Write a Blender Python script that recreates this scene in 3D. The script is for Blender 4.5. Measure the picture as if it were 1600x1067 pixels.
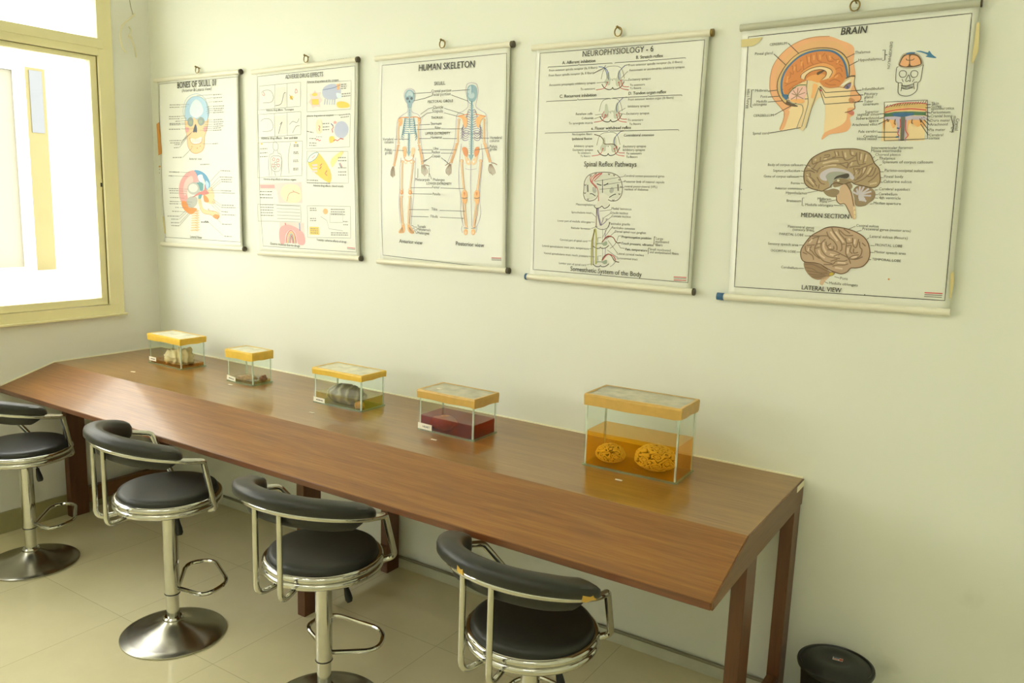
import bpy, bmesh, math, random
from mathutils import Vector, Matrix, noise
PI = math.pi
for o in list(bpy.data.objects): bpy.data.objects.remove(o)
SC = bpy.context.scene
COL = SC.collection

# ------------------------------------------------------------------ camera
def make_camera():
    yaw, pitch, roll, f = 0.5735, -0.17019, 0.03416, 1274.33861
    cy, sy = math.cos(yaw), math.sin(yaw)
    fw = Vector((-sy*math.cos(pitch), cy*math.cos(pitch), math.sin(pitch)))
    r = Vector((cy, sy, 0)); u = r.cross(fw)
    r2 = r*math.cos(roll)+u*math.sin(roll); u2 = u*math.cos(roll)-r*math.sin(roll)
    cam = bpy.data.cameras.new('camera'); co = bpy.data.objects.new('camera', cam); COL.objects.link(co)
    cam.sensor_width = 36.0; cam.sensor_fit = 'HORIZONTAL'; cam.lens = 36.0*f/1600.0
    cam.clip_start = 0.02
    m = Matrix((r2, u2, -fw)).transposed().to_4x4(); m.translation = Vector((3.81033, -2.52372, 1.56135))
    co.matrix_world = m
    SC.camera = co
make_camera()

# ------------------------------------------------------------------ light and exposure
w = bpy.data.worlds.new('world'); SC.world = w; w.use_nodes = True
bg = w.node_tree.nodes['Background']
bg.inputs[0].default_value = (1.0, 0.988, 1.0, 1); bg.inputs[1].default_value = 4.25
SC.view_settings.view_transform = 'Standard'; SC.view_settings.look = 'None'
SC.view_settings.exposure = 0.78; SC.view_settings.gamma = 1.0
SC.view_settings.use_curve_mapping = False
TUBE = 38.0          # ceiling tube lamp emission strength
try:
    SC.cycles.transparent_max_bounces = 32; SC.cycles.max_bounces = 12; SC.cycles.diffuse_bounces = 6
except Exception: pass

# ------------------------------------------------------------------ materials
def lin(h):
    h = h.lstrip('#'); v = [int(h[i:i+2], 16)/255 for i in (0, 2, 4)]
    return tuple((c/12.92 if c <= .04045 else ((c+.055)/1.055)**2.4) for c in v)+(1,)
def surf_fresnel(t, ior):                            # reflection on the outer side of each surface only
    fr = t.add('ShaderNodeFresnel'); fr.inputs['IOR'].default_value = ior; ge = t.add('ShaderNodeNewGeometry')
    iv = t.add('ShaderNodeMath', operation='SUBTRACT'); iv.inputs[0].default_value = 1; t.link(ge.outputs['Backfacing'], iv.inputs[1])
    mu = t.add('ShaderNodeMath', operation='MULTIPLY'); t.link(fr.outputs[0], mu.inputs[0]); t.link(iv.outputs[0], mu.inputs[1]); return mu.outputs[0]
class NT:
    def __init__(s, name):
        s.m = bpy.data.materials.new(name); s.m.use_nodes = True; s.t = s.m.node_tree; s.n = s.t.nodes
        s.b = s.n['Principled BSDF']; s.out = s.n['Material Output']
    def add(s, typ, **kw):
        n = s.n.new(typ)
        for k, v in kw.items(): setattr(n, k, v)
        return n
    def link(s, a, b): s.t.links.new(a, b)
    def coord(s, scale=(1,1,1), loc=(0,0,0), rot=(0,0,0)):
        tc = s.add('ShaderNodeTexCoord'); mp = s.add('ShaderNodeMapping')
        mp.inputs['Scale'].default_value = scale; mp.inputs['Location'].default_value = loc; mp.inputs['Rotation'].default_value = rot
        s.link(tc.outputs['Object'], mp.inputs['Vector']); return mp.outputs['Vector']
    def noise(s, vec, sc, det=4, rough=.5, dist=0):
        n = s.add('ShaderNodeTexNoise'); n.inputs['Scale'].default_value = sc; n.inputs['Detail'].default_value = det
        n.inputs['Roughness'].default_value = rough; n.inputs['Distortion'].default_value = dist
        s.link(vec, n.inputs['Vector']); return n.outputs['Fac']
    def ramp(s, fac, stops):
        r = s.add('ShaderNodeValToRGB'); e = r.color_ramp.elements
        while len(e) < len(stops): e.new(.5)
        for i, (p, c) in enumerate(stops): e[i].position = p; e[i].color = c
        s.link(fac, r.inputs['Fac']); return r.outputs['Color']
    def bump(s, fac, strength=.2, dist=.002):
        b = s.add('ShaderNodeBump'); b.inputs['Strength'].default_value = strength; b.inputs['Distance'].default_value = dist
        s.link(fac, b.inputs['Height']); s.link(b.outputs['Normal'], s.b.inputs['Normal'])
def M(name, col, rough=.5, metal=0.0, var=0.0, vs=20.0, bump=0.0, coat=0.0, emit=0.0):
    t = NT(name); c = lin(col) if isinstance(col, str) else col
    t.b.inputs['Roughness'].default_value = rough; t.b.inputs['Metallic'].default_value = metal
    t.b.inputs['Coat Weight'].default_value = coat
    if var or bump:
        f = t.noise(t.coord(), vs)
        if var:
            lo = tuple(x*(1-var) for x in c[:3])+(1,); hi = tuple(min(1, x*(1+var)) for x in c[:3])+(1,)
            t.link(t.ramp(f, [(.3, lo), (.7, hi)]), t.b.inputs['Base Color'])
        else: t.b.inputs['Base Color'].default_value = c
        if bump: t.bump(f, bump)
    else: t.b.inputs['Base Color'].default_value = c
    if emit:
        t.b.inputs['Emission Color'].default_value = c; t.b.inputs['Emission Strength'].default_value = emit
    return t.m
def m_wood(name, dark, mid, light, axis='X', rough=.28, coat=.45):
    t = NT(name); s = {'X': (.9, 14, 14), 'Z': (14, 14, .9), 'Y': (14, .9, 14)}[axis]
    v = t.coord(s); a = t.noise(v, 2.2, 6, .6, .6)
    s2 = tuple(k*4 if k > 1 else k*2.5 for k in s); b = t.noise(t.coord(s2), 3.0, 3, .6)
    mx = t.add('ShaderNodeMath', operation='MULTIPLY_ADD'); t.link(b, mx.inputs[0]); mx.inputs[1].default_value = .45; 
    ms = t.add('ShaderNodeMath', operation='MULTIPLY'); t.link(a, ms.inputs[0]); ms.inputs[1].default_value = .6
    t.link(ms.outputs[0], mx.inputs[2])
    t.link(t.ramp(mx.outputs[0], [(.3, lin(dark)), (.52, lin(mid)), (.75, lin(light))]), t.b.inputs['Base Color'])
    t.b.inputs['Roughness'].default_value = rough; t.b.inputs['Coat Weight'].default_value = coat; t.b.inputs['Coat Roughness'].default_value = .12
    t.bump(mx.outputs[0], .05, .001); return t.m
def m_glass(name, tint=(.96, .985, .965), ior=1.45, rough=0.0, frost=0.0, frostcol=(.8, .8, .72)):
    t = NT(name); t.n.remove(t.b)
    tr = t.add('ShaderNodeBsdfTransparent'); tr.inputs[0].default_value = tint+(1,)
    gl = t.add('ShaderNodeBsdfGlossy'); gl.inputs['Roughness'].default_value = rough; gl.inputs['Color'].default_value = (1, 1, 1, 1)
    mx = t.add('ShaderNodeMixShader'); t.link(surf_fresnel(t, ior), mx.inputs[0]); t.link(tr.outputs[0], mx.inputs[1]); t.link(gl.outputs[0], mx.inputs[2])
    res = mx.outputs[0]
    if frost:
        di = t.add('ShaderNodeBsdfDiffuse'); di.inputs[0].default_value = frostcol+(1,)
        f = t.noise(t.coord(), 25, 4); mr = t.add('ShaderNodeMapRange'); t.link(f, mr.inputs[0])
        mr.inputs[1].default_value = .35; mr.inputs[2].default_value = .65; mr.inputs[3].default_value = max(0, frost-.1); mr.inputs[4].default_value = min(1, frost+.1)
        m2 = t.add('ShaderNodeMixShader'); t.link(mr.outputs[0], m2.inputs[0]); t.link(res, m2.inputs[1]); t.link(di.outputs[0], m2.inputs[2]); res = m2.outputs[0]
    t.link(res, t.out.inputs['Surface']); return t.m
def m_liquid(name, tint, cloud, amount, top=False):    # clear tinted fluid with some cloudiness
    t = NT(name); t.n.remove(t.b)
    tr = t.add('ShaderNodeBsdfTransparent'); tr.inputs[0].default_value = tint+(1,)
    gl = t.add('ShaderNodeBsdfGlossy'); gl.inputs['Roughness'].default_value = .02
    mx = t.add('ShaderNodeMixShader'); t.link(surf_fresnel(t, 1.33 if top else 1.01), mx.inputs[0]); t.link(tr.outputs[0], mx.inputs[1]); t.link(gl.outputs[0], mx.inputs[2]); res = mx.outputs[0]
    di = t.add('ShaderNodeBsdfDiffuse'); di.inputs[0].default_value = cloud+(1,); tl_ = t.add('ShaderNodeBsdfTranslucent'); tl_.inputs[0].default_value = cloud+(1,)
    m3 = t.add('ShaderNodeMixShader'); m3.inputs[0].default_value = .5; t.link(di.outputs[0], m3.inputs[1]); t.link(tl_.outputs[0], m3.inputs[2])
    m2 = t.add('ShaderNodeMixShader'); m2.inputs[0].default_value = amount; t.link(res, m2.inputs[1]); t.link(m3.outputs[0], m2.inputs[2])
    t.link(m2.outputs[0], t.out.inputs['Surface']); return t.m

def m_wall(name, col, spots=()):
    t = NT(name); c = lin(col); f = t.noise(t.coord(), 1.3, 5)
    base = t.ramp(f, [(.3, tuple(x*.985 for x in c[:3])+(1,)), (.7, c)])
    tc = t.add('ShaderNodeTexCoord')
    for (p, r, dark) in spots:                       # scuffs on the paint
        d = t.add('ShaderNodeVectorMath', operation='DISTANCE'); t.link(tc.outputs['Object'], d.inputs[0]); d.inputs[1].default_value = p
        n2 = t.noise(t.coord(), 3/r*.4, 4); ma = t.add('ShaderNodeMath', operation='MULTIPLY_ADD'); t.link(n2, ma.inputs[0]); ma.inputs[1].default_value = r*1.6; t.link(d.outputs['Value'], ma.inputs[2])
        mr = t.add('ShaderNodeMapRange'); t.link(ma.outputs[0], mr.inputs[0]); mr.inputs[1].default_value = r*.7; mr.inputs[2].default_value = r*1.7; mr.inputs[3].default_value = dark; mr.inputs[4].default_value = 0
        mx = t.add('ShaderNodeMix', data_type='RGBA'); t.link(mr.outputs[0], mx.inputs[0]); t.link(base, mx.inputs[6]); mx.inputs[7].default_value = lin('#6b6a50'); base = mx.outputs[2]
    t.link(base, t.b.inputs['Base Color']); t.b.inputs['Roughness'].default_value = .55
    t.bump(t.noise(t.coord(), 180, 2), .03, .0005); return t.m
def m_floor(name):
    t = NT(name); v = t.coord(loc=(-1.11+.53*10, .943+.53*10, 0))
    br = t.add('ShaderNodeTexBrick'); br.offset = 0; br.squash = 1; t.link(v, br.inputs['Vector'])
    br.inputs['Scale'].default_value = 1; br.inputs['Mortar Size'].default_value = .001; br.inputs['Mortar Smooth'].default_value = .1
    br.inputs['Brick Width'].default_value = .53; br.inputs['Row Height'].default_value = .53; br.inputs['Bias'].default_value = 0
    br.inputs['Color1'].default_value = lin('#e1d9b4'); br.inputs['Color2'].default_value = lin('#ddd5af'); br.inputs['Mortar'].default_value = lin('#b9b088')
    n = t.noise(t.coord(), 5, 6, .65); mx = t.add('ShaderNodeMix', data_type='RGBA', blend_type='MULTIPLY'); mx.inputs[0].default_value = .35
    t.link(br.outputs['Color'], mx.inputs[6]); t.link(t.ramp(n, [(.3, (.82, .82, .78, 1)), (.7, (1, 1, 1, 1))]), mx.inputs[7])
    t.link(mx.outputs[2], t.b.inputs['Base Color']); t.b.inputs['Roughness'].default_value = .13; t.b.inputs['Specular IOR Level'].default_value = .5
    return t.m

WALLC = '#e5e8db'
MT = dict(
 wall=m_wall('wall_paint', WALLC, [((4.16, 0, .555), .012, .8), ((4.2, 0, 1.02), .03, .22), ((3.98, 0, .62), .05, .16), ((3.55, 0, .22), .05, .25), ((3.75, 0, .5), .04, .1)]),
 wall2=m_wall('wall_paint_left', '#eaebe2'), ceil=M('ceiling_paint', '#eeeee6', .7), floor=m_floor('floor_tile'),
 skirt=M('skirting_tile', '#a39c70', .3, var=.04), kerb=M('kerb_paint', '#c3c4ae', .55, var=.05), pipe=M('conduit_plastic', '#84806a', .4),
 frame=M('window_frame_cream_enamel', '#ece5b6', .35, var=.03, vs=4), seal=M('frame_gasket', '#6d6638', .6), dark=M('dark_metal', '#2a2820', .4, .6),
 pane=m_glass('window_pane_glass', (.97, .985, .97)),
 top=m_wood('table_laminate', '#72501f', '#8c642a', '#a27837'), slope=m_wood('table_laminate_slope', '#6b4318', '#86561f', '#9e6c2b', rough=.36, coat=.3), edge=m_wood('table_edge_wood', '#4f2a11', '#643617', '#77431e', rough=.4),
 leg=m_wood('table_leg_wood', '#4d2c14', '#5d3719', '#6b4220', 'Z', rough=.45, coat=.1), legy=m_wood('table_rail_wood', '#55361a', '#6a4724', '#785229', 'Y', rough=.45, coat=.1),
 bead=M('sealant', '#e9e4c6', .5),
 chrome=M('chrome_tube', '#c9c8c0', .1, 1.0, var=.05, vs=30), steel=M('brushed_chrome_base', '#b5b3a8', .26, 1.0, var=.16, vs=9), rubber=M('black_rubber', '#16160f', .5),
 vinyl=M('black_vinyl', '#1d1e19', .42, bump=.12, vs=90), foam=M('foam_tear', '#c9a24a', .9),
 glass=m_glass('tank_glass', (.965, .988, .97), 1.32), gbase=m_glass('tank_glass_base', (.82, .92, .82), 1.5, frost=.22, frostcol=(.5, .66, .45)), seam=m_glass('tank_seam', (.86, .93, .87), 1.5, frost=.6, frostcol=(.8, .86, .74)),
 lid=m_glass('tank_lid_glass', (.9, .9, .8), 1.5, .1, frost=.72, frostcol=(.84, .82, .64)), lid2=m_glass('tank_lid_dusty_glass', (.88, .86, .74), 1.5, .1, frost=.62, frostcol=(.72, .7, .56)),
 tapey=M('yellow_tape', '#e6bf48', .38, var=.06, vs=40), tapet=M('tan_tape', '#cda654', .38, var=.07, vs=40),
 paper=M('label_paper', '#f1ecd8', .6), ink=M('label_ink', '#3a382e', .6),
 binp=M('bin_black_plastic', '#1a1c17', .38, bump=.03, vs=150), red=M('label_red', '#b2443a', .5), blue=M('label_blue', '#3c5a78', .5), white=M('label_white', '#dcd8cc', .5),
 brass=M('brass', '#8e7a48', .35, 1.0), rail=M('rail_white_plastic', '#e6e3cf', .28), railg=M('rail_grey_plastic', '#b9bba8', .3), cap=M('cap_dark', '#4a412c', .4), capb=M('cap_blue', '#2f5d82', .4),
 sheet=None, tapeold=M('old_tape', '#d3c489', .35), tapeo=M('orange_tape', '#c98a35', .4), wire=M('white_wire', '#e8e3c4', .4), tub=None)
def m_sheet():
    t = NT('chart_laminate'); c = lin('#e2e4d8'); t.b.inputs['Base Color'].default_value = c
    t.b.inputs['Roughness'].default_value = .36; t.b.inputs['Coat Weight'].default_value = .15; t.b.inputs['Coat Roughness'].default_value = .25
    return t.m
MT['sheet'] = m_sheet()

# ------------------------------------------------------------------ mesh helpers
class MB:
    def __init__(s): s.v = []; s.f = []; s.mi = []; s.mats = []
    def slot(s, m):
        if m not in s.mats: s.mats.append(m)
        return s.mats.index(m)
    def add(s, vs, fs, m):
        k = len(s.v); i = s.slot(m); s.v += [tuple(p) for p in vs]
        for f in fs: s.f.append(tuple(a+k for a in f)); s.mi.append(i)
    def box(s, a, b, m, T=None):
        (x0, y0, z0), (x1, y1, z1) = a, b
        v = [Vector(p) for p in ((x0,y0,z0),(x1,y0,z0),(x1,y1,z0),(x0,y1,z0),(x0,y0,z1),(x1,y0,z1),(x1,y1,z1),(x0,y1,z1))]
        if T: v = [T @ p for p in v]
        s.add(v, [(3,2,1,0),(4,5,6,7),(0,1,5,4),(1,2,6,5),(2,3,7,6),(3,0,4,7)], m)
    def prism(s, prof, x0, x1, m):                   # profile in (y,z), extruded along x
        n = len(prof); v = [(x0, y, z) for y, z in prof]+[(x1, y, z) for y, z in prof]
        f = [tuple(range(n)), tuple(range(2*n-1, n-1, -1))]+[(i, i+n, (i+1) % n+n, (i+1) % n) for i in range(n)]
        s.add(v, f, m)
    def lathe(s, prof, m, n=48, c=(0,0,0)):          # profile (r,z) bottom to top
        v = []; f = []
        for r, z in prof:
            for i in range(n): a = 2*PI*i/n; v.append((c[0]+r*math.cos(a), c[1]+r*math.sin(a), c[2]+z))
        for k in range(len(prof)-1):
            for i in range(n): j = (i+1) % n; f.append((k*n+i, k*n+j, (k+1)*n+j, (k+1)*n+i))
        if prof[0][0] > 1e-5: f.append(tuple(range(n-1, -1, -1)))
        if prof[-1][0] > 1e-5: f.append(tuple((len(prof)-1)*n+i for i in range(n)))
        s.add(v, f, m)
    def sweep(s, pts, sec, m, closed=False, scale=None, up=Vector((0,0,1)), cap=True):
        # sec: list of (a,b); a along side vector (right of travel), b along up-ish vector
        pts = [Vector(p) for p in pts]; n = len(pts); k = len(sec); v = []; f = []
        for i, p in enumerate(pts):
            a = pts[(i-1) % n] if (closed or i > 0) else p; b = pts[(i+1) % n] if (closed or i < n-1) else p
            t = (b-a).normalized()
            if i == 0: side = t.cross(up); side = side if side.length > 1e-3 else t.cross(Vector((1, 0, 0)))
            elif up is None or True: side = (side - t*side.dot(t))
            side.normalize(); w = side.cross(t).normalized(); sc = scale[i] if scale else 1
            for q in sec: v.append(p+side*q[0]*sc+w*q[1]*sc)
        for i in range(n if closed else n-1):
            j = (i+1) % n
            for q in range(k): r = (q+1) % k; f.append((i*k+q, i*k+r, j*k+r, j*k+q))
        if cap and not closed: f.append(tuple(range(k-1, -1, -1))); f.append(tuple((n-1)*k+q for q in range(k)))
        s.add(v, f, m)
    def tube(s, pts, r, m, seg=12, closed=False):
        s.sweep(pts, [(r*math.cos(2*PI*i/seg), r*math.sin(2*PI*i/seg)) for i in range(seg)], m, closed)
    def torus(s, R, r, z, m, n=64, seg=12):
        s.tube([(R*math.cos(2*PI*i/n), R*math.sin(2*PI*i/n), z) for i in range(n)], r, m, seg, True)
    def ball(s, c, r, m, n=12, k=8):
        rx, ry, rz = r if isinstance(r, tuple) else (r, r, r); v = []; f = []
        for j in range(k+1):
            b = PI*j/k-PI/2
            for i in range(n): a = 2*PI*i/n; v.append((c[0]+rx*math.cos(b)*math.cos(a), c[1]+ry*math.cos(b)*math.sin(a), c[2]+rz*math.sin(b)))
        for j in range(k):
            for i in range(n): q = (i+1) % n; f.append((j*n+i, j*n+q, (j+1)*n+q, (j+1)*n+i))
        s.add(v, f, m)
    def build(s, name, parent=None, smooth=35, bevel=0.0, T=None):
        me = bpy.data.meshes.new(name); v = s.v if T is None else [tuple(T @ Vector(p)) for p in s.v]
        me.from_pydata(v, [], s.f)
        for m in s.mats: me.materials.append(m)
        me.polygons.foreach_set('material_index', s.mi)
        bm = bmesh.new(); bm.from_mesh(me); bmesh.ops.remove_doubles(bm, verts=bm.verts, dist=1e-6); bmesh.ops.recalc_face_normals(bm, faces=bm.faces); bm.to_mesh(me); bm.free()
        if smooth:
            me.shade_smooth(); me.set_sharp_from_angle(angle=math.radians(smooth))
        o = bpy.data.objects.new(name, me); COL.objects.link(o)
        if parent: o.parent = parent
        if bevel:
            b = o.modifiers.new('bevel', 'BEVEL'); b.width = bevel; b.segments = 2; b.limit_method = 'ANGLE'
        return o
def tag(o, label, cat, group=None, kind=None):
    o['label'] = label; o['category'] = cat
    if group: o['group'] = group
    if kind: o['kind'] = kind
    return o
def empty(name, loc, rz=0):
    o = bpy.data.objects.new(name, None); COL.objects.link(o); o.location = loc; o.rotation_euler = (0, 0, rz); o.empty_display_size = .05; return o
def struct(o, label=None, cat=None):
    o['kind'] = 'structure'
    if label: o['label'] = label; o['category'] = cat
    return o
def fillet(pts, r, n=6):                             # round the corners of a polyline
    pts = [Vector(p) for p in pts]; out = [pts[0]]
    for i in range(1, len(pts)-1):
        a, b, c = pts[i-1], pts[i], pts[i+1]; d1 = (a-b); d2 = (c-b); l = min(r, d1.length*.49, d2.length*.49)
        p0 = b+d1.normalized()*l; p2 = b+d2.normalized()*l
        for k in range(n+1): t = k/n; out.append(p0*(1-t)**2+b*2*t*(1-t)+p2*t*t)
    out.append(pts[-1]); return out
def catmull(pts, closed=False, n=4):
    P = [Vector(p) for p in pts]; N = len(P); out = []
    if N < 3: return P
    for i in range(N if closed else N-1):
        p0 = P[(i-1) % N] if (closed or i > 0) else P[i]; p1 = P[i]; p2 = P[(i+1) % N]; p3 = P[(i+2) % N] if (closed or i+2 < N) else p2
        for k in range(n):
            t = k/n; out.append(.5*((2*p1)+(p2-p0)*t+(2*p0-5*p1+4*p2-p3)*t*t+(3*p1-p0-3*p2+p3)*t**3))
    if not closed: out.append(P[-1])
    return out

# ------------------------------------------------------------------ room shell
RX, RY, RZ = 5.4, -4.4, 2.95
WY0, WY1, WZ0, WZ1 = -4.1, -.2, .948, 2.6          # window opening in the left wall
def shell():
    b = MB(); b.box((-.25, RY, -.1), (RX, .2, 0), MT['floor']); struct(b.build('floor', smooth=0), 'glossy beige tiled floor with thin grout lines', 'floor')
    b = MB(); b.box((-.25, RY, RZ), (RX, .2, RZ+.1), MT['ceil']); struct(b.build('ceiling', smooth=0), 'white ceiling', 'ceiling')
    b = MB(); b.box((0, 0, 0), (RX, .2, RZ), MT['wall']); struct(b.build('wall_back', smooth=0), 'cream painted wall the charts hang on', 'wall')
    b = MB(); b.box((RX, RY, 0), (RX+.2, .2, RZ), MT['wall']); struct(b.build('wall_right', smooth=0), 'cream painted wall out of view', 'wall')
    b = MB(); b.box((-.25, RY-.2, 0), (RX+.2, RY, RZ), MT['wall']); struct(b.build('wall_front', smooth=0), 'cream painted wall behind the viewer', 'wall')
    b = MB(); m = MT['wall2']
    b.box((-.25, RY, 0), (0, .2, WZ0), m); b.box((-.25, RY, WZ1), (0, .2, RZ), m); b.box((-.25, WY1, WZ0), (0, .2, WZ1), m); b.box((-.25, RY, WZ0), (0, WY0, WZ1), m)
    struct(b.build('wall_left', smooth=0), 'pale wall around the window', 'wall')
    b = MB(); b.box((0, RY, 0), (.011, -.012, .098), MT['skirt']); struct(b.build('baseboard_left', smooth=0, bevel=.001), 'olive tile skirting under the window', 'baseboard')
    b = MB(); b.box((.0, -.012, 0), (RX, 0, .04), MT['kerb']); struct(b.build('baseboard_back', smooth=0, bevel=.001), 'low pale skirting along the chart wall', 'baseboard')
    b = MB(); b.tube([(.02, -.009, .046), (RX-.02, -.009, .046)], .0065, MT['pipe'], 10); tag(b.build('cable_conduit'), 'thin grey conduit running along the skirting of the chart wall', 'conduit')
def window():
    root = struct(empty('window_1', (0, (WY0+WY1)/2, WZ0)), 'cream framed window on the left wall', 'window')
    def P(bm, name, bev=.002): o = bm.build(name, smooth=0, bevel=bev, T=Matrix.Translation((0, -(WY0+WY1)/2, -WZ0))); o.parent = root; return o
    m = MT['frame']; g = MT['seal']
    b = MB(); x0, x1 = -.09, .012
    b.box((x0, WY0-.01, WZ0-.004), (x1, WY1+.0, WZ0+.048), m); b.box((x0, WY0, WZ1-.05), (x1, WY1, WZ1), m)
    b.box((x0, WY1-.072, WZ0+.048), (x1, WY1, WZ1-.05), m); b.box((x0, WY0, WZ0+.048), (x1, WY0+.072, WZ1-.05), m)
    b.box((x0, WY0+.072, 2.163), (x1, WY1-.072, 2.24), m); b.box((x1-.001, WY0+.05, 2.196), (x1+.004, WY1-.05, 2.24), m)
    for y in (-1.4, -2.7): b.box((x0, y-.04, 2.24), (x1, y+.04, WZ1-.05), m)
    P(b, 'window_frame')
    b = MB(); b.box((.012, WY0-.02, WZ0-.006), (.03, WY1+.006, WZ0+.004), m); P(b, 'window_sill')
    b = MB(); b.box((.0, WY1-.0005, WZ0), (.006, WY1+.006, WZ1), MT['wall2']); P(b, 'sealant_bead', 0)
    for i, (a, c) in enumerate(((-1.44, -.2725), (-2.5, -1.36), (-3.3, -2.42), (-4.027, -3.22))):       # sliding sashes
        b = MB(); xs = (-.042, -.004) if i % 2 == 0 else (-.085, -.047); z0, z1 = .998, 2.161
        b.box((xs[0], a, z0), (xs[1], c, z0+.033), m); b.box((xs[0], a, z1-.022), (xs[1], c, z1), m)
        b.box((xs[0], c-.033, z0+.033), (xs[1], c, z1-.022), m); b.box((xs[0], a, z0+.033), (xs[1], a+.045, z1-.022), m)
        s = P(b, 'sash', .0015)
        b = MB(); xm = (xs[0]+xs[1])/2; b.box((xm-.0025, a+.04, z0+.028), (xm+.0025, c-.028, z1-.018), MT['pane'])
        o = b.build('pane', smooth=0, T=Matrix.Translation((0, -(WY0+WY1)/2, -WZ0))); o.parent = s
        if i == 0:
            b = MB(); b.box((xs[1], c-.016, 1.55), (xs[1]+.004, c-.004, 1.6), m); b.box((xs[1]+.003, c-.013, 1.563), (xs[1]+.006, c-.006, 1.582), MT['dark']); o = b.build('latch', smooth=0, T=Matrix.Translation((0, -(WY0+WY1)/2, -WZ0))); o.parent = s
    for a, c in ((-1.36, -.272), (-2.66, -1.44), (-4.028, -2.74)):
        b = MB(); b.box((-.06, a+.012, 2.25), (-.055, c+.012-.005, WZ1-.055), MT['pane']); P(b, 'fixed_pane', 0)
    b = MB(); b.box((-.012, -.2755, 1.0), (-.001, -.2722, 2.164), g); b.box((-.012, -1.4, 2.1605), (-.001, -.2722, 2.1635), g); P(b, 'gasket', 0)
def outside():
    white = M('outside_white_render', '#f3f0e6', .8); yel = M('outside_yellow_panel', '#6c6234', .6); pale = M('outside_pale_panel', '#787462', .6); wf = M('outside_white_frame', '#e9e7dc', .5); gl = M('outside_dark_glass', '#5d5f60', .5)
    b = MB(); b.box((-2.75, -4.0, -3.5), (-2.55, 7, 3.7), white); struct(b.build('trim_1', smooth=0), 'sunlit white outer wall seen through the window', 'building wall')
    r = tag(empty('neighbour_window', (-2.55, .4, .9)), 'pale framed window with yellow panel in the outer wall across the gap', 'window')
    def P(bm, n): o = bm.build(n, smooth=0, T=Matrix.Translation((2.55, -.4, -.9))); o.parent = r
    b = MB(); b.box((-2.545, .656, .93), (-2.51, .805, 2.40), yel); P(b, 'yellow_panel')
    b = MB(); b.box((-2.515, .69, 1.94), (-2.505, .78, 2.38), gl); P(b, 'glass_light')
    b = MB(); b.box((-2.545, -.6, .96), (-2.52, .575, 2.36), pale); P(b, 'pale_panel')
    b = MB(); b.box((-2.549, .578, .902), (-2.49, .652, 2.364), wf); b.box((-2.549, -.6, 2.3645), (-2.49, .653, 2.42), wf); P(b, 'frame')
    b = MB(); b.box((-2.549, -.7, .84), (-2.38, .83, .9), white); P(b, 'ledge')
    b = MB(); b.box((-30, -30, -3.6), (-.25, 12, -3.5), M('outside_paving', '#7c7a66', .9)); struct(b.build('trim_2', smooth=0), 'paving outside below the window', 'ground')
def tube_lamps():
    em = M('lamp_tube_glow', (1, .97, .86, 1), .4, emit=TUBE); body = M('lamp_body_white', '#e8e6df', .4)
    for (x, y, rz), lab in zip(LAMPS, ('ceiling tube lamp nearest the window', 'ceiling tube lamp behind the viewer')):
        r = tag(empty('tube_lamp', (x, y, RZ), rz), lab, 'lamp', 'ceiling tube lamps')
        b = MB(); b.box((-.62, -.03, -.045), (.62, .03, 0), body); b.build('housing', r, 0, .004)
        b = MB(); b.tube([(-.59, 0, -.065), (.59, 0, -.065)], .014, em, 12); b.build('tube', r)
        for s in (-1, 1): b = MB(); b.box((s*.6-.012, -.02, -.085), (s*.6+.012, .02, -.04), body); b.build('holder', r, 0, .003)
LAMPS = [(1.9, -2.7, 0), (4.0, -3.1, 0)]
shell(); window(); outside(); tube_lamps()

# ------------------------------------------------------------------ long table with sloped front
TX, TH = 3.267, .75
def table():
    r = tag(empty('display_table', (TX/2, -.4, 0)), 'long brown wooden table with sloped front along the chart wall', 'table')
    T = Matrix.Translation((-TX/2, .4, 0))
    def P(b, n, bev=.0015, sm=0): o = b.build(n, smooth=sm, bevel=bev, T=T); o.parent = r; return o
    b = MB(); b.prism([(-.001, TH), (-.5553, TH), (-.5553, .665), (-.001, .672)], .004, TX, MT['top'])
    o = P(b, 'tabletop')
    b = MB(); b.prism([(-.5556, TH), (-.8065, .674), (-.8065, .654), (-.5556, .662)], .004, TX, MT['slope']); P(b, 'sloped_front', .001)
    b = MB(); b.box((.006, -.8085, .654), (TX-.001, -.8066, .6725), MT['edge']); P(b, 'front_edge', .0008)
    b = MB(); b.prism([(-.002, .7485), (-.555, .7485), (-.805, .6735), (-.805, .6535), (-.555, .6625), (-.002, .669)], TX+.0002, TX+.004, MT['legy']); P(b, 'end_panel', .0006)
    for x in (.045, 1.634, TX-.0155):
        for y0, y1 in ((-.548, -.462), (-.09, -.0165)):
            b = MB(); b.box((x-.019, y0, 0), (x+.019, y1, .671), MT['leg']); P(b, 'leg', .002)
        b = MB(); b.box((x-.017, -.462, .05), (x+.017, -.086, .125), MT['legy']); P(b, 'stretcher', .002)
    b = MB(); b.box((.064, -.075, .6), (TX-.04, -.03, .671), MT['legy']); P(b, 'back_rail', .002)
    b = MB(); b.tube([(0.003, -.003, TH+.001), (TX, -.003, TH+.001)], .004, MT['bead'], 8); b.tube([(.003, -.003, TH+.001), (.003, -.555, TH+.001), (.003, -.806, .676)], .0035, MT['bead'], 8); P(b, 'sealant_bead', 0, 30)
    b = MB(); b.box((TX+.0035, -.085, .728), (TX+.0055, -.003, .746), MT['bead']); P(b, 'chipped_edge', .0005)
table()
slips = [(.448, -.441, .3), (.967, -.323, .1), (1.566, -.424, .15), (2.138, -.405, .05), (2.822, -.379, .05)]
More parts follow.
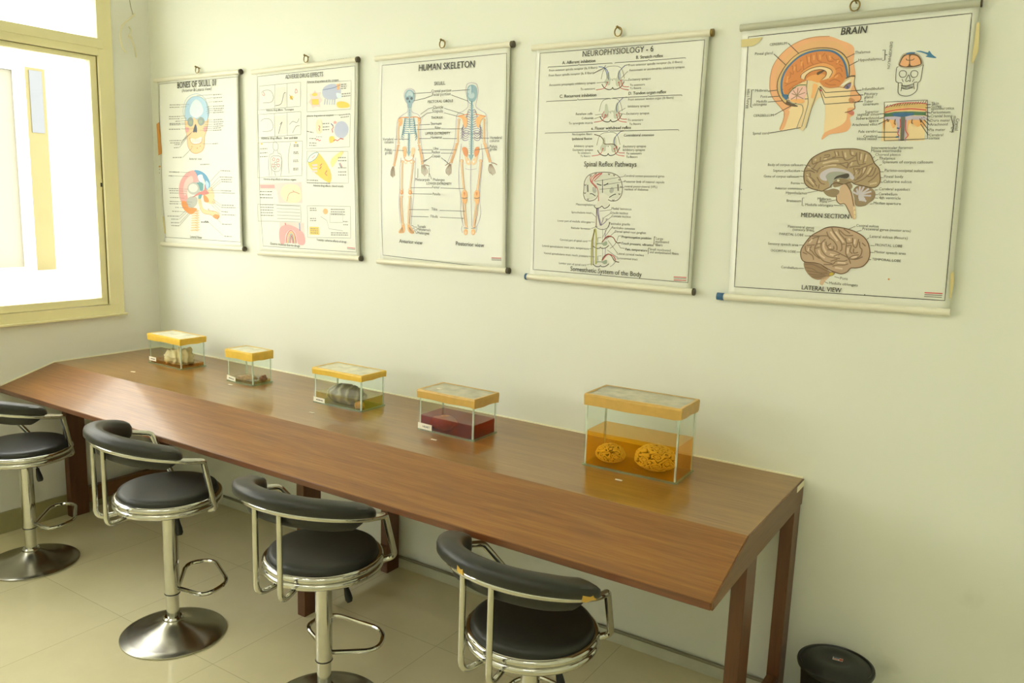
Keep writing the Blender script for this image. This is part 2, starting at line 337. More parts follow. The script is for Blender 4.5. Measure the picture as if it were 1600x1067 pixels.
for (x, y, a), w in zip(slips, ('pale specimen tank', 'smallest tank', 'grey specimen tank', 'red liquid tank', 'large brain tank')):
    b = MB(); b.box((-.011, -.0035, 0), (.011, .0035, .0012), MT['paper']); o = b.build('paper_slip', smooth=0); o.location = (x, y, TH+.0002); o.rotation_euler = (0, 0, a)
    tag(o, 'white paper slip on the table in front of the '+w, 'paper slip', 'paper slips on the table')

# ------------------------------------------------------------------ bar stools
def make_stool(loc, az, h, label, foot, tear=False, arm=(.222, 143)):
    r = tag(empty('bar_stool', (loc[0], loc[1], 0), az+PI/2), label, 'stool', 'bar stools along the table')
    ch, st, vi, ru = MT['chrome'], MT['steel'], MT['vinyl'], MT['rubber']
    b = MB(); b.lathe([(.172, .0), (.178, .002), (.178, .006), (.172, .0095), (.15, .0135), (.12, .0195), (.09, .0275), (.066, .0365), (.049, .0455), (.036, .054), (.031, .06)], st, 72); b.build('base', r)
    b = MB(); b.lathe([(.034, .058), (.034, .064), (.029, .069)], ch, 32); b.build('base_collar', r)
    zs = .155
    b = MB(); b.lathe([(.0215, .06), (.0215, zs+.01)], ch, 32); b.build('gas_lift', r)
    b = MB(); b.lathe([(.0262, zs-.001), (.0268, zs+.0005), (.0262, zs+.003)], ru, 32); b.build('gasket', r)
    b = MB(); b.lathe([(.0255, zs+.002), (.0255, h-.012)], ch, 32); b.build('column', r)
    # footrest loop
    k = [(.0, .02, .168), (.15, .08, .19), (.105, .17, .2), (-.105, .17, .2), (-.15, .08, .19), (0, .02, .168)]
    fp = fillet(k, .075, 10); d = foot-az-PI/2; rot = Matrix.Rotation(d-PI/2, 4, 'Z')
    b = MB(); b.tube([rot @ p for p in fp], .0072, ch, 10); b.build('footrest', r)
    # seat
    b = MB(); b.lathe([(.02, -.02), (.1, -.012), (.15, -.006), (.158, .01), (.02, .012)], M_under, 48, (0, 0, h)); b.build('seat_plate', r)
    b = MB(); b.torus(.1675, .0112, h+.001, ch, 72); b.torus(.1675, .0112, h+.0215, ch, 72); b.build('seat_ring', r)
    b = MB(); b.lathe([(.1, .012), (.16, .016), (.1635, .022), (.163, .04), (.1595, .0475), (.152, .0515), (.14, .0535), (.11, .0555), (.07, .0565), (.0, .0568)], vi, 72, (0, 0, h)); b.build('seat_cushion', r, 60)
    # lever
    a0 = az+math.radians(82); ld = Matrix.Rotation(a0-az-PI/2, 4, 'Z')
    b = MB(); b.tube([ld @ Vector(p) for p in fillet([(.02, 0, h-.018), (.085, 0, h-.022), (.1, 0, h-.045)], .02)], .0035, ch, 8); lo = b.build('lever', r)
    b = MB(); b.sweep([ld @ Vector(p) for p in ((.098, 0, h-.038), (.101, 0, h-.05), (.108, 0, h-.068), (.114, 0, h-.082), (.117, 0, h-.09))], [(.011*math.cos(2*PI*i/12), .006*math.sin(2*PI*i/12)) for i in range(12)], ru, scale=[.6, .75, 1.1, 1.2, .8]); b.build('lever_grip', lo, 50)
    # arm frame: wrap-round top tube, two back posts
    Ra, Rw, e, dz, tl = .205, .2135, .0226, .196, .044
    def arc(f, dr=0): return Vector(((Rw+dr)*math.sin(f), -(e+(Ra+dr)*math.cos(f)), h+dz+tl*math.cos(f)))
    fa = math.radians(103); arcp = [arc(-fa+2*fa*i/60) for i in range(61)]
    def foot_pts(s):
        t = arc(s*fa); q = math.radians(arm[1]); rr = arm[0]; lowp = Vector((s*rr*math.sin(q), -rr*math.cos(q), h-.018)); inn = Vector((s*.15*math.sin(q), -.15*math.cos(q), h-.022))
        nx = arc(s*(fa+.05))-Vector((0, 0, .004)); 
        return [t, nx, lowp, inn]
    L_ = fillet(foot_pts(-1), .06, 10)[::-1]; R_ = fillet(foot_pts(1), .06, 10)
    path = L_[:-1]+arcp+R_[1:]
    b = MB(); b.tube(path, .0098, ch, 12); b.build('arm_frame', r)
    for s in (-1, 1):
        f = s*.216; t = arc(f); q = Vector((t.x*.62, t.y*.62, h-.016)); pts = fillet([t, Vector((t.x, t.y, h-.024)), q], .035, 8)
        b = MB(); b.tube(pts, .0083, ch, 12); b.build('back_post', r)
    # padded back
    sec = [(.000, .011), (.0115, .0125), (.0155, .0185), (.0158, .033), (.0125, .0425), (.004, .0475), (-.012, .0495), (-.026, .047), (-.034, .039), (-.0365, .02), (-.036, -.004), (-.0345, -.028), (-.029, -.041), (-.02, -.044), (-.0125, -.038), (-.0085, -.02), (-.0085, .0)]
    fe = math.radians(84); n = 64; pts = []; scl = []
    for i in range(n+1):
        f = -fe+2*fe*i/n; pts.append(arc(f)); u = min(i, n-i)/n*2*fe*.21; scl.append(1)
    b = MB(); vs = []; fs = []; k = len(sec)
    for i in range(n+1):
        f = -fe+2*fe*i/n; dend = min(i, n-i)*(2*fe*.21/n); tp = 1 if dend > .03 else .55+.45*math.sqrt(max(0, 1-(1-dend/.03)**2)); taper = .84+.16*min(1, dend/.12)
        rad = Vector((math.sin(f), -math.cos(f), 0)); p = arc(f)
        oh = .006+.02*(abs(f)/fe)**1.5
        for (a, c) in sec:
            if c > .012 and a > -.02: a = a+oh*min(1, (a+.02)/.03)
            ca, cc = -.013, .012; lowcut = 1.0 if c > 0 else min(1, .35+dend/.07)
            vs.append(p+rad*(ca+(a-ca)*tp)+Vector((0, 0, cc+(c*lowcut-cc)*tp*taper)))
    for i in range(n):
        for q in range(k): j = (q+1) % k; fs.append((i*k+q, i*k+j, (i+1)*k+j, (i+1)*k+q))
    fs.append(tuple(range(k-1, -1, -1))); fs.append(tuple(n*k+q for q in range(k)))
    b.add(vs, fs, vi); pad = b.build('backrest_pad', r, 50)
    if tear:
        for f, w_ in ((math.radians(-8), .012), (math.radians(72), .02)):
            b = MB(); p0 = arc(f, .0148+.006+.02*(abs(f)/fe)**1.5); rad = Vector((math.sin(f), -math.cos(f), 0)); tn = Vector((math.cos(f), math.sin(f), 0))
            q = [(-1, .014), (-.4, .010), (.3, .012), (1, .009), (.8, .024), (.1, .021), (-.9, .028)]
            vv = [p0+tn*a*w_+Vector((0, 0, c))+rad*.0015 for a, c in q]; vv2 = [v-rad*.004 for v in vv]; nq = len(q)
            b.add(vv+vv2, [tuple(range(nq)), tuple(range(2*nq-1, nq-1, -1))]+[(i, i+nq, (i+1) % nq+nq, (i+1) % nq) for i in range(nq)], MT['foam']); o = b.build('foam_tear', pad, 0); o['label'] = 'yellow foam showing through a tear'
    return r
M_under = M('seat_underside', '#3a372c', .5, .5)
D = math.radians
make_stool((.405, -.905), D(-83), .472, 'black padded chrome bar stool at the far left nearest the window', D(60), arm=(.172, 144))
make_stool((1.366, -.9), D(-101), .502, 'black padded chrome bar stool, second from the window', D(66), arm=(.172, 125))
make_stool((2.104, -.885), D(-86), .474, 'black padded chrome bar stool in front of the middle table leg', D(96))
make_stool((2.796, -.808), D(-97), .433, 'black padded chrome bar stool nearest the viewer with yellow foam tears in its backrest', D(85), True)

# ------------------------------------------------------------------ specimen tanks
def rbox(b, x0, x1, y0, y1, z0, z1, m): b.box((x0, y0, z0), (x1, y1, z1), m)
def make_tank(x, y, t, w, d, h, label, tape, lid, lab=None, drop=.03, seed=1):
    r = tag(empty('specimen_tank', (x, y, TH+.0003), t), label, 'tank', 'glass specimen tanks'); g = .004; rnd = random.Random(seed)
    b = MB(); z0, z1 = .0055, h-.004
    rbox(b, 0, w, 0, g, z0, z1, MT['glass']); rbox(b, 0, w, d-g, d, z0, z1, MT['glass']); rbox(b, 0, g, g+.0002, d-g-.0002, z0, z1, MT['glass']); rbox(b, w-g, w, g+.0002, d-g-.0002, z0, z1, MT['glass']); b.build('glass_walls', r, 0)
    b = MB(); rbox(b, -.0015, w+.0015, -.0015, d+.0015, 0, .005, MT['gbase']); b.build('glass_base', r, 0)
    for (cx, cy) in ((g, g), (w-g, g), (w-g, d-g), (g, d-g)):
        b = MB(); sx = 1 if cx < w/2 else -1; sy = 1 if cy < d/2 else -1
        ex = .005; b.add([(cx, cy, z0), (cx+sx*ex, cy, z0), (cx, cy+sy*ex, z0), (cx, cy, z1-.002), (cx+sx*ex, cy, z1-.002), (cx, cy+sy*ex, z1-.002)], [(0, 1, 2), (3, 4, 5), (0, 1, 4, 3), (1, 2, 5, 4), (2, 0, 3, 5)], MT['seam']); b.build('silicone_seam', r, 0)
    b = MB(); rbox(b, -.0015, w+.0015, -.0015, d+.0015, h-.004, h, lid); b.build('lid', r, 0)
    # tape wrapped round the rim, folded over the lid
    b = MB(); per = []; n = 14; o = .0028
    cs = [(-o, -o), (w+o, -o), (w+o, d+o), (-o, d+o)]
    for i in range(4):
        a, c = cs[i], cs[(i+1) % 4]
        for k in range(n): per.append((a[0]+(c[0]-a[0])*k/n, a[1]+(c[1]-a[1])*k/n, k/n, i))
    N = len(per); vs = []; fs = []
    low = []
    for i in range(4): low.append((rnd.uniform(-.003, .005), rnd.uniform(-.003, .005)))
    for (px, py, u, i) in per:
        zb = h-drop+low[i][0]*(1-u)+low[i][1]*u+.0016*math.sin(u*9+i*2+seed)*math.sin(u*PI)
        fl = .0012*math.sin(u*7+seed+i)
        ix = min(max(px, .005+.002*math.sin(u*11+seed)), w-.005-.002*math.sin(u*8)); iy = min(max(py, .005+.002*math.sin(u*10+seed)), d-.005)
        vs += [(px, py, zb), (px+(.0012 if px > w else -.0012 if px < 0 else 0), py+(.0012 if py > d else -.0012 if py < 0 else 0), h-.005+fl), (px, py, h+.0012), (ix, iy, h+.0009)]
    for i in range(N):
        j = (i+1) % N
        for q in range(3): fs.append((i*4+q, j*4+q, j*4+q+1, i*4+q+1))
    b.add(vs, fs, tape); tp = b.build('tape_band', r, 0); so = tp.modifiers.new('thick', 'SOLIDIFY'); so.thickness = .0005; so.offset = 1
    if lab:
        lw, lh, txt, lx, lz, rot = lab; b = MB(); T = Matrix.Translation((lx, -.0012, lz)) @ Matrix.Rotation(rot, 4, 'Y')
        b.box((0, 0, 0), (lw, .001, lh), MT['paper'], T); p = b.build('label', r, 0)
        if txt:
            tb = MB(); textmesh(tb, txt, lambda u, v: T @ Vector((lw*.36+u, -.0003, lh*.32+v)), MT['ink'], lw*.5, .03, 0); o = tb.build('label_writing', p, 0)
        else:
            tb = MB(); uu = .25
            while uu < .8: q = rnd.uniform(.03, .1); tb.box((lw*uu, -.0004, lh*.35), (lw*(uu+q), -.0001, lh*.6), MT['ink'], T); uu += q+.035
            tb.build('label_writing', p, 0)
    return r
def liquid(x, y, t, w, d, z1, mats, label):
    b = MB(); g = .0045; b.box((g, g, .0055), (w-g, d-g, z1), mats[0]); b.mi[1] = b.slot(mats[1]); o = b.build('preserving_liquid', smooth=0); o.location = (x, y, TH+.0003); o.rotation_euler = (0, 0, t)
    return tag(o, label, 'liquid')
_tc = bpy.data.curves.new('lettering', 'FONT'); _to = bpy.data.objects.new('lettering', _tc)
_cache = {}
def textmesh(b, s, f, m, width, bold=0, shear=0, ysc=1.0):
    key = (s, shear)
    if key not in _cache:
        _tc.body = s; _tc.size = 1; _tc.offset = 0; _tc.shear = shear; _tc.resolution_u = 2; _tc.fill_mode = 'FRONT'
        if _to.name not in COL.objects: COL.objects.link(_to)
        bpy.context.view_layer.update(); dg = bpy.context.evaluated_depsgraph_get()
        me = _to.evaluated_get(dg).to_mesh(); vs = [tuple(v.co) for v in me.vertices]; fs = [tuple(p.vertices) for p in me.polygons]
        _to.evaluated_get(dg).to_mesh_clear(); _cache[key] = (vs, fs)
    vs, fs = _cache[key]; x0 = min(v[0] for v in vs); x1 = max(v[0] for v in vs); k = width/(x1-x0)
    for dx in ((-bold*k*.55, 0, bold*k*.55) if bold > .002 else (0,)): b.add([f((v[0]-x0)*k+dx, v[1]*k*ysc) for v in vs], fs, m)

TANKS = [(.319, -.277, -.024, .25, .131, .141), (.896, -.285, .011, .166, .107, .141), (1.452, -.306, .017, .252, .134, .141), (2.015, -.341, 0, .242, .141, .146), (2.667, -.320, .029, .309, .151, .230)]
labs = ['glass tank with yellow tape holding a pale folded specimen, closest to the window', 'smallest glass tank, nearly cubic, with yellow tape and brownish bits', 'glass tank with yellow tape holding a grey striped specimen', 'glass tank with tan tape, half full of dark red liquid', 'largest glass tank with tan tape, two brains inside']
tl = [(MT['tapey'], MT['lid']), (MT['tapey'], MT['lid']), (MT['tapey'], MT['lid']), (MT['tapet'], MT['lid2']), (MT['tapet'], MT['lid2'])]
lb = [(.055, .018, '', .002, .014, .0), (.055, .02, '', .0, .008, .1), (.06, .018, '', .0, .006, .03), (.062, .021, 'HEART', .0, .006, .02), None]
for i, (T_, L_, (tp_, li_), la_) in enumerate(zip(TANKS, labs, tl, lb)): make_tank(*T_, L_, tp_, li_, la_, (.028, .033, .026, .032, .034)[i], i+3)
def at(k, x, y, z): x0, y0, t = TANKS[k][:3]; return (x0+x*math.cos(t)-y*math.sin(t), y0+x*math.sin(t)+y*math.cos(t), TH+.0003+z)
def lq(n, tint, cloud, am): return (m_liquid(n, tint, cloud, am), m_liquid(n+'_surface', tuple(min(1, c*.35+.65) for c in tint), cloud, am*.4, True))
LQ = [(.02, lq('liquid_amber_thin', (.92, .62, .25), (.6, .3, .06), .22), 'shallow amber liquid in the tank nearest the window'),
      (.018, lq('liquid_pale', (.92, .8, .55), (.6, .42, .2), .15), 'shallow pale liquid in the smallest tank'),
      (.045, lq('liquid_yellow', (.9, .82, .42), (.55, .42, .08), .14), 'yellow liquid around the grey striped specimen'),
      (.054, lq('liquid_red', (.68, .17, .03), (.36, .05, .004), .4), 'dark red liquid in the tank labelled heart'),
      (.112, lq('liquid_amber', (.99, .72, .2), (1.0, .44, .0), .22), 'amber liquid covering the two brains in the largest tank')]
for k, (z, m, l) in enumerate(LQ): liquid(*TANKS[k][:5], z, m, l)

DIRS = []
def organ(name, loc, rz, r, f, m, label, cat, sub=5, grp=None, cut=None):
    DIRS.clear(); bm = bmesh.new(); bmesh.ops.create_icosphere(bm, subdivisions=sub, radius=1)
    for v in bm.verts:
        n = v.co.normalized(); DIRS.append(n); v.co = Vector(f(n))
    if cut is not None:
        for v in bm.verts: v.co.z = max(v.co.z, cut)
    me = bpy.data.meshes.new(name); bm.to_mesh(me); bm.free(); me.materials.append(m); me.shade_smooth()
    o = bpy.data.objects.new(name, me); COL.objects.link(o); o.location = loc; o.rotation_euler = (0, 0, rz)
    return tag(o, label, cat, grp)
def sulci(n, fr, seed):
    q = n*fr*.55+Vector((seed, seed*1.7, -seed)); a = noise.noise(q)+.35*noise.noise(q*2.1+Vector((5, 2, 7)))
    return 1-math.exp(-abs(math.sin(a*8.5+n.x*2))*1.9)
def brain_f(rx, ry, rz, fr, seed, depth):
    def f(n):
        s = sulci(n, fr, seed); k = 1-depth*(1-s)
        z = n.z*rz*(1 if n.z > 0 else .72); fl = 1+.05*noise.noise(n*2+Vector((seed, 0, 0)))
        return (n.x*rx*k*fl, n.y*ry*k*fl, z*k)
    return f
def m_brain(name, hi, lo, fr_, seed, rough=.5):      # base colour ramps darker towards the furrows
    t = NT(name); at_ = t.add('ShaderNodeAttribute'); at_.attribute_name = 'furrow'
    t.link(t.ramp(at_.outputs['Fac'], [(.3, lin(lo)), (.72, lin(hi))]), t.b.inputs['Base Color']); t.b.inputs['Roughness'].default_value = rough
    t.b.inputs['Subsurface Weight'].default_value = .0
    return t.m
def add_furrow(o, vals):
    a = o.data.attributes.new('furrow', 'FLOAT', 'POINT'); a.data.foreach_set('value', vals)
mb1 = m_brain('brain_tissue', '#f2e6c4', '#3a2810', 3, 1)
for (lx, ly, rz_, rr, fr, seed, lab) in ((.066, .062, .2, (.05, .042, .036), 3.6, 3.1, 'smaller orange tinted brain at the left inside the largest tank'), (.214, .07, .1, (.068, .055, .05), 3.8, 7.7, 'larger brain at the right inside the largest tank')):
    o = organ('brain', at(4, lx, ly, .0062+rr[2]*.71), rz_, None, brain_f(*rr, fr, seed, .17), mb1, lab, 'brain', 6, 'brains in the largest tank'); add_furrow(o, [sulci(n, fr, seed) for n in DIRS])
# pale folded specimen
def folded(n):
    a = math.atan2(n.y, n.x); s = math.sin(n.x*7+n.y*5+1.5*noise.noise(n*2)); k = 1+.16*(1-1.6*abs(s))+.12*noise.noise(n*3.1)
    ridge = max(0, n.z); return (n.x*.078*k, n.y*.046*k, (n.z*.044*(1+.35*noise.noise(n*1.7+Vector((2, 0, 0))))+.02*ridge*n.x)*k)
organ('folded_specimen', at(0, .135, .066, .035), .25, None, folded, M('pale_tissue', '#e2cf9f', .5, var=.1, vs=30), 'pale cream folded specimen inside the tank nearest the window', 'specimen', 5, cut=-.0285)
# brownish bits
def lump(sx, sy, sz, seed):
    def f(n): k = 1+.35*noise.noise(n*2.6+Vector((seed, 0, seed)))+.12*noise.noise(n*7+Vector((0, seed, 0))); return (n.x*sx*k, n.y*sy*k, n.z*sz*k)
    return f
mt2 = M('brown_tissue', '#9a6748', .45, var=.35, vs=90); mt3 = M('tan_tissue', '#b08c62', .45, var=.3, vs=80)
organ('tissue_sample', at(1, .075, .048, .015), .3, None, lump(.045, .026, .012, 1.2), mt3, 'flat tan tissue sample lying at the left in the smallest tank', 'specimen', 4, 'tissue samples in the smallest tank', -.009)
organ('tissue_sample', at(1, .1415, .076, .018), .1, None, lump(.014, .019, .015, 5.2), mt2, 'brown lumpy tissue sample at the right in the smallest tank', 'specimen', 4, 'tissue samples in the smallest tank', -.0115)
# grey striped specimen
def ribs(n): return (1-2*abs(math.sin((n.x*9+2.5*n.y*n.x+1.0*noise.noise(n*2)))))
def striped(n):
    rib = .05*ribs(n); rib0 = .035*(1-2*abs(math.sin((n.x*9+2.5*n.y*n.x+1.0*noise.noise(n*2))))); k = 1+rib+.06*noise.noise(n*2.3)
    return (n.x*.09*k, n.y*.05*k, (n.z*.04+.006*(1-n.x*n.x))*k)
_so = organ('striped_specimen', at(2, .112, .067, .0325), .05, None, striped, m_brain('grey_tissue', '#a79e82', '#827a64', 3, 1), 'grey striped rounded specimen inside the third tank from the window', 'specimen', 5, cut=-.0275)
add_furrow(_so, [.5+.5*ribs(n) for n in DIRS])
organ('tissue_chunk', at(2, .215, .03, .0165), .3, None, lump(.019, .018, .014, 8.1), M('amber_tissue', '#d09a35', .5, var=.3, vs=70), 'small amber chunk by the front corner of the tank with the grey specimen', 'specimen', 4, cut=-.0105)
def heart(n):
    k = 1+.12*noise.noise(n*2.2)+.08*math.sin(n.x*5); t = 1-.35*max(0, n.x); return (n.x*.047*k, n.y*.036*k*t, n.z*.028*k*t)
organ('heart_specimen', at(3, .082, .05, .0285), .35, None, heart, M('heart_tissue', '#d2915a', .5, var=.3, vs=35), 'orange heart specimen sunk in the red liquid', 'specimen', 5, cut=-.0225)
b = MB(); b.box((0, 0, 0), (.022, .007, .0008), MT['paper']); o = b.build('paper_slip', smooth=0); o.location = at(3, .04, .05, .1463); o.rotation_euler = (0, 0, -.1)
tag(o, 'small white paper slip lying on the lid of the red liquid tank', 'paper slip')

# ------------------------------------------------------------------ charts
PAL = dict(ink='4a4a42', gry='85847a', gry2='6d6f66', grey='b4b7ae', greyl='dcdccf', white='efece0', peach='ecc99a', peachd='c98f5c', peachl='f2dcb8', sky='a9cbe0', skyl='d4e4ea', skyd='7ba6c4', skyb='5c9cc4', boneg='8d9c98', sage='9aa893', sagel='c4cab8', sagep='d4d7c8', dkb='4e5664', pink='e6a3a0', pinkl='efc3ba', pinkd='d57f78', pinkp='f0cfc6', teal='5f9a9c', org='e0904c', orgl='efb676', orgd='bd7036', yel='ecc83f', yel2='c9b545', yell='f0dc8a', bluep='b5bdd4', bl='4f6aa0', bla='3f7fa6', blu='3f6f9c', red='cc4f4f', gold='d09a4a', sblu='8eb0bb', sbll='b7cdd2', sbld='5f93a6', lil='b3a6bc', lild='93879f', lilg='c9c3cb', lilp='c6bcd0', brn='a08468', brnd='6b5236', brns='978468', brnx='8a745c', dk='4a443c', slate='a5a89c', tan='d9b878', tanb='cfb294', tanl='e6d2a4', bonew='dcd8c4', boner='b9b3a0', gyorg='d58642', gyorl='e8a45c', gybrn='b09a78', gybrl='d0bd9c', gypnk='bda288', gypl='dcc6ae', grnd='4e7a58', skin='eab080', skinl='eed5a6', skinm='e4b27c', skind='c98d60', lip='cf7f6e', olive='a8a44e', olivl='d2cc7c', purp='7f6a9a')
PM = {}
def pmat(k):
    if k not in PM: PM[k] = M('print_'+k, '#'+PAL[k], .36)
    return PM[k]
def chart(key, data, pos, label, rails, sheetq, caps, ring, bulge, tapes=(), railm='rail'):
    # rails: ((xl,zl,xr,zr) top, bottom); sheetq: four corners (x,z) TL TR BR BL
    ox, oz = data['o']; u = 5000.0
    (txl, tzl, txr, tzr), (bxl, bzl, bxr, bzr) = rails
    r = tag(empty('anatomy_chart', ((txl+txr)/2, 0, tzl)), label, 'chart', 'hanging wall charts'); OFF = Matrix.Translation((-(txl+txr)/2, 0, -tzl))
    TL, TR, BR, BL = [Vector(q) for q in sheetq]; H = TL.y-BL.y; W = TR.x-TL.x
    def ys(x, z):
        v = min(1, max(0, (TL.y-z)/H)); uu = (x-TL.x)/W
        w = math.sin(PI*v)
        return -.0155-bulge[0]*w*(1+.6*math.sin(uu*bulge[1]+v*2+bulge[2]))-bulge[3]*math.sin(v*9+uu*4+bulge[2])*w*.5
    b = MB(); nu, nv = 28, 40; vs = []; fs = []
    for side in (0, .0006):
        for j in range(nv+1):
            for i in range(nu+1):
                a = TL.lerp(TR, i/nu); c = BL.lerp(BR, i/nu); q = a.lerp(c, j/nv); vs.append((q.x, ys(q.x, q.y)+side, q.y))
    k = (nu+1)*(nv+1)
    for s in (0, k):
        for j in range(nv):
            for i in range(nu): a = s+j*(nu+1)+i; fs.append((a, a+1, a+nu+2, a+nu+1))
    rim = [i for i in range(nu+1)]+[(j+1)*(nu+1)+nu for j in range(nv)]+[nv*(nu+1)+i for i in range(nu-1, -1, -1)]+[j*(nu+1) for j in range(nv-1, 0, -1)]
    for i in range(len(rim)): a, c = rim[i], rim[(i+1) % len(rim)]; fs.append((a, c, c+k, a+k))
    b.add(vs, fs, MT['sheet'])
    def pt(X, Z, lay): return (X, ys(X, Z)-.00022*(lay+1), Z)
    def XY(flat): return [Vector((ox+flat[i]/u, oz+flat[i+1]/u, 0)) for i in range(0, len(flat), 2)]
    def split(tri, out):
        e = [(tri[i]-tri[(i+1) % 3]).length for i in range(3)]; mx = max(e)
        if mx < .035: out.append(tri); return
        i = e.index(mx); a, c, d = tri[i], tri[(i+1) % 3], tri[(i+2) % 3]; m_ = (a+c)/2; split((a, m_, d), out); split((m_, c, d), out)
    from mathutils.geometry import tessellate_polygon
    for c, lay, sm, flat in data['P']:
        p = XY(flat); p = catmull(p, True, 3) if sm else p
        tris = []
        for t in tessellate_polygon([p]): split((p[t[0]], p[t[1]], p[t[2]]), tris)
        vv = []; ff = []
        for t in tris:
            n_ = len(vv); vv += [pt(q.x, q.y, lay) for q in t]; cr = (t[1]-t[0]).cross(t[2]-t[0]).z
            ff.append((n_, n_+1, n_+2) if cr < 0 else (n_, n_+2, n_+1))
        b.add(vv, ff, pmat(c))
    for c, wd, lay, sm, cl, flat in data['L']:
        p = XY(flat)
        if sm: p = catmull(p, bool(cl), 4)
        q = []
        n_ = len(p)
        for i in range(n_ if cl else n_-1):
            a, d = p[i], p[(i+1) % n_]; kk = max(1, int((d-a).length/.035)); q += [a.lerp(d, t/kk) for t in range(kk)]
        if not cl: q.append(p[-1])
        hw = wd*.00011+.0003; vv = []; ff = []; n_ = len(q)
        for i in range(n_):
            a = q[i-1] if (cl or i) else q[i]; d = q[(i+1) % n_] if (cl or i < n_-1) else q[i]; t = d-a
            if t.length < 1e-7: t = Vector((1, 0, 0))
            t.normalize(); nn = Vector((-t.y, t.x, 0))*hw
            vv += [pt(q[i].x+nn.x, q[i].y+nn.y, lay), pt(q[i].x-nn.x, q[i].y-nn.y, lay)]
        for i in range(n_ if cl else n_-1): j = (i+1) % n_; ff.append((2*i, 2*j, 2*j+1, 2*i+1))
        b.add(vv, ff, pmat(c))
    for it in data['T']:
        s, x, z, wd, c, bo, sh, yk = it[:8]; rot = it[8] if len(it) > 8 else 0; X0, Z0 = ox+x/u, oz+z/u; ca, sa = math.cos(math.radians(rot)), math.sin(math.radians(rot))
        textmesh(b, s, lambda a, d: pt(X0+a*ca-d*sa, Z0+a*sa+d*ca, 11), pmat(c), wd/u, bo, sh, yk)
    me = b.build('sheet', smooth=0, T=OFF); me.parent = r; me.data.shade_smooth()
    for nm, (xl, zl, xr, zr), rm in (('top_roller', rails[0], railm), ('bottom_roller', rails[1], 'rail')):
        b = MB(); rr = .0105; b.tube([(xl, -.0135, zl), (xr, -.0135, zr)], rr, MT[rm], 20); ro = b.build(nm, T=OFF); ro.parent = r
        for side, (x, z) in (('l', (xl, zl)), ('r', (xr, zr))):
            cm = caps.get(nm[0]+side)
            if cm:
                sg = -1 if side == 'l' else 1; L0 = cm[1]; b = MB(); b.tube([(x-sg*L0*.5, -.0135, z), (x+sg*L0*.5, -.0135, z)], rr+.0012, MT[cm[0]], 20); o = b.build('end_cap', T=OFF); o.parent = r
    rx, rz = ring; zt = tzl+(tzr-tzl)*(rx-txl)/(txr-txl)+.011
    b = MB(); b.box((rx-.008, -.018, zt-.006), (rx+.008, -.012, zt+.012), MT[railm]); o = b.build('hanger_tab', smooth=0, bevel=.001, T=OFF); o.parent = r
    b = MB(); n_ = 24; R_ = .0125; b.tube([(rx+R_*math.cos(2*PI*i/n_), -.0165, zt+.016+R_*math.sin(2*PI*i/n_)*1.15) for i in range(n_)], .0023, MT['brass'], 8, True); o = b.build('hanging_ring', T=OFF); o.parent = r
    b = MB(); b.tube([(0, .0, 0), (0, -.024, .004)], .0022, MT['brass'], 8); b.ball((0, -.025, .004), .0045, MT['brass']); o = b.build('wall_nail'); o.location = (rx, 0, zt+.0258)
    tag(o, 'brass nail in the wall holding up the '+label.split(' chart')[0]+' chart', 'nail', 'chart nails')
    for (m_, pts) in tapes:
        b = MB(); vv = [(X, ys(X, Z)-.0034, Z) for X, Z in pts]; n_ = len(vv); vv += [(x_, y_+.0006, z_) for x_, y_, z_ in vv]
        b.add(vv, [tuple(range(n_)), tuple(range(2*n_-1, n_-1, -1))]+[(i, (i+1) % n_, (i+1) % n_+n_, i+n_) for i in range(n_)], MT[m_]); o = b.build('tape', smooth=0, T=OFF); o.parent = r
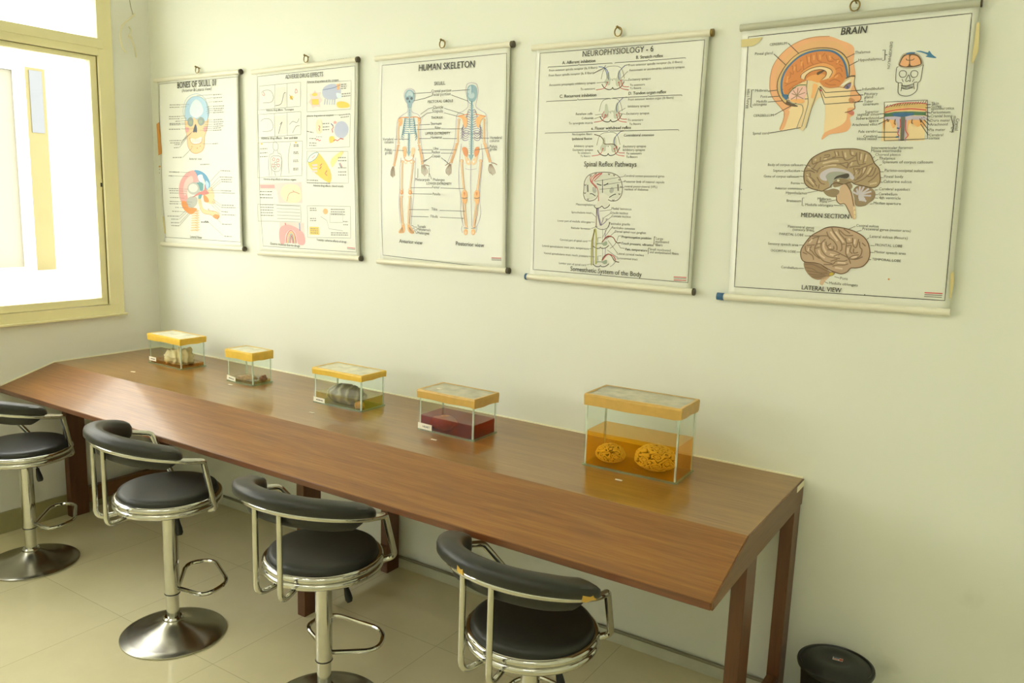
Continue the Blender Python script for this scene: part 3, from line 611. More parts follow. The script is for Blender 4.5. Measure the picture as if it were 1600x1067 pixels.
ART = {
'skull': {'o': [0.0627, 2.0808], 'T': [
["BONES OF SKULL 01",875,-206,1421,"ink",0.02,0,1.25],
["(Anterior & Lateral View)",1049,-301,1096,"ink",0,0,1.0],
["Anterior view",1263,-1882,480,"ink",0,0,1.0],
["Lateral View",1172,-3742,454,"ink",0.01,0,1.0],
], 'P': [
["gold",1,0,[118,-2044,116,-2050,108,-2057,98,-2062,85,-2066,70,-2066,56,-2066,44,-2062,34,-2058,28,-2051,26,-2044,29,-2037,36,-2031,46,-2026,60,-2022,74,-2022,88,-2022,100,-2026,110,-2030,116,-2036]],
["ink",4,0,[84,-2108,78,-2114,68,-2116,57,-2114,53,-2108,58,-2101,68,-2098,80,-2101]],
["ink",4,0,[78,-2198,72,-2204,62,-2207,51,-2204,47,-2198,52,-2192,63,-2189,74,-2192]],
["peach",1,1,[1149,-898,1126,-1142,1186,-1328,1205,-1544,1310,-1668,1433,-1724,1582,-1724,1749,-1670,1823,-1564,1848,-1336,1940,-1157,1970,-918,1556,-786]],
["sky",2,1,[1574,-420,1374,-443,1208,-548,1134,-714,1128,-897,1206,-975,1450,-899,1547,-953,1673,-898,1864,-990,1980,-918,1980,-710,1910,-558,1768,-458]],
["skyl",3,1,[1570,-486,1418,-556,1310,-719,1354,-842,1549,-908,1750,-838,1814,-734,1724,-566]],
["boneg",4,1,[1238,-930,1351,-887,1438,-950,1416,-1072,1314,-1103,1222,-1036]],
["boneg",4,1,[1596,-954,1708,-890,1832,-944,1838,-1041,1713,-1092,1622,-1046]],
["sage",5,0,[1394,-1010,1391,-1023,1382,-1034,1368,-1044,1351,-1050,1332,-1052,1314,-1049,1298,-1042,1284,-1032,1276,-1020,1274,-1008,1278,-994,1287,-982,1301,-974,1318,-968,1337,-966,1355,-968,1372,-975,1384,-984,1392,-996]],
["sage",5,0,[1776,-1004,1772,-1016,1762,-1028,1748,-1037,1730,-1042,1710,-1044,1690,-1042,1673,-1036,1660,-1026,1651,-1014,1648,-1000,1652,-988,1662,-976,1676,-967,1694,-962,1714,-960,1734,-962,1752,-968,1765,-978,1774,-990]],
["dkb",5,1,[1518,-1043,1425,-1194,1447,-1248,1494,-1225,1532,-1250,1570,-1196]],
["pink",3,1,[1126,-1118,1262,-1138,1242,-1221,1156,-1235]],
["pink",3,1,[1808,-1140,1941,-1121,1908,-1217,1819,-1230]],
["white",3,1,[1315,-1376,1514,-1393,1725,-1350,1700,-1472,1509,-1510,1350,-1477]],
["peachd",4,0,[1386,-1570,1379,-1578,1365,-1582,1351,-1578,1346,-1570,1352,-1560,1366,-1557,1380,-1561]],
["peachd",4,0,[1695,-1562,1688,-1571,1674,-1574,1660,-1571,1656,-1562,1662,-1554,1676,-1550,1690,-1554]],
["peachd",4,0,[1584,-1608,1578,-1616,1563,-1620,1549,-1616,1544,-1608,1550,-1599,1564,-1596,1578,-1599]],
["pink",2,1,[1428,-2126,1130,-2190,892,-2382,806,-2618,846,-2840,946,-2894,1134,-2864,1114,-2668,1176,-2478,1372,-2418,1575,-2384,1532,-2248]],
["pinkl",3,1,[1330,-2257,1095,-2354,980,-2576,1022,-2734,1114,-2668,1176,-2478,1374,-2388]],
["skyb",2,1,[1428,-2126,1657,-2136,1870,-2235,1990,-2408,1964,-2550,1854,-2574,1809,-2482,1822,-2405,1739,-2283,1752,-2437,1710,-2468,1575,-2384,1532,-2248]],
["skyl",3,1,[1556,-2248,1722,-2222,1756,-2344,1742,-2437,1600,-2372]],
["sky",4,1,[1864,-2358,1959,-2434,1924,-2542,1856,-2543,1831,-2436]],
["grey",3,0,[1637,-2548,1622,-2594,1586,-2636,1530,-2671,1460,-2694,1382,-2703,1306,-2698,1238,-2678,1184,-2646,1150,-2604,1140,-2558,1155,-2510,1193,-2468,1250,-2434,1321,-2411,1398,-2402,1474,-2408,1542,-2428,1594,-2461,1627,-2502]],
["greyl",4,0,[1537,-2540,1527,-2571,1502,-2600,1462,-2622,1414,-2638,1360,-2644,1307,-2640,1260,-2627,1222,-2606,1199,-2578,1192,-2547,1202,-2516,1228,-2488,1268,-2464,1317,-2450,1370,-2444,1424,-2448,1470,-2461,1508,-2482,1530,-2510]],
["teal",4,1,[1503,-2416,1723,-2413,1725,-2577,1624,-2600,1570,-2471]],
["grey",3,1,[1122,-2794,1356,-2732,1494,-2784,1473,-2910,1342,-3003,1178,-3008,1100,-2916]],
["pinkd",4,1,[1302,-2774,1562,-2642,1764,-2586,1801,-2436,1844,-2574,1949,-2649,1759,-2700,1534,-2706]],
["org",4,1,[896,-2870,928,-3029,1119,-3150,1282,-3163,1466,-3043,1366,-3014,1162,-3008,1082,-2884]],
["peach",4,1,[1515,-2784,1624,-2800,1684,-3004,1881,-3054,2184,-3080,2296,-3169,2186,-3248,1984,-3162,1698,-3129,1574,-3008]],
["peach",3,1,[1740,-2692,2004,-2500,2061,-2554,2132,-2700,2100,-2769,2154,-2875,1972,-2902,1762,-2846]],
["org",4,1,[1739,-2700,1866,-2744,1925,-2851,1752,-2856]],
["org",5,1,[2142,-3138,2296,-3169,2186,-3248,2056,-3197]],
["teal",5,1,[1559,-2705,1670,-2686,1630,-2781,1544,-2790]],
["peach",2,1,[1276,-3081,1516,-3060,1524,-3092,1285,-3109]],
["peach",2,1,[1268,-3138,1514,-3117,1522,-3148,1277,-3166]],
["peach",2,1,[1260,-3196,1510,-3174,1519,-3205,1269,-3224]],
["peach",2,1,[1252,-3253,1508,-3230,1516,-3262,1261,-3282]],
["peach",2,1,[1244,-3310,1505,-3288,1514,-3318,1252,-3339]],
["peach",2,1,[1236,-3368,1502,-3344,1510,-3376,1244,-3396]],
["peach",2,1,[1228,-3426,1499,-3402,1508,-3432,1236,-3454]],
["peach",2,1,[1220,-3484,1496,-3458,1505,-3490,1228,-3512]],
["peach",2,1,[1212,-3542,1494,-3516,1502,-3547,1220,-3570]],
["peachd",6,0,[1922,-3028,1916,-3036,1902,-3041,1888,-3038,1882,-3029,1888,-3020,1902,-3016,1916,-3019]],
["peachd",6,0,[2087,-3068,2081,-3078,2066,-3082,2053,-3078,2048,-3070,2054,-3061,2068,-3057,2082,-3060]],
], 'L': [
["ink",5,3,0,1,[132,-75,3071,-50,3052,-3746,160,-3780]],
["gry",14,4,0,0,[554,-580,623,-582]],
["gry",14,4,0,0,[640,-582,681,-584]],
["gry",14,4,0,0,[699,-584,758,-585]],
["gry",14,4,0,0,[776,-586,810,-586]],
["gry",14,4,0,0,[828,-586,898,-588]],
["gry",14,4,0,0,[916,-589,961,-590]],
["gry",4,4,0,0,[983,-586,1148,-588,1304,-588]],
["gry",14,4,0,0,[550,-637,618,-638]],
["gry",14,4,0,0,[636,-639,708,-640]],
["gry",14,4,0,0,[725,-641,751,-642]],
["gry",14,4,0,0,[769,-642,818,-643]],
["gry",14,4,0,0,[836,-643,875,-644]],
["gry",14,4,0,0,[892,-644,932,-645]],
["gry",4,4,0,0,[980,-642,1052,-640,1208,-641]],
["gry",14,4,0,0,[515,-854,588,-856]],
["gry",14,4,0,0,[607,-856,678,-858]],
["gry",14,4,0,0,[697,-858,725,-858]],
["gry",14,4,0,0,[744,-858,793,-859]],
["gry",14,4,0,0,[812,-860,882,-860]],
["gry",14,4,0,0,[901,-861,946,-862]],
["gry",4,4,0,0,[968,-858,982,-854,1140,-854]],
["gry",14,4,0,0,[512,-908,587,-908]],
["gry",14,4,0,0,[606,-908,656,-910]],
["gry",14,4,0,0,[674,-910,714,-910]],
["gry",14,4,0,0,[733,-910,774,-911]],
["gry",14,4,0,0,[794,-912,830,-912]],
["gry",14,4,0,0,[849,-912,920,-913]],
["gry",4,4,0,0,[964,-910,1022,-907,1180,-906]],
["gry",14,4,0,0,[758,-970,848,-970]],
["gry",14,4,0,0,[870,-970,914,-970]],
["gry",14,4,0,0,[937,-970,954,-970]],
["gry",4,4,0,0,[976,-966,1084,-964,1241,-964]],
["gry",14,4,0,0,[528,-1018,608,-1018]],
["gry",14,4,0,0,[627,-1018,686,-1019]],
["gry",14,4,0,0,[704,-1020,750,-1020]],
["gry",14,4,0,0,[768,-1020,847,-1021]],
["gry",14,4,0,0,[866,-1022,949,-1022]],
["gry",4,4,0,0,[973,-1018,1124,-1018,1280,-1016]],
["gry",14,4,0,0,[526,-1048,590,-1049]],
["gry",14,4,0,0,[608,-1049,683,-1050]],
["gry",14,4,0,0,[702,-1050,762,-1050]],
["gry",14,4,0,0,[781,-1051,818,-1051]],
["gry",14,4,0,0,[837,-1052,891,-1052]],
["gry",14,4,0,0,[910,-1052,949,-1052]],
["gry",4,4,0,0,[971,-1048,1172,-1048,1328,-1048]],
["gry",14,4,0,0,[497,-1153,567,-1154]],
["gry",14,4,0,0,[587,-1154,672,-1154]],
["gry",14,4,0,0,[692,-1155,758,-1156]],
["gry",14,4,0,0,[778,-1156,842,-1156]],
["gry",14,4,0,0,[862,-1156,930,-1157]],
["gry",4,4,0,0,[972,-1153,1274,-1154,1429,-1153]],
["gry",14,4,0,0,[502,-1423,539,-1423]],
["gry",14,4,0,0,[560,-1423,610,-1423]],
["gry",14,4,0,0,[630,-1423,668,-1423]],
["gry",14,4,0,0,[688,-1423,752,-1423]],
["gry",14,4,0,0,[772,-1423,856,-1423]],
["gry",14,4,0,0,[876,-1423,905,-1424]],
["gry",14,4,0,0,[925,-1424,957,-1424]],
["gry",4,4,0,0,[979,-1419,1001,-1420,1426,-1208]],
["gry",14,4,0,0,[529,-1476,594,-1476]],
["gry",14,4,0,0,[613,-1476,644,-1476]],
["gry",14,4,0,0,[663,-1476,730,-1476]],
["gry",14,4,0,0,[750,-1476,826,-1476]],
["gry",14,4,0,0,[844,-1476,894,-1476]],
["gry",4,4,0,0,[933,-1471,954,-1472,1338,-1259]],
["gry",14,4,0,0,[689,-1518,719,-1517]],
["gry",14,4,0,0,[737,-1517,800,-1516]],
["gry",14,4,0,0,[818,-1516,894,-1514]],
["gry",4,4,0,0,[916,-1510,938,-1510,1173,-1296]],
["gry",14,4,0,0,[670,-1592,725,-1592]],
["gry",14,4,0,0,[746,-1591,802,-1590]],
["gry",14,4,0,0,[822,-1590,846,-1589]],
["gry",4,4,0,0,[868,-1585,890,-1585,1169,-1369]],
["gry",14,4,0,0,[612,-1827,686,-1826]],
["gry",14,4,0,0,[707,-1826,794,-1825]],
["gry",14,4,0,0,[815,-1824,862,-1824]],
["gry",14,4,0,0,[882,-1824,964,-1822]],
["gry",4,4,0,0,[986,-1818,1008,-1818,1370,-1601]],
["gry",14,4,0,0,[2187,-406,2254,-406]],
["gry",14,4,0,0,[2272,-406,2324,-406]],
["gry",14,4,0,0,[2342,-406,2422,-406]],
["gry",14,4,0,0,[2440,-406,2469,-406]],
["gry",14,4,0,0,[2487,-406,2500,-406]],
["gry",4,4,0,0,[2167,-402,2039,-400,1593,-408]],
["gry",14,4,0,0,[2198,-477,2254,-477]],
["gry",14,4,0,0,[2271,-477,2302,-477]],
["gry",14,4,0,0,[2320,-477,2376,-476]],
["gry",14,4,0,0,[2394,-476,2434,-476]],
["gry",14,4,0,0,[2452,-476,2497,-476]],
["gry",4,4,0,0,[2178,-472,2050,-472,1878,-490]],
["gry",14,4,0,0,[2194,-564,2229,-564]],
["gry",14,4,0,0,[2248,-564,2324,-564]],
["gry",14,4,0,0,[2342,-564,2373,-564]],
["gry",14,4,0,0,[2392,-564,2447,-564]],
["gry",14,4,0,0,[2466,-564,2514,-564]],
["gry",4,4,0,0,[2174,-560,2046,-559,2010,-583]],
["gry",14,4,0,0,[2176,-664,2232,-664]],
["gry",14,4,0,0,[2250,-664,2284,-664]],
["gry",14,4,0,0,[2301,-664,2336,-664]],
["gry",14,4,0,0,[2353,-664,2379,-664]],
["gry",14,4,0,0,[2396,-664,2448,-664]],
["gry",14,4,0,0,[2466,-664,2494,-664]],
["gry",14,4,0,0,[2511,-664,2572,-664]],
["gry",4,4,0,0,[2156,-659,2027,-659,1924,-681]],
["gry",14,4,0,0,[2186,-718,2248,-718]],
["gry",14,4,0,0,[2265,-718,2342,-718]],
["gry",14,4,0,0,[2358,-718,2417,-718]],
["gry",14,4,0,0,[2434,-718,2508,-718]],
["gry",14,4,0,0,[2524,-718,2554,-718]],
["gry",4,4,0,0,[2166,-714,2038,-714,1948,-736]],
["gry",14,4,0,0,[2205,-760,2285,-760]],
["gry",14,4,0,0,[2302,-760,2338,-759]],
["gry",14,4,0,0,[2356,-759,2408,-758]],
["gry",14,4,0,0,[2425,-758,2466,-758]],
["gry",14,4,0,0,[2484,-758,2506,-757]],
["gry",4,4,0,0,[2185,-756,2056,-756,1920,-778]],
["gry",14,4,0,0,[2170,-806,2242,-806]],
["gry",14,4,0,0,[2258,-806,2300,-805]],
["gry",14,4,0,0,[2317,-805,2378,-805]],
["gry",14,4,0,0,[2395,-805,2461,-804]],
["gry",14,4,0,0,[2478,-804,2518,-804]],
["gry",14,4,0,0,[2535,-804,2556,-804]],
["gry",4,4,0,0,[2150,-801,2020,-802,1944,-824]],
["gry",14,4,0,0,[2182,-970,2252,-968]],
["gry",14,4,0,0,[2270,-968,2316,-968]],
["gry",14,4,0,0,[2332,-968,2408,-966]],
["gry",14,4,0,0,[2425,-966,2486,-966]],
["gry",14,4,0,0,[2502,-965,2516,-965]],
["gry",4,4,0,0,[2162,-964,2034,-966,1992,-964]],
["gry",14,4,0,0,[2180,-1020,2254,-1019]],
["gry",14,4,0,0,[2270,-1018,2319,-1018]],
["gry",14,4,0,0,[2336,-1018,2393,-1018]],
["gry",14,4,0,0,[2410,-1017,2480,-1016]],
["gry",14,4,0,0,[2496,-1016,2544,-1016]],
["gry",4,4,0,0,[2160,-1015,2031,-1016,1785,-1010]],
["gry",14,4,0,0,[2192,-1070,2253,-1069]],
["gry",14,4,0,0,[2272,-1068,2352,-1067]],
["gry",14,4,0,0,[2370,-1067,2452,-1066]],
["gry",14,4,0,0,[2470,-1065,2506,-1064]],
["gry",4,4,0,0,[2172,-1066,2042,-1067,1865,-1064]],
["gry",14,4,0,0,[2176,-1116,2216,-1116]],
["gry",14,4,0,0,[2233,-1116,2274,-1115]],
["gry",14,4,0,0,[2291,-1114,2356,-1114]],
["gry",14,4,0,0,[2372,-1114,2404,-1113]],
["gry",14,4,0,0,[2420,-1113,2447,-1112]],
["gry",14,4,0,0,[2464,-1112,2526,-1112]],
["gry",14,4,0,0,[2543,-1112,2557,-1111]],
["gry",4,4,0,0,[2156,-1112,2027,-1113,1814,-1109]],
["gry",14,4,0,0,[2174,-1158,2236,-1156]],
["gry",14,4,0,0,[2254,-1156,2316,-1155]],
["gry",14,4,0,0,[2334,-1154,2362,-1154]],
["gry",14,4,0,0,[2378,-1154,2442,-1152]],
["gry",14,4,0,0,[2460,-1152,2470,-1151]],
["gry",4,4,0,0,[2154,-1154,2025,-1156,1778,-1150]],
["gry",14,4,0,0,[2158,-1208,2209,-1207]],
["gry",14,4,0,0,[2227,-1207,2296,-1205]],
["gry",14,4,0,0,[2314,-1205,2374,-1204]],
["gry",14,4,0,0,[2392,-1203,2467,-1201]],
["gry",4,4,0,0,[2138,-1204,2009,-1206,1672,-1200]],
["gry",14,4,0,0,[2138,-1512,2196,-1510]],
["gry",14,4,0,0,[2214,-1508,2287,-1504]],
["gry",14,4,0,0,[2304,-1504,2336,-1502]],
["gry",4,4,0,0,[2118,-1508,1988,-1511,1761,-1509]],
["gry",14,4,0,0,[457,-2172,535,-2172]],
["gry",14,4,0,0,[554,-2172,594,-2172]],
["gry",14,4,0,0,[613,-2172,680,-2172]],
["gry",14,4,0,0,[698,-2172,740,-2172]],
["gry",14,4,0,0,[758,-2172,794,-2172]],
["gry",14,4,0,0,[812,-2172,862,-2172]],
["gry",4,4,0,0,[893,-2172,1269,-2182]],
["gry",14,4,0,0,[436,-2262,479,-2262]],
["gry",14,4,0,0,[499,-2263,567,-2264]],
["gry",14,4,0,0,[587,-2264,608,-2264]],
["gry",4,4,0,0,[630,-2264,1192,-2270]],
["gry",14,4,0,0,[418,-2574,458,-2573]],
["gry",14,4,0,0,[477,-2573,514,-2573]],
["gry",14,4,0,0,[532,-2572,606,-2572]],
["gry",14,4,0,0,[624,-2572,708,-2571]],
["gry",14,4,0,0,[726,-2571,790,-2570]],
["gry",4,4,0,0,[812,-2570,1176,-2576]],
["gry",14,4,0,0,[437,-2623,522,-2622]],
["gry",14,4,0,0,[542,-2622,605,-2622]],
["gry",14,4,0,0,[626,-2622,679,-2621]],
["gry",14,4,0,0,[699,-2620,787,-2620]],
["gry",4,4,0,0,[809,-2620,1137,-2626]],
["gry",14,4,0,0,[448,-2682,516,-2681]],
["gry",14,4,0,0,[536,-2680,594,-2680]],
["gry",14,4,0,0,[614,-2680,658,-2680]],
["gry",14,4,0,0,[677,-2680,723,-2679]],
["gry",14,4,0,0,[742,-2678,784,-2678]],
["gry",4,4,0,0,[806,-2678,1098,-2684]],
["gry",14,4,0,0,[450,-2790,484,-2790]],
["gry",14,4,0,0,[504,-2790,541,-2789]],
["gry",14,4,0,0,[560,-2789,624,-2788]],
["gry",14,4,0,0,[642,-2788,707,-2787]],
["gry",14,4,0,0,[726,-2787,778,-2786]],
["gry",4,4,0,0,[800,-2786,1019,-2794]],
["gry",14,4,0,0,[436,-2886,520,-2885]],
["gry",14,4,0,0,[540,-2884,582,-2884]],
["gry",14,4,0,0,[602,-2884,641,-2883]],
["gry",14,4,0,0,[660,-2882,706,-2882]],
["gry",14,4,0,0,[726,-2882,772,-2881]],
["gry",4,4,0,0,[794,-2880,1304,-2879]],
["gry",14,4,0,0,[418,-2941,504,-2940]],
["gry",14,4,0,0,[525,-2940,572,-2938]],
["gry",14,4,0,0,[592,-2938,657,-2937]],
["gry",14,4,0,0,[677,-2937,760,-2936]],
["gry",4,4,0,0,[791,-2934,1229,-2935]],
["gry",14,4,0,0,[638,-3025,685,-3025]],
["gry",14,4,0,0,[711,-3025,768,-3025]],
["gry",4,4,0,0,[808,-3024,1152,-3026]],
["gry",14,4,0,0,[504,-3125,580,-3124]],
["gry",14,4,0,0,[602,-3124,678,-3122]],
["gry",14,4,0,0,[700,-3122,758,-3121]],
["gry",4,4,0,0,[780,-3120,1038,-3124]],
["gry",14,4,0,0,[300,-3252,378,-3249]],
["gry",14,4,0,0,[396,-3248,480,-3246]],
["gry",14,4,0,0,[499,-3246,574,-3244]],
["gry",14,4,0,0,[592,-3243,634,-3242]],
["gry",14,4,0,0,[652,-3242,733,-3239]],
["gry",14,4,0,0,[751,-3238,774,-3238]],
["gry",4,4,0,0,[796,-3232,1152,-3022]],
["gry",14,4,0,0,[448,-3319,502,-3318]],
["gry",14,4,0,0,[522,-3317,586,-3316]],
["gry",14,4,0,0,[607,-3315,643,-3314]],
["gry",14,4,0,0,[664,-3314,714,-3312]],
["gry",14,4,0,0,[735,-3312,747,-3312]],
["gry",4,4,0,0,[770,-3306,1172,-3066]],
["gry",14,4,0,0,[427,-3407,510,-3404]],
["gry",14,4,0,0,[530,-3404,568,-3403]],
["gry",14,4,0,0,[588,-3402,660,-3400]],
["gry",14,4,0,0,[680,-3400,732,-3398]],
["gry",14,4,0,0,[752,-3398,764,-3397]],
["gry",4,4,0,0,[787,-3392,1243,-3082]],
["gry",14,4,0,0,[438,-3480,484,-3478]],
["gry",14,4,0,0,[505,-3478,556,-3476]],
["gry",14,4,0,0,[577,-3476,662,-3474]],
["gry",14,4,0,0,[683,-3473,738,-3471]],
["gry",4,4,0,0,[760,-3466,1256,-3117]],
["gry",14,4,0,0,[2402,-2124,2440,-2124]],
["gry",14,4,0,0,[2458,-2125,2538,-2126]],
["gry",14,4,0,0,[2556,-2126,2610,-2127]],
["gry",14,4,0,0,[2628,-2128,2667,-2128]],
["gry",14,4,0,0,[2685,-2128,2732,-2129]],
["gry",14,4,0,0,[2749,-2130,2762,-2130]],
["gry",4,4,0,0,[2382,-2124,1996,-2386]],
["gry",14,4,0,0,[2356,-2270,2426,-2270]],
["gry",14,4,0,0,[2443,-2270,2488,-2270]],
["gry",14,4,0,0,[2504,-2270,2532,-2270]],
["gry",14,4,0,0,[2549,-2270,2622,-2271]],
["gry",14,4,0,0,[2638,-2271,2675,-2271]],
["gry",14,4,0,0,[2691,-2272,2722,-2272]],
["gry",14,4,0,0,[2738,-2272,2788,-2272]],
["gry",14,4,0,0,[2804,-2272,2822,-2272]],
["gry",4,4,0,0,[2336,-2270,2026,-2481]],
["gry",14,4,0,0,[2408,-2324,2475,-2325]],
["gry",14,4,0,0,[2492,-2325,2565,-2326]],
["gry",14,4,0,0,[2582,-2326,2635,-2326]],
["gry",14,4,0,0,[2652,-2326,2691,-2326]],
["gry",14,4,0,0,[2708,-2326,2758,-2327]],
["gry",14,4,0,0,[2775,-2327,2794,-2328]],
["gry",4,4,0,0,[2388,-2324,2003,-2546]],
["gry",14,4,0,0,[2419,-2376,2478,-2376]],
["gry",14,4,0,0,[2494,-2376,2546,-2376]],
["gry",14,4,0,0,[2563,-2376,2638,-2376]],
["gry",14,4,0,0,[2655,-2377,2691,-2377]],
["gry",14,4,0,0,[2708,-2377,2737,-2378]],
["gry",14,4,0,0,[2754,-2378,2788,-2378]],
["gry",4,4,0,0,[2398,-2376,2022,-2589]],
["gry",14,4,0,0,[2376,-2582,2414,-2582]],
["gry",14,4,0,0,[2432,-2582,2470,-2582]],
["gry",14,4,0,0,[2487,-2582,2520,-2582]],
["gry",14,4,0,0,[2536,-2582,2603,-2582]],
["gry",14,4,0,0,[2620,-2582,2662,-2582]],
["gry",14,4,0,0,[2679,-2582,2752,-2582]],
["gry",4,4,0,0,[2356,-2582,1708,-2596]],
["gry",14,4,0,0,[2408,-2636,2444,-2636]],
["gry",14,4,0,0,[2460,-2636,2519,-2636]],
["gry",14,4,0,0,[2536,-2636,2583,-2636]],
["gry",14,4,0,0,[2599,-2636,2630,-2636]],
["gry",14,4,0,0,[2646,-2636,2678,-2636]],
["gry",14,4,0,0,[2694,-2636,2723,-2636]],
["gry",14,4,0,0,[2739,-2635,2770,-2635]],
["gry",14,4,0,0,[2786,-2635,2828,-2635]],
["gry",14,4,0,0,[2844,-2634,2874,-2634]],
["gry",4,4,0,0,[2388,-2637,1776,-2647]],
["gry",14,4,0,0,[2396,-2917,2466,-2916]],
["gry",14,4,0,0,[2484,-2916,2560,-2915]],
["gry",14,4,0,0,[2577,-2914,2654,-2914]],
["gry",14,4,0,0,[2672,-2914,2738,-2912]],
["gry",14,4,0,0,[2756,-2912,2834,-2912]],
["gry",4,4,0,0,[2376,-2918,2082,-2783]],
["gry",14,4,0,0,[2381,-2969,2436,-2968]],
["gry",14,4,0,0,[2454,-2968,2492,-2968]],
["gry",14,4,0,0,[2510,-2967,2551,-2966]],
["gry",14,4,0,0,[2569,-2966,2624,-2966]],
["gry",14,4,0,0,[2642,-2965,2687,-2964]],
["gry",14,4,0,0,[2704,-2964,2774,-2963]],
["gry",14,4,0,0,[2791,-2963,2839,-2962]],
["gry",14,4,0,0,[2856,-2962,2889,-2962]],
["gry",4,4,0,0,[2360,-2970,2046,-2828]],
["gry",14,4,0,0,[2377,-3068,2424,-3069]],
["gry",14,4,0,0,[2441,-3069,2472,-3069]],
["gry",14,4,0,0,[2488,-3069,2558,-3069]],
["gry",14,4,0,0,[2574,-3069,2612,-3069]],
["gry",4,4,0,0,[2356,-3070,2030,-2850]],
["gry",14,4,0,0,[2388,-3142,2428,-3141]],
["gry",14,4,0,0,[2446,-3141,2474,-3140]],
["gry",14,4,0,0,[2492,-3140,2558,-3138]],
["gry",14,4,0,0,[2576,-3138,2608,-3138]],
["gry",14,4,0,0,[2625,-3137,2679,-3136]],
["gry",14,4,0,0,[2696,-3136,2767,-3134]],
["gry",14,4,0,0,[2784,-3134,2840,-3133]],
["gry",14,4,0,0,[2858,-3132,2882,-3132]],
["gry",4,4,0,0,[2367,-3142,2007,-2916]],
["gry",14,4,0,0,[2392,-3359,2454,-3358]],
["gry",14,4,0,0,[2471,-3358,2497,-3357]],
["gry",14,4,0,0,[2514,-3356,2580,-3356]],
["gry",14,4,0,0,[2597,-3355,2622,-3354]],
["gry",14,4,0,0,[2638,-3354,2684,-3354]],
["gry",14,4,0,0,[2702,-3353,2736,-3352]],
["gry",4,4,0,0,[2372,-3360,2134,-3173]],
["gry",14,4,0,0,[2462,-3638,2526,-3638]],
["gry",14,4,0,0,[2544,-3637,2628,-3636]],
["gry",14,4,0,0,[2647,-3636,2674,-3635]],
["gry",14,4,0,0,[2692,-3634,2725,-3634]],
["gry",4,4,0,0,[2442,-3640,1884,-3336]],
["gry",14,4,0,0,[1668,-1987,1722,-1986]],
["gry",14,4,0,0,[1739,-1985,1781,-1984]],
["gry",14,4,0,0,[1798,-1984,1872,-1981]],
["gry",14,4,0,0,[1890,-1980,1944,-1979]],
["gry",14,4,0,0,[1962,-1978,2000,-1978]],
["ink",18,4,0,0,[1602,-3344,1666,-3344]],
["ink",18,4,0,0,[1686,-3343,1750,-3342]],
["ink",18,4,0,0,[1770,-3342,1822,-3342]],
["ink",18,4,0,0,[1841,-3342,1884,-3341]],
["ink",16,4,0,0,[1744,-3320,1794,-3322]],
["ink",16,4,0,0,[1818,-3322,1874,-3323]],
["peachd",6,4,0,0,[1374,-1392,1376,-1471]],
["peachd",6,4,0,0,[1420,-1392,1420,-1472]],
["peachd",6,4,0,0,[1465,-1392,1466,-1472]],
["peachd",6,4,0,0,[1510,-1393,1510,-1472]],
["peachd",6,4,0,0,[1554,-1394,1556,-1473]],
["peachd",6,4,0,0,[1599,-1394,1600,-1474]],
["peachd",6,4,0,0,[1644,-1394,1645,-1474]],
["peachd",6,4,0,0,[1688,-1395,1690,-1474]],
["peachd",9,4,1,0,[1286,-1360,1321,-1458,1419,-1508,1568,-1510,1718,-1480,1753,-1381]],
["peachd",7,4,1,0,[1149,-898,1126,-1142,1186,-1328,1205,-1544,1310,-1668,1433,-1724,1582,-1724,1749,-1670,1823,-1564,1848,-1336,1940,-1157,1970,-918]],
["skyd",6,4,1,0,[1128,-897,1134,-714,1208,-548,1374,-443,1574,-420,1768,-458,1910,-558,1980,-710,1980,-918]],
["skyd",5,3,1,0,[1108,-896,1058,-712,1224,-443,1577,-360,1866,-462,2023,-711,2000,-889]],
["peachd",7,5,1,0,[1574,-3008,1698,-3129,1984,-3162,2186,-3248,2296,-3169,2184,-3080,1881,-3054]],
["org",6,3,0,0,[1389,-3077,1488,-3112]],
["org",6,3,0,0,[1386,-3134,1486,-3168]],
["org",6,3,0,0,[1383,-3191,1482,-3225]],
["org",6,3,0,0,[1380,-3248,1480,-3282]],
["org",6,3,0,0,[1377,-3305,1477,-3339]],
["org",6,3,0,0,[1374,-3362,1474,-3396]],
["org",6,3,0,0,[1372,-3420,1471,-3454]],
["org",6,3,0,0,[1368,-3477,1468,-3510]],
["org",6,3,0,0,[1366,-3534,1466,-3568]],
]},
'drug': {'o': [0.7731, 2.0848], 'T': [
["ADVERSE DRUG EFFECTS",1082,-199,1131,"ink",0.02,0,1.25],
["Adverse drug effects : Teratogens",496,-856,854,"ink",0.01,0,1.0],
["Adverse drug effects : liver and skin",320,-1454,1134,"ink",0.01,0,1.0],
["Adverse drug effects in various organs",377,-2336,1038,"ink",0.01,0,1.0],
["Gastric mucosa due to drugs",518,-3766,952,"ink",0.01,0,1.0],
["Adverse drug action at the synapse",1736,-312,922,"ink",0.01,0,1.0],
["Adverse drug action on receptors",1727,-1004,788,"ink",0.01,0,1.0],
["Adverse drug effects : blood vessels",1926,-2449,888,"ink",0.01,0,1.0],
["Toxicity : adverse effects of drugs",1989,-3596,895,"ink",0.01,0,1.0],
], 'P': [
["yel",1,0,[1316,-593,1313,-606,1306,-618,1294,-626,1280,-632,1264,-633,1249,-630,1235,-624,1224,-614,1217,-602,1214,-589,1218,-576,1225,-564,1236,-556,1250,-550,1266,-549,1282,-552,1296,-558,1306,-568,1314,-580]],
["greyl",1,0,[783,-368,1092,-356,1097,-763,786,-788]],
["greyl",1,0,[783,-960,1106,-942,1112,-1342,787,-1367]],
["greyl",1,0,[1325,-1559,1476,-1556,1476,-1638,1324,-1640]],
["greyl",1,0,[1322,-1710,1474,-1706,1473,-1788,1321,-1792]],
["greyl",1,0,[1320,-1882,1472,-1878,1470,-1960,1318,-1964]],
["greyl",1,0,[1316,-2055,1469,-2050,1468,-2132,1316,-2138]],
["greyl",1,0,[262,-1616,423,-1618,420,-1706,259,-1705]],
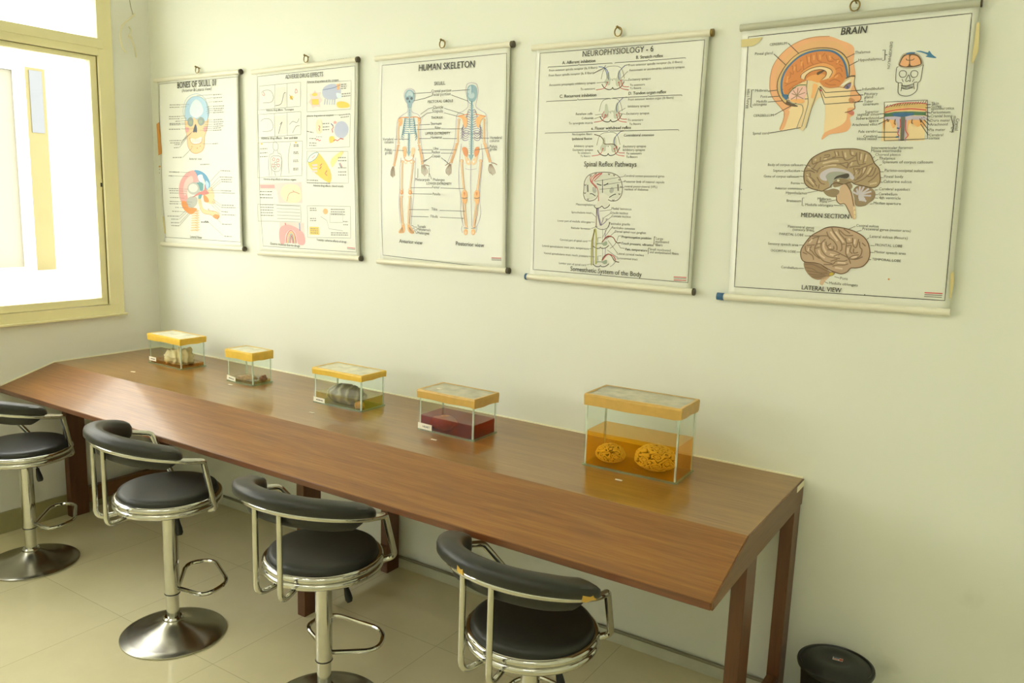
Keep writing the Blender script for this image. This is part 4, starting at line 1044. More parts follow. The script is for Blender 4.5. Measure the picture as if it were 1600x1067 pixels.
["yel",1,0,[351,-1550,349,-1556,344,-1561,336,-1564,327,-1567,316,-1568,306,-1567,297,-1564,290,-1560,285,-1556,284,-1550,285,-1544,290,-1540,298,-1536,307,-1534,318,-1532,328,-1534,338,-1536,344,-1540,350,-1545]],
["yel",1,0,[1420,-1530,1418,-1535,1414,-1540,1407,-1544,1398,-1546,1388,-1546,1378,-1546,1370,-1543,1363,-1540,1358,-1534,1357,-1529,1358,-1524,1364,-1519,1370,-1516,1379,-1513,1389,-1512,1399,-1514,1408,-1516,1414,-1520,1419,-1524]],
["pinkp",1,0,[219,-2413,1566,-2364,1572,-2812,848,-2834,788,-2546,215,-2558]],
["peachl",2,1,[1052,-2430,1406,-2424,1532,-2530,1548,-2704,1432,-2803,1110,-2804,949,-2697,918,-2587]],
["pink",2,0,[252,-2444,724,-2436,735,-2511,264,-2520]],
["pinkp",1,0,[838,-3250,1604,-3236,1611,-3690,829,-3703]],
["pink",2,1,[836,-3395,1101,-3293,1424,-3368,1601,-3492,1611,-3690,1406,-3702,1326,-3461,1164,-3402,1018,-3521,975,-3704,829,-3703]],
["pinkp",1,0,[1959,-460,2019,-524,2139,-509,2108,-598,2186,-675,2108,-734,2124,-817,1986,-800,1894,-830,1846,-754,1774,-702,1848,-630,1806,-537,1910,-541]],
["yel",3,0,[2036,-558,2033,-568,2022,-577,2004,-584,1982,-588,1958,-588,1934,-586,1912,-580,1894,-572,1883,-562,1880,-552,1884,-542,1894,-534,1912,-526,1934,-523,1958,-522,1983,-525,2004,-530,2022,-538,2033,-548]],
["yel",3,0,[1866,-647,2066,-646,2077,-762,1884,-756]],
["bluep",2,1,[2212,-430,2436,-359,2668,-410,2714,-553,2610,-658,2316,-660,2186,-572]],
["orgl",3,0,[2582,-374,2698,-364,2668,-482,2610,-488]],
["yel",3,1,[2610,-731,2754,-720,2926,-766,2944,-844,2668,-846,2598,-792]],
["skyl",3,1,[2582,-548,2726,-574,2714,-654,2610,-642]],
["peachl",2,1,[2014,-1084,2134,-1066,2182,-1192,2144,-1336,2042,-1343,1988,-1229]],
["bluep",2,0,[2949,-1288,2939,-1340,2910,-1388,2864,-1425,2806,-1448,2741,-1456,2676,-1447,2618,-1422,2572,-1383,2542,-1334,2532,-1280,2542,-1228,2572,-1180,2619,-1143,2678,-1120,2742,-1113,2806,-1123,2864,-1148,2910,-1187,2939,-1235]],
["pink",3,0,[2590,-1138,2588,-1147,2583,-1155,2574,-1161,2562,-1165,2550,-1166,2537,-1164,2526,-1160,2516,-1154,2510,-1146,2508,-1136,2510,-1128,2516,-1120,2526,-1114,2537,-1110,2550,-1108,2562,-1110,2574,-1114,2583,-1121,2588,-1130]],
["ink",4,0,[2034,-1418,2028,-1426,2016,-1426,2010,-1418,2016,-1411,2028,-1411]],
["ink",4,0,[2083,-1419,2077,-1426,2065,-1426,2059,-1418,2065,-1412,2077,-1412]],
["ink",4,0,[2132,-1420,2126,-1426,2114,-1426,2108,-1419,2114,-1412,2126,-1412]],
["ink",4,0,[2180,-1420,2174,-1428,2162,-1427,2156,-1420,2162,-1412,2174,-1413]],
["yel",3,1,[2401,-1423,2519,-1416,2548,-1508,2430,-1548,2394,-1506]],
["yel",2,1,[1759,-1924,1934,-1776,2080,-1746,2415,-2090,2438,-2342,2258,-2320,1881,-2103]],
["white",3,1,[1759,-1924,1822,-1818,1976,-1746,2080,-1754,2006,-1860,1852,-1937]],
["pinkp",3,0,[1882,-1988,2036,-1978,2054,-2021,1906,-2030]],
["pinkp",3,0,[1882,-2052,2035,-2042,2053,-2084,1906,-2094]],
["pinkp",3,0,[1880,-2116,2034,-2106,2052,-2148,1905,-2158]],
["yell",2,1,[2458,-1881,2752,-1716,2810,-1757,2635,-1902,2486,-2048]],
["yel",1,0,[1768,-3308,2054,-3304,2065,-3468,1772,-3474]],
["orgl",2,0,[2332,-2960,2328,-2980,2318,-2996,2302,-3010,2281,-3020,2258,-3024,2236,-3021,2216,-3014,2200,-3000,2189,-2984,2186,-2966,2190,-2947,2200,-2930,2216,-2916,2236,-2907,2259,-2903,2282,-2906,2302,-2913,2318,-2926,2328,-2942]],
], 'L': [
["ink",5,3,0,1,[182,-102,3106,-42,3153,-3773,270,-3812]],
["ink",9,4,0,0,[2322,108,2350,108]],
["ink",9,4,0,0,[2365,108,2422,110]],
["ink",9,4,0,0,[2437,110,2492,110]],
["ink",9,4,0,0,[2506,111,2557,112]],
["ink",9,4,0,0,[2572,112,2622,113]],
["ink",9,4,0,0,[2636,114,2686,114]],
["ink",9,4,0,0,[2700,114,2742,116]],
["ink",9,4,0,0,[2756,116,2820,117]],
["ink",9,4,0,0,[2834,117,2896,118]],
["ink",9,4,0,0,[2910,118,2958,120]],
["ink",9,4,0,0,[2972,120,3011,120]],
["gry",4,3,0,1,[244,-309,1546,-284,1538,-778,229,-822]],
["gry",4,4,0,0,[752,-302,754,-795]],
["gry",4,4,0,0,[1132,-290,1135,-786]],
["gry",4,3,0,1,[226,-918,1549,-887,1542,-1365,212,-1416]],
["gry",4,4,0,0,[745,-902,747,-1402]],
["gry",4,4,0,0,[1133,-892,1136,-1385]],
["gry",5,4,1,0,[320,-456,421,-408,618,-424,714,-557,646,-662,380,-674]],
["gry",5,4,1,0,[304,-1066,405,-1015,604,-1028,700,-1161,632,-1268,364,-1286]],
["pinkd",7,4,1,0,[374,-436,438,-504,385,-514,346,-470]],
["pinkd",7,4,1,1,[1406,-416,1456,-480,1380,-498]],
["ink",6,4,1,0,[774,-744,957,-708,1038,-506,1090,-482]],
["ink",6,4,1,0,[866,-1338,914,-1208,981,-1094,916,-1144]],
["ink",5,4,0,0,[1216,-534,1315,-644]],
["gry",5,4,1,0,[1204,-1150,1301,-1088,1427,-1112,1491,-1029]],
["gry",5,4,1,0,[1297,-1323,1394,-1196,1508,-1178]],
["gry",4,3,0,1,[196,-1527,1590,-1498,1580,-2226,174,-2288]],
["gry",5,4,1,1,[744,-1510,690,-1554,688,-1641,740,-1690,806,-1690,846,-1642,835,-1554]],
["gry",5,4,1,0,[714,-1690,686,-1751,566,-1804,534,-2016,568,-2260]],
["gry",5,4,1,0,[819,-1690,844,-1751,934,-1786,964,-1970,926,-2242]],
["gry",4,4,1,0,[1230,-1536,1160,-1839,1186,-2187]],
["gry",4,4,0,0,[656,-1883,628,-2237]],
["pinkd",7,4,1,1,[663,-1883,704,-1852,749,-1882,702,-1918]],
["red",7,4,1,1,[794,-1904,835,-1874,880,-1904,834,-1940]],
["gry",7,4,1,1,[728,-1971,768,-1940,813,-1970,766,-2006]],
["pinkd",7,4,1,1,[640,-2016,680,-1984,726,-2015,679,-2050]],
["red",7,4,1,1,[812,-2014,852,-1984,898,-2014,850,-2050]],
["gry",7,4,1,1,[706,-2068,746,-2037,791,-2068,744,-2103]],
["gry",5,4,1,1,[618,-1838,934,-1839,915,-2102,763,-2147,626,-2082]],
["gry",6,4,0,0,[730,-2148,768,-2244]],
["gry",14,4,0,0,[1324,-1580,1390,-1579]],
["gry",14,4,0,0,[1408,-1579,1471,-1578]],
["gry",14,4,0,0,[1324,-1610,1386,-1609]],
["gry",14,4,0,0,[1404,-1609,1476,-1608]],
["gry",14,4,0,0,[1322,-1731,1381,-1730]],
["gry",14,4,0,0,[1399,-1729,1458,-1728]],
["gry",14,4,0,0,[1322,-1761,1350,-1760]],
["gry",14,4,0,0,[1368,-1760,1428,-1758]],
["gry",14,4,0,0,[1446,-1758,1474,-1758]],
["gry",14,4,0,0,[1319,-1904,1347,-1903]],
["gry",14,4,0,0,[1364,-1902,1394,-1902]],
["gry",14,4,0,0,[1412,-1901,1455,-1900]],
["gry",14,4,0,0,[1318,-1934,1359,-1932]],
["gry",14,4,0,0,[1377,-1932,1422,-1931]],
["gry",14,4,0,0,[1439,-1930,1470,-1930]],
["gry",14,4,0,0,[1316,-2077,1378,-2075]],
["gry",14,4,0,0,[1396,-2074,1424,-2073]],
["gry",14,4,0,0,[1442,-2072,1469,-2072]],
["gry",14,4,0,0,[1316,-2108,1374,-2105]],
["gry",14,4,0,0,[1392,-2104,1430,-2103]],
["gry",14,4,0,0,[1447,-2102,1468,-2102]],
["gry",14,4,0,0,[260,-1660,286,-1660]],
["gry",14,4,0,0,[304,-1660,336,-1658]],
["gry",14,4,0,0,[353,-1658,406,-1656]],
["gry",14,4,0,0,[424,-1656,476,-1654]],
["gry",14,4,0,0,[492,-1654,509,-1653]],
["gry",14,4,0,0,[258,-1750,319,-1748]],
["gry",14,4,0,0,[336,-1747,382,-1746]],
["gry",14,4,0,0,[400,-1745,472,-1742]],
["gry",14,4,0,0,[490,-1742,507,-1742]],
["gry",14,4,0,0,[256,-1830,305,-1828]],
["gry",14,4,0,0,[322,-1828,366,-1826]],
["gry",14,4,0,0,[384,-1826,453,-1823]],
["gry",14,4,0,0,[470,-1822,505,-1821]],
["peachd",8,4,1,0,[1110,-2782,1178,-2626,1340,-2578,1499,-2618]],
["pinkd",8,5,0,0,[1296,-2544,1346,-2578]],
["ink",12,4,0,0,[248,-2593,317,-2592]],
["ink",12,4,0,0,[334,-2592,382,-2592]],
["ink",12,4,0,0,[400,-2592,434,-2591]],
["ink",12,4,0,0,[452,-2590,477,-2590]],
["ink",12,4,0,0,[494,-2590,558,-2590]],
["ink",12,4,0,0,[575,-2590,647,-2588]],
["ink",12,4,0,0,[246,-2661,288,-2660]],
["ink",12,4,0,0,[304,-2660,380,-2659]],
["ink",12,4,0,0,[397,-2659,424,-2658]],
["ink",12,4,0,0,[440,-2658,478,-2658]],
["ink",12,4,0,0,[494,-2658,567,-2657]],
["ink",12,4,0,0,[584,-2656,623,-2656]],
["ink",12,4,0,0,[244,-2729,326,-2728]],
["ink",12,4,0,0,[344,-2728,424,-2726]],
["ink",12,4,0,0,[442,-2726,496,-2725]],
["ink",12,4,0,0,[514,-2724,554,-2724]],
["ink",12,4,0,0,[572,-2724,606,-2724]],
["ink",12,4,0,0,[624,-2723,664,-2722]],
["gry",14,4,0,0,[254,-2883,285,-2882]],
["gry",14,4,0,0,[302,-2882,333,-2882]],
["gry",14,4,0,0,[350,-2881,386,-2880]],
["gry",14,4,0,0,[402,-2880,458,-2879]],
["gry",14,4,0,0,[474,-2878,506,-2878]],
["gry",14,4,0,0,[522,-2878,558,-2877]],
["gry",14,4,0,0,[574,-2876,613,-2876]],
["gry",14,4,0,0,[630,-2876,674,-2874]],
["gry",4,4,0,0,[780,-2880,1495,-2880]],
["gry",14,4,0,0,[252,-2942,295,-2941]],
["gry",14,4,0,0,[312,-2940,362,-2940]],
["gry",14,4,0,0,[380,-2940,412,-2938]],
["gry",14,4,0,0,[428,-2938,470,-2938]],
["gry",14,4,0,0,[486,-2937,556,-2936]],
["gry",14,4,0,0,[573,-2935,619,-2934]],
["gry",14,4,0,0,[636,-2934,679,-2933]],
["gry",4,4,0,0,[778,-2952,1494,-2950]],
["gry",14,4,0,0,[251,-3001,297,-3000]],
["gry",14,4,0,0,[314,-3000,384,-2998]],
["gry",14,4,0,0,[400,-2998,456,-2996]],
["gry",14,4,0,0,[473,-2996,548,-2994]],
["gry",14,4,0,0,[565,-2994,602,-2993]],
["gry",14,4,0,0,[619,-2992,652,-2992]],
["gry",14,4,0,0,[668,-2992,678,-2992]],
["gry",4,4,0,0,[777,-3024,1493,-3020]],
["gry",14,4,0,0,[250,-3060,309,-3059]],
["gry",14,4,0,0,[326,-3058,380,-3058]],
["gry",14,4,0,0,[396,-3057,429,-3056]],
["gry",14,4,0,0,[446,-3056,500,-3054]],
["gry",14,4,0,0,[517,-3054,569,-3052]],
["gry",14,4,0,0,[586,-3052,652,-3050]],
["gry",4,4,0,0,[776,-3096,1492,-3091]],
["gry",14,4,0,0,[248,-3120,319,-3118]],
["gry",14,4,0,0,[336,-3118,406,-3116]],
["gry",14,4,0,0,[422,-3115,468,-3114]],
["gry",14,4,0,0,[486,-3114,552,-3112]],
["gry",14,4,0,0,[569,-3112,642,-3110]],
["gry",14,4,0,0,[658,-3109,675,-3108]],
["gry",4,4,0,0,[774,-3168,1491,-3162]],
["gry",4,3,0,1,[158,-2876,1520,-2862,1516,-3222,148,-3252]],
["red",12,4,1,0,[1028,-3701,1070,-3518,1190,-3414,1306,-3506,1342,-3692]],
["yel",12,4,1,0,[1075,-3698,1118,-3528,1190,-3454,1270,-3520,1306,-3694]],
["teal",12,4,1,0,[1118,-3696,1160,-3537,1189,-3490,1239,-3533,1275,-3696]],
["red",12,4,1,0,[1154,-3694,1196,-3544,1188,-3522,1212,-3544,1248,-3698]],
["skyb",22,4,0,0,[1464,-3242,1474,-3410]],
["red",20,4,0,0,[1023,-3260,1036,-3305]],
["gry",4,3,0,1,[1736,-318,3000,-322,3000,-882,1728,-901]],
["bl",6,4,1,0,[2199,-470,2494,-443,2698,-392]],
["bluep",22,2,0,0,[2257,-657,2238,-768]],
["bluep",22,2,0,0,[2328,-660,2310,-770]],
["bluep",22,2,0,0,[2399,-662,2381,-772]],
["bluep",22,2,0,0,[2470,-665,2452,-774]],
["bluep",22,2,0,0,[2540,-668,2522,-777]],
["gry",14,4,0,0,[2715,-388,2786,-386]],
["gry",14,4,0,0,[2804,-386,2866,-384]],
["gry",14,4,0,0,[2715,-428,2778,-426]],
["gry",14,4,0,0,[2796,-426,2834,-424]],
["gry",14,4,0,0,[2852,-424,2870,-424]],
["gry",14,4,0,0,[2714,-468,2774,-466]],
["gry",14,4,0,0,[2792,-466,2861,-464]],
["gry",14,4,0,0,[2738,-574,2794,-573]],
["gry",14,4,0,0,[2809,-572,2868,-571]],
["gry",14,4,0,0,[2882,-570,2926,-570]],
["gry",14,4,0,0,[2940,-569,2982,-568]],
["gry",14,4,0,0,[2738,-622,2782,-622]],
["gry",14,4,0,0,[2796,-621,2850,-620]],
["gry",14,4,0,0,[2865,-619,2903,-618]],
["gry",14,4,0,0,[2918,-618,2948,-617]],
["gry",14,4,0,0,[2962,-616,2983,-616]],
["gry",4,3,0,1,[1728,-984,3000,-986,3000,-1634,1719,-1660]],
["gry",14,4,0,0,[2667,-993,2722,-990]],
["gry",14,4,0,0,[2738,-990,2776,-988]],
["gry",14,4,0,0,[2792,-987,2834,-985]],
["gry",14,4,0,0,[2850,-984,2920,-980]],
["gry",14,4,0,0,[2936,-980,2980,-978]],
["gry",14,4,0,0,[2713,-1039,2762,-1036]],
["gry",14,4,0,0,[2776,-1036,2800,-1034]],
["gry",14,4,0,0,[2814,-1033,2856,-1031]],
["gry",14,4,0,0,[2870,-1030,2913,-1028]],
["gry",14,4,0,0,[2927,-1026,2955,-1025]],
["red",12,4,0,0,[2073,-1189,2115,-1219,2084,-1252,2102,-1302]],
["red",12,4,0,0,[2479,-1185,2508,-1239,2466,-1267,2490,-1342]],
["bl",12,4,0,0,[2432,-1155,2502,-1198]],
["red",13,4,0,0,[1998,-1485,2058,-1469,2094,-1503,2143,-1486]],
["red",13,4,0,0,[2518,-1508,2578,-1483,2636,-1508,2724,-1460,2816,-1478]],
["gry",14,4,0,0,[1724,-1300,1794,-1310]],
["gry",14,4,0,0,[1812,-1313,1886,-1324]],
["gry",14,4,0,0,[1903,-1326,1920,-1328]],
["gry",14,4,0,0,[1802,-1449,1840,-1450]],
["gry",14,4,0,0,[1858,-1451,1928,-1453]],
["gry",14,4,0,0,[1946,-1454,2003,-1456]],
["gry",14,4,0,0,[1801,-1542,1862,-1544]],
["gry",14,4,0,0,[1881,-1544,1960,-1546]],
["gry",14,4,0,0,[1978,-1547,2009,-1548]],
["gry",14,4,0,0,[1800,-1592,1835,-1594]],
["gry",14,4,0,0,[1854,-1594,1886,-1595]],
["gry",14,4,0,0,[1905,-1596,1970,-1598]],
["gry",14,4,0,0,[1988,-1598,2008,-1598]],
["gry",14,4,0,0,[2194,-1154,2265,-1152]],
["gry",14,4,0,0,[2282,-1152,2323,-1152]],
["gry",14,4,0,0,[2340,-1151,2384,-1150]],
["gry",14,4,0,0,[2194,-1220,2252,-1219]],
["gry",14,4,0,0,[2268,-1219,2342,-1217]],
["gry",14,4,0,0,[2358,-1216,2384,-1216]],
["gry",14,4,0,0,[2193,-1279,2252,-1278]],
["gry",14,4,0,0,[2269,-1277,2329,-1276]],
["gry",14,4,0,0,[2346,-1275,2384,-1274]],
["gry",4,3,0,1,[1730,-1711,2954,-1724,2954,-2363,1722,-2375]],
["teal",10,4,1,1,[1759,-1924,1822,-1818,1976,-1746,2080,-1754,2006,-1860,1852,-1937]],
["red",6,5,0,0,[1884,-1860,1976,-1805]],
["red",12,4,0,0,[2188,-1974,2126,-2016,2175,-2033,2114,-2084]],
["red",12,4,0,0,[2337,-2112,2276,-2176,2336,-2217]],
["bl",10,4,0,0,[2694,-1964,2752,-2046]],
["red",10,4,0,0,[2722,-1955,2781,-2046]],
["gry",14,4,0,0,[2664,-1848,2692,-1848]],
["gry",14,4,0,0,[2706,-1848,2763,-1848]],
["gry",14,4,0,0,[2777,-1848,2829,-1848]],
["gry",14,4,0,0,[2843,-1848,2892,-1848]],
["gry",14,4,0,0,[2664,-1910,2713,-1910]],
["gry",14,4,0,0,[2727,-1910,2767,-1910]],
["gry",14,4,0,0,[2781,-1910,2846,-1910]],
["gry",14,4,0,0,[2860,-1909,2908,-1909]],
["gry",14,4,0,0,[2664,-2055,2714,-2054]],
["gry",14,4,0,0,[2728,-2054,2786,-2054]],
["gry",14,4,0,0,[2800,-2054,2828,-2054]],
["gry",14,4,0,0,[2842,-2054,2878,-2054]],
["gry",14,4,0,0,[2892,-2054,2908,-2054]],
["gry",14,4,0,0,[2664,-2138,2704,-2138]],
["gry",14,4,0,0,[2718,-2138,2777,-2138]],
["gry",14,4,0,0,[2792,-2137,2828,-2137]],
["gry",14,4,0,0,[2843,-2136,2902,-2136]],
["gry",14,4,0,0,[2664,-2201,2696,-2200]],
["gry",14,4,0,0,[2710,-2200,2773,-2200]],
["gry",14,4,0,0,[2787,-2200,2848,-2199]],
["gry",14,4,0,0,[2862,-2198,2896,-2198]],
["gry",14,4,0,0,[1742,-2318,1780,-2319]],
["gry",14,4,0,0,[1796,-2320,1820,-2320]],
["gry",14,4,0,0,[1836,-2320,1882,-2320]],
["gry",14,4,0,0,[1898,-2320,1950,-2321]],
["gry",14,4,0,0,[1966,-2322,2020,-2322]],
["gry",14,4,0,0,[2036,-2322,2063,-2322]],
["gry",14,4,0,0,[1741,-2374,1782,-2374]],
["gry",14,4,0,0,[1798,-2375,1846,-2375]],
["gry",14,4,0,0,[1861,-2375,1902,-2375]],
["gry",14,4,0,0,[1917,-2375,1949,-2375]],
["gry",14,4,0,0,[1964,-2375,2015,-2375]],
["gry",14,4,0,0,[2030,-2376,2080,-2376]],
["gry",14,4,0,0,[2095,-2376,2118,-2376]],
["gry",14,4,0,0,[2133,-2376,2177,-2376]],
["gry",14,4,0,0,[2192,-2376,2226,-2376]],
["gry",14,4,0,0,[2240,-2376,2269,-2376]],
["gry",14,4,0,0,[2284,-2376,2346,-2376]],
["gry",14,4,0,0,[2360,-2376,2421,-2376]],
["gry",4,3,0,1,[1716,-2860,3001,-2837,3002,-3489,1708,-3540]],
["gry",14,4,0,0,[1804,-3350,1868,-3348]],
["gry",14,4,0,0,[1884,-3348,1946,-3346]],
["gry",14,4,0,0,[1962,-3346,1984,-3346]],
["gry",14,4,0,0,[2000,-3345,2029,-3344]],
["gry",14,4,0,0,[1804,-3394,1846,-3392]],
["gry",14,4,0,0,[1862,-3392,1908,-3391]],
["gry",14,4,0,0,[1924,-3390,1980,-3389]],
["gry",14,4,0,0,[1996,-3388,2028,-3388]],
["gry",14,4,0,0,[1804,-3438,1860,-3436]],
["gry",14,4,0,0,[1876,-3436,1904,-3435]],
["gry",14,4,0,0,[1920,-3434,1972,-3433]],
["gry",14,4,0,0,[1988,-3432,2028,-3431]],
["gry",14,4,0,0,[1797,-2914,1858,-2912]],
["gry",14,4,0,0,[1875,-2912,1930,-2910]],
["gry",14,4,0,0,[1948,-2909,1984,-2908]],
["gry",14,4,0,0,[1796,-2958,1865,-2955]],
["gry",14,4,0,0,[1882,-2954,1940,-2952]],
["gry",14,4,0,0,[1956,-2952,1996,-2951]],
["gry",14,4,0,0,[1794,-3132,1859,-3130]],
["gry",14,4,0,0,[1876,-3128,1916,-3127]],
["gry",14,4,0,0,[1934,-3126,1972,-3125]],
["gry",14,4,0,0,[1794,-3176,1828,-3174]],
["gry",14,4,0,0,[1846,-3174,1892,-3172]],
["gry",14,4,0,0,[1910,-3171,1978,-3168]],
["gry",14,4,0,0,[2422,-2915,2489,-2914]],
["gry",14,4,0,0,[2504,-2913,2542,-2912]],
["gry",14,4,0,0,[2557,-2912,2604,-2910]],
["gry",14,4,0,0,[2618,-2910,2657,-2910]],
["gry",14,4,0,0,[2672,-2909,2719,-2908]],
["gry",14,4,0,0,[2734,-2908,2780,-2906]],
["gry",14,4,0,0,[2794,-2906,2830,-2906]],
["gry",14,4,0,0,[2422,-2966,2466,-2965]],
["gry",14,4,0,0,[2480,-2964,2530,-2964]],
["gry",14,4,0,0,[2545,-2963,2590,-2962]],
["gry",14,4,0,0,[2604,-2962,2634,-2961]],
["gry",14,4,0,0,[2648,-2960,2688,-2960]],
["gry",14,4,0,0,[2702,-2959,2762,-2958]],
["gry",14,4,0,0,[2776,-2957,2838,-2956]],
["gry",14,4,0,0,[2422,-3022,2452,-3021]],
["gry",14,4,0,0,[2467,-3020,2526,-3019]],
["gry",14,4,0,0,[2541,-3018,2596,-3017]],
["gry",14,4,0,0,[2610,-3016,2638,-3016]],
["gry",14,4,0,0,[2652,-3016,2683,-3014]],
["gry",14,4,0,0,[2698,-3014,2754,-3012]],
["gry",14,4,0,0,[2769,-3012,2796,-3012]],
["gry",14,4,0,0,[2810,-3011,2838,-3010]],
["gry",4,3,0,1,[2392,-3002,2779,-2988,2778,-3178,2390,-3194]],
["gry",4,4,0,0,[2118,-3076,2300,-3155,2360,-3324,2778,-3348]],
["gry",14,4,0,0,[2790,-3156,2830,-3156]],
["gry",14,4,0,0,[2846,-3156,2896,-3155]],
["gry",14,4,0,0,[2911,-3155,2926,-3154]],
["gry",14,4,0,0,[2790,-3220,2818,-3220]],
["gry",14,4,0,0,[2834,-3219,2868,-3218]],
["gry",14,4,0,0,[2884,-3218,2926,-3218]],
["gry",14,4,0,0,[2420,-3408,2484,-3405]],
["gry",14,4,0,0,[2500,-3404,2530,-3403]],
["gry",14,4,0,0,[2546,-3402,2570,-3402]],
["gry",14,4,0,0,[2586,-3401,2648,-3398]],
["gry",14,4,0,0,[2663,-3398,2721,-3396]],
["gry",14,4,0,0,[2736,-3395,2763,-3394]],
["gry",14,4,0,0,[2778,-3393,2843,-3390]],
["gry",14,4,0,0,[2858,-3390,2900,-3388]],
["gry",14,4,0,0,[2914,-3388,2926,-3387]],
["gry",14,4,0,0,[2420,-3451,2481,-3448]],
["gry",14,4,0,0,[2496,-3448,2549,-3446]],
["gry",14,4,0,0,[2564,-3444,2588,-3444]],
["gry",14,4,0,0,[2602,-3443,2634,-3442]],
["gry",14,4,0,0,[2650,-3441,2702,-3439]],
["gry",14,4,0,0,[2716,-3438,2768,-3436]],
["gry",14,4,0,0,[2783,-3436,2813,-3434]],
["gry",14,4,0,0,[2828,-3434,2886,-3431]],
["gry",14,4,0,0,[2900,-3430,2926,-3430]],
["red",10,4,0,0,[2896,-3690,3130,-3694]],
["gry",8,4,0,0,[2896,-3716,3130,-3720]],
]},
'skel': {'o': [1.5086, 2.0962], 'T': [
["HUMAN SKELETON",1102,-296,1300,"ink",0.03,0,1.15],
["SKULL",1489,-574,258,"ink",0.01,0,1.0],
["Cranial portion",1425,-702,464,"ink",0,0,1.0],
["Facial portion",1445,-767,431,"ink",0,0,1.0],
["PECTORAL GIRDLE",1344,-892,591,"ink",0.01,0,1.0],
["Clavicle",1468,-1000,241,"ink",0,0,1.0],
["Scapula",1452,-1072,251,"ink",0,0,1.0],
["THORAX",1430,-1187,276,"ink",0.01,0,1.0],
["Sternum",1420,-1298,258,"ink",0,0,1.0],
["Ribs",1526,-1378,127,"ink",0,0,1.0],
["UPPER EXTREMITY",1292,-1480,600,"ink",0.01,0,1.0],
["Humerus",1428,-1551,270,"ink",0,0,1.0],
["Ulna",1500,-1758,128,"ink",0,0,1.0],
["Radius",1468,-1826,192,"ink",0,0,1.0],
["Carpals",1473,-1898,204,"ink",0,0,1.0],
["Vertebral",220,-1572,277,"ink",0,0,1.0],
["column",271,-1630,230,"ink",0,0,1.0],
["Pelvic",276,-1782,185,"ink",0,0,1.0],
["girdle",283,-1838,175,"ink",0,0,1.0],
["Vertebral",2800,-1574,266,"ink",0,0,1.0],
["column",2802,-1630,211,"ink",0,0,1.0],
["Pelvic",2806,-1731,166,"ink",0,0,1.0],
["girdle",2808,-1778,153,"ink",0,0,1.0],
["Metacarpals",1081,-2345,350,"ink",0,0,1.0],
["Phalanges",1518,-2341,275,"ink",0,0,1.0],
["LOWER EXTREMITY",1358,-2414,602,"ink",0.01,0,1.0],
["Femur",1500,-2482,179,"ink",0,0,1.0],
["Patella",1513,-2610,179,"ink",0,0,1.0],
["Tibia",1477,-2898,143,"ink",0,0,1.0],
["Fibula",1458,-3038,170,"ink",0,0,1.0],
["Tarsals",1128,-3244,201,"ink",0,0,1.0],
["Metatarsals",1118,-3303,336,"ink",0,0,1.0],
["Phalanges",1118,-3371,294,"ink",0,0,1.0],
["Anterior view",659,-3568,589,"ink",0.015,0,1.0],
["Posterior view",2064,-3538,660,"ink",0.015,0,1.0],
], 'P': [
["sblu",2,1,[884,-622,798,-656,768,-742,793,-816,834,-882,850,-964,936,-966,959,-886,996,-823,1010,-737,978,-664]],
["sbll",3,1,[884,-645,822,-686,816,-744,894,-732,964,-750,956,-692]],
["dkb",4,0,[872,-792,870,-800,866,-808,858,-813,850,-816,840,-818,830,-816,822,-812,815,-806,810,-798,808,-790,810,-782,814,-775,821,-770,830,-766,840,-765,850,-767,858,-771,865,-777,870,-784]],
["dkb",4,0,[973,-794,972,-802,967,-808,960,-814,952,-818,942,-818,932,-816,924,-812,916,-806,912,-799,910,-791,912,-783,916,-776,923,-770,932,-767,941,-766,951,-768,960,-772,966,-778,971,-785]],
["dkb",4,0,[891,-814,872,-862,912,-864]],
["sblu",3,0,[840,-1789,942,-1790,889,-1884]],
["orgl",3,1,[608,-1168,712,-1160,720,-1254,666,-1306,625,-1252]],
["orgl",3,1,[1096,-1152,1173,-1171,1167,-1264,1113,-1251]],
["peachd",3,0,[666,-1238,662,-1248,650,-1256,633,-1258,616,-1255,604,-1247,598,-1236,603,-1226,616,-1219,632,-1216,650,-1220,662,-1228]],
["peach",4,0,[660,-1238,657,-1246,647,-1252,633,-1254,619,-1251,608,-1245,604,-1236,608,-1228,618,-1223,632,-1221,646,-1224,657,-1230]],
["peachd",3,0,[656,-1624,652,-1634,639,-1642,622,-1644,605,-1642,592,-1634,588,-1624,592,-1613,604,-1606,622,-1602,638,-1606,652,-1614]],
["peach",4,0,[650,-1624,646,-1632,636,-1638,622,-1640,608,-1638,598,-1632,594,-1624,598,-1615,608,-1610,622,-1607,636,-1610,646,-1616]],
["peachd",3,0,[1161,-1234,1156,-1244,1144,-1252,1128,-1254,1112,-1251,1100,-1244,1095,-1233,1100,-1223,1111,-1216,1128,-1214,1144,-1216,1156,-1224]],
["peach",4,0,[1155,-1234,1152,-1242,1142,-1248,1128,-1250,1114,-1248,1104,-1241,1101,-1233,1104,-1225,1114,-1220,1128,-1218,1141,-1220,1151,-1226]],
["peachd",3,0,[1168,-1628,1164,-1639,1152,-1646,1136,-1649,1119,-1646,1107,-1638,1102,-1628,1106,-1618,1118,-1610,1135,-1608,1152,-1611,1164,-1618]],
["peach",4,0,[1162,-1628,1159,-1636,1149,-1642,1136,-1644,1122,-1642,1112,-1636,1108,-1628,1112,-1620,1122,-1614,1135,-1612,1148,-1614,1158,-1620]],
["peachd",3,0,[648,-1668,645,-1676,636,-1682,622,-1684,610,-1682,600,-1676,596,-1668,600,-1661,610,-1656,622,-1654,636,-1656,645,-1661]],
["orgl",4,0,[642,-1668,640,-1674,632,-1678,622,-1679,612,-1678,605,-1674,602,-1668,605,-1663,612,-1660,622,-1658,632,-1660,640,-1664]],
["peachd",3,0,[549,-2059,546,-2066,536,-2072,522,-2074,510,-2072,500,-2066,496,-2059,500,-2052,509,-2046,522,-2044,536,-2046,546,-2052]],
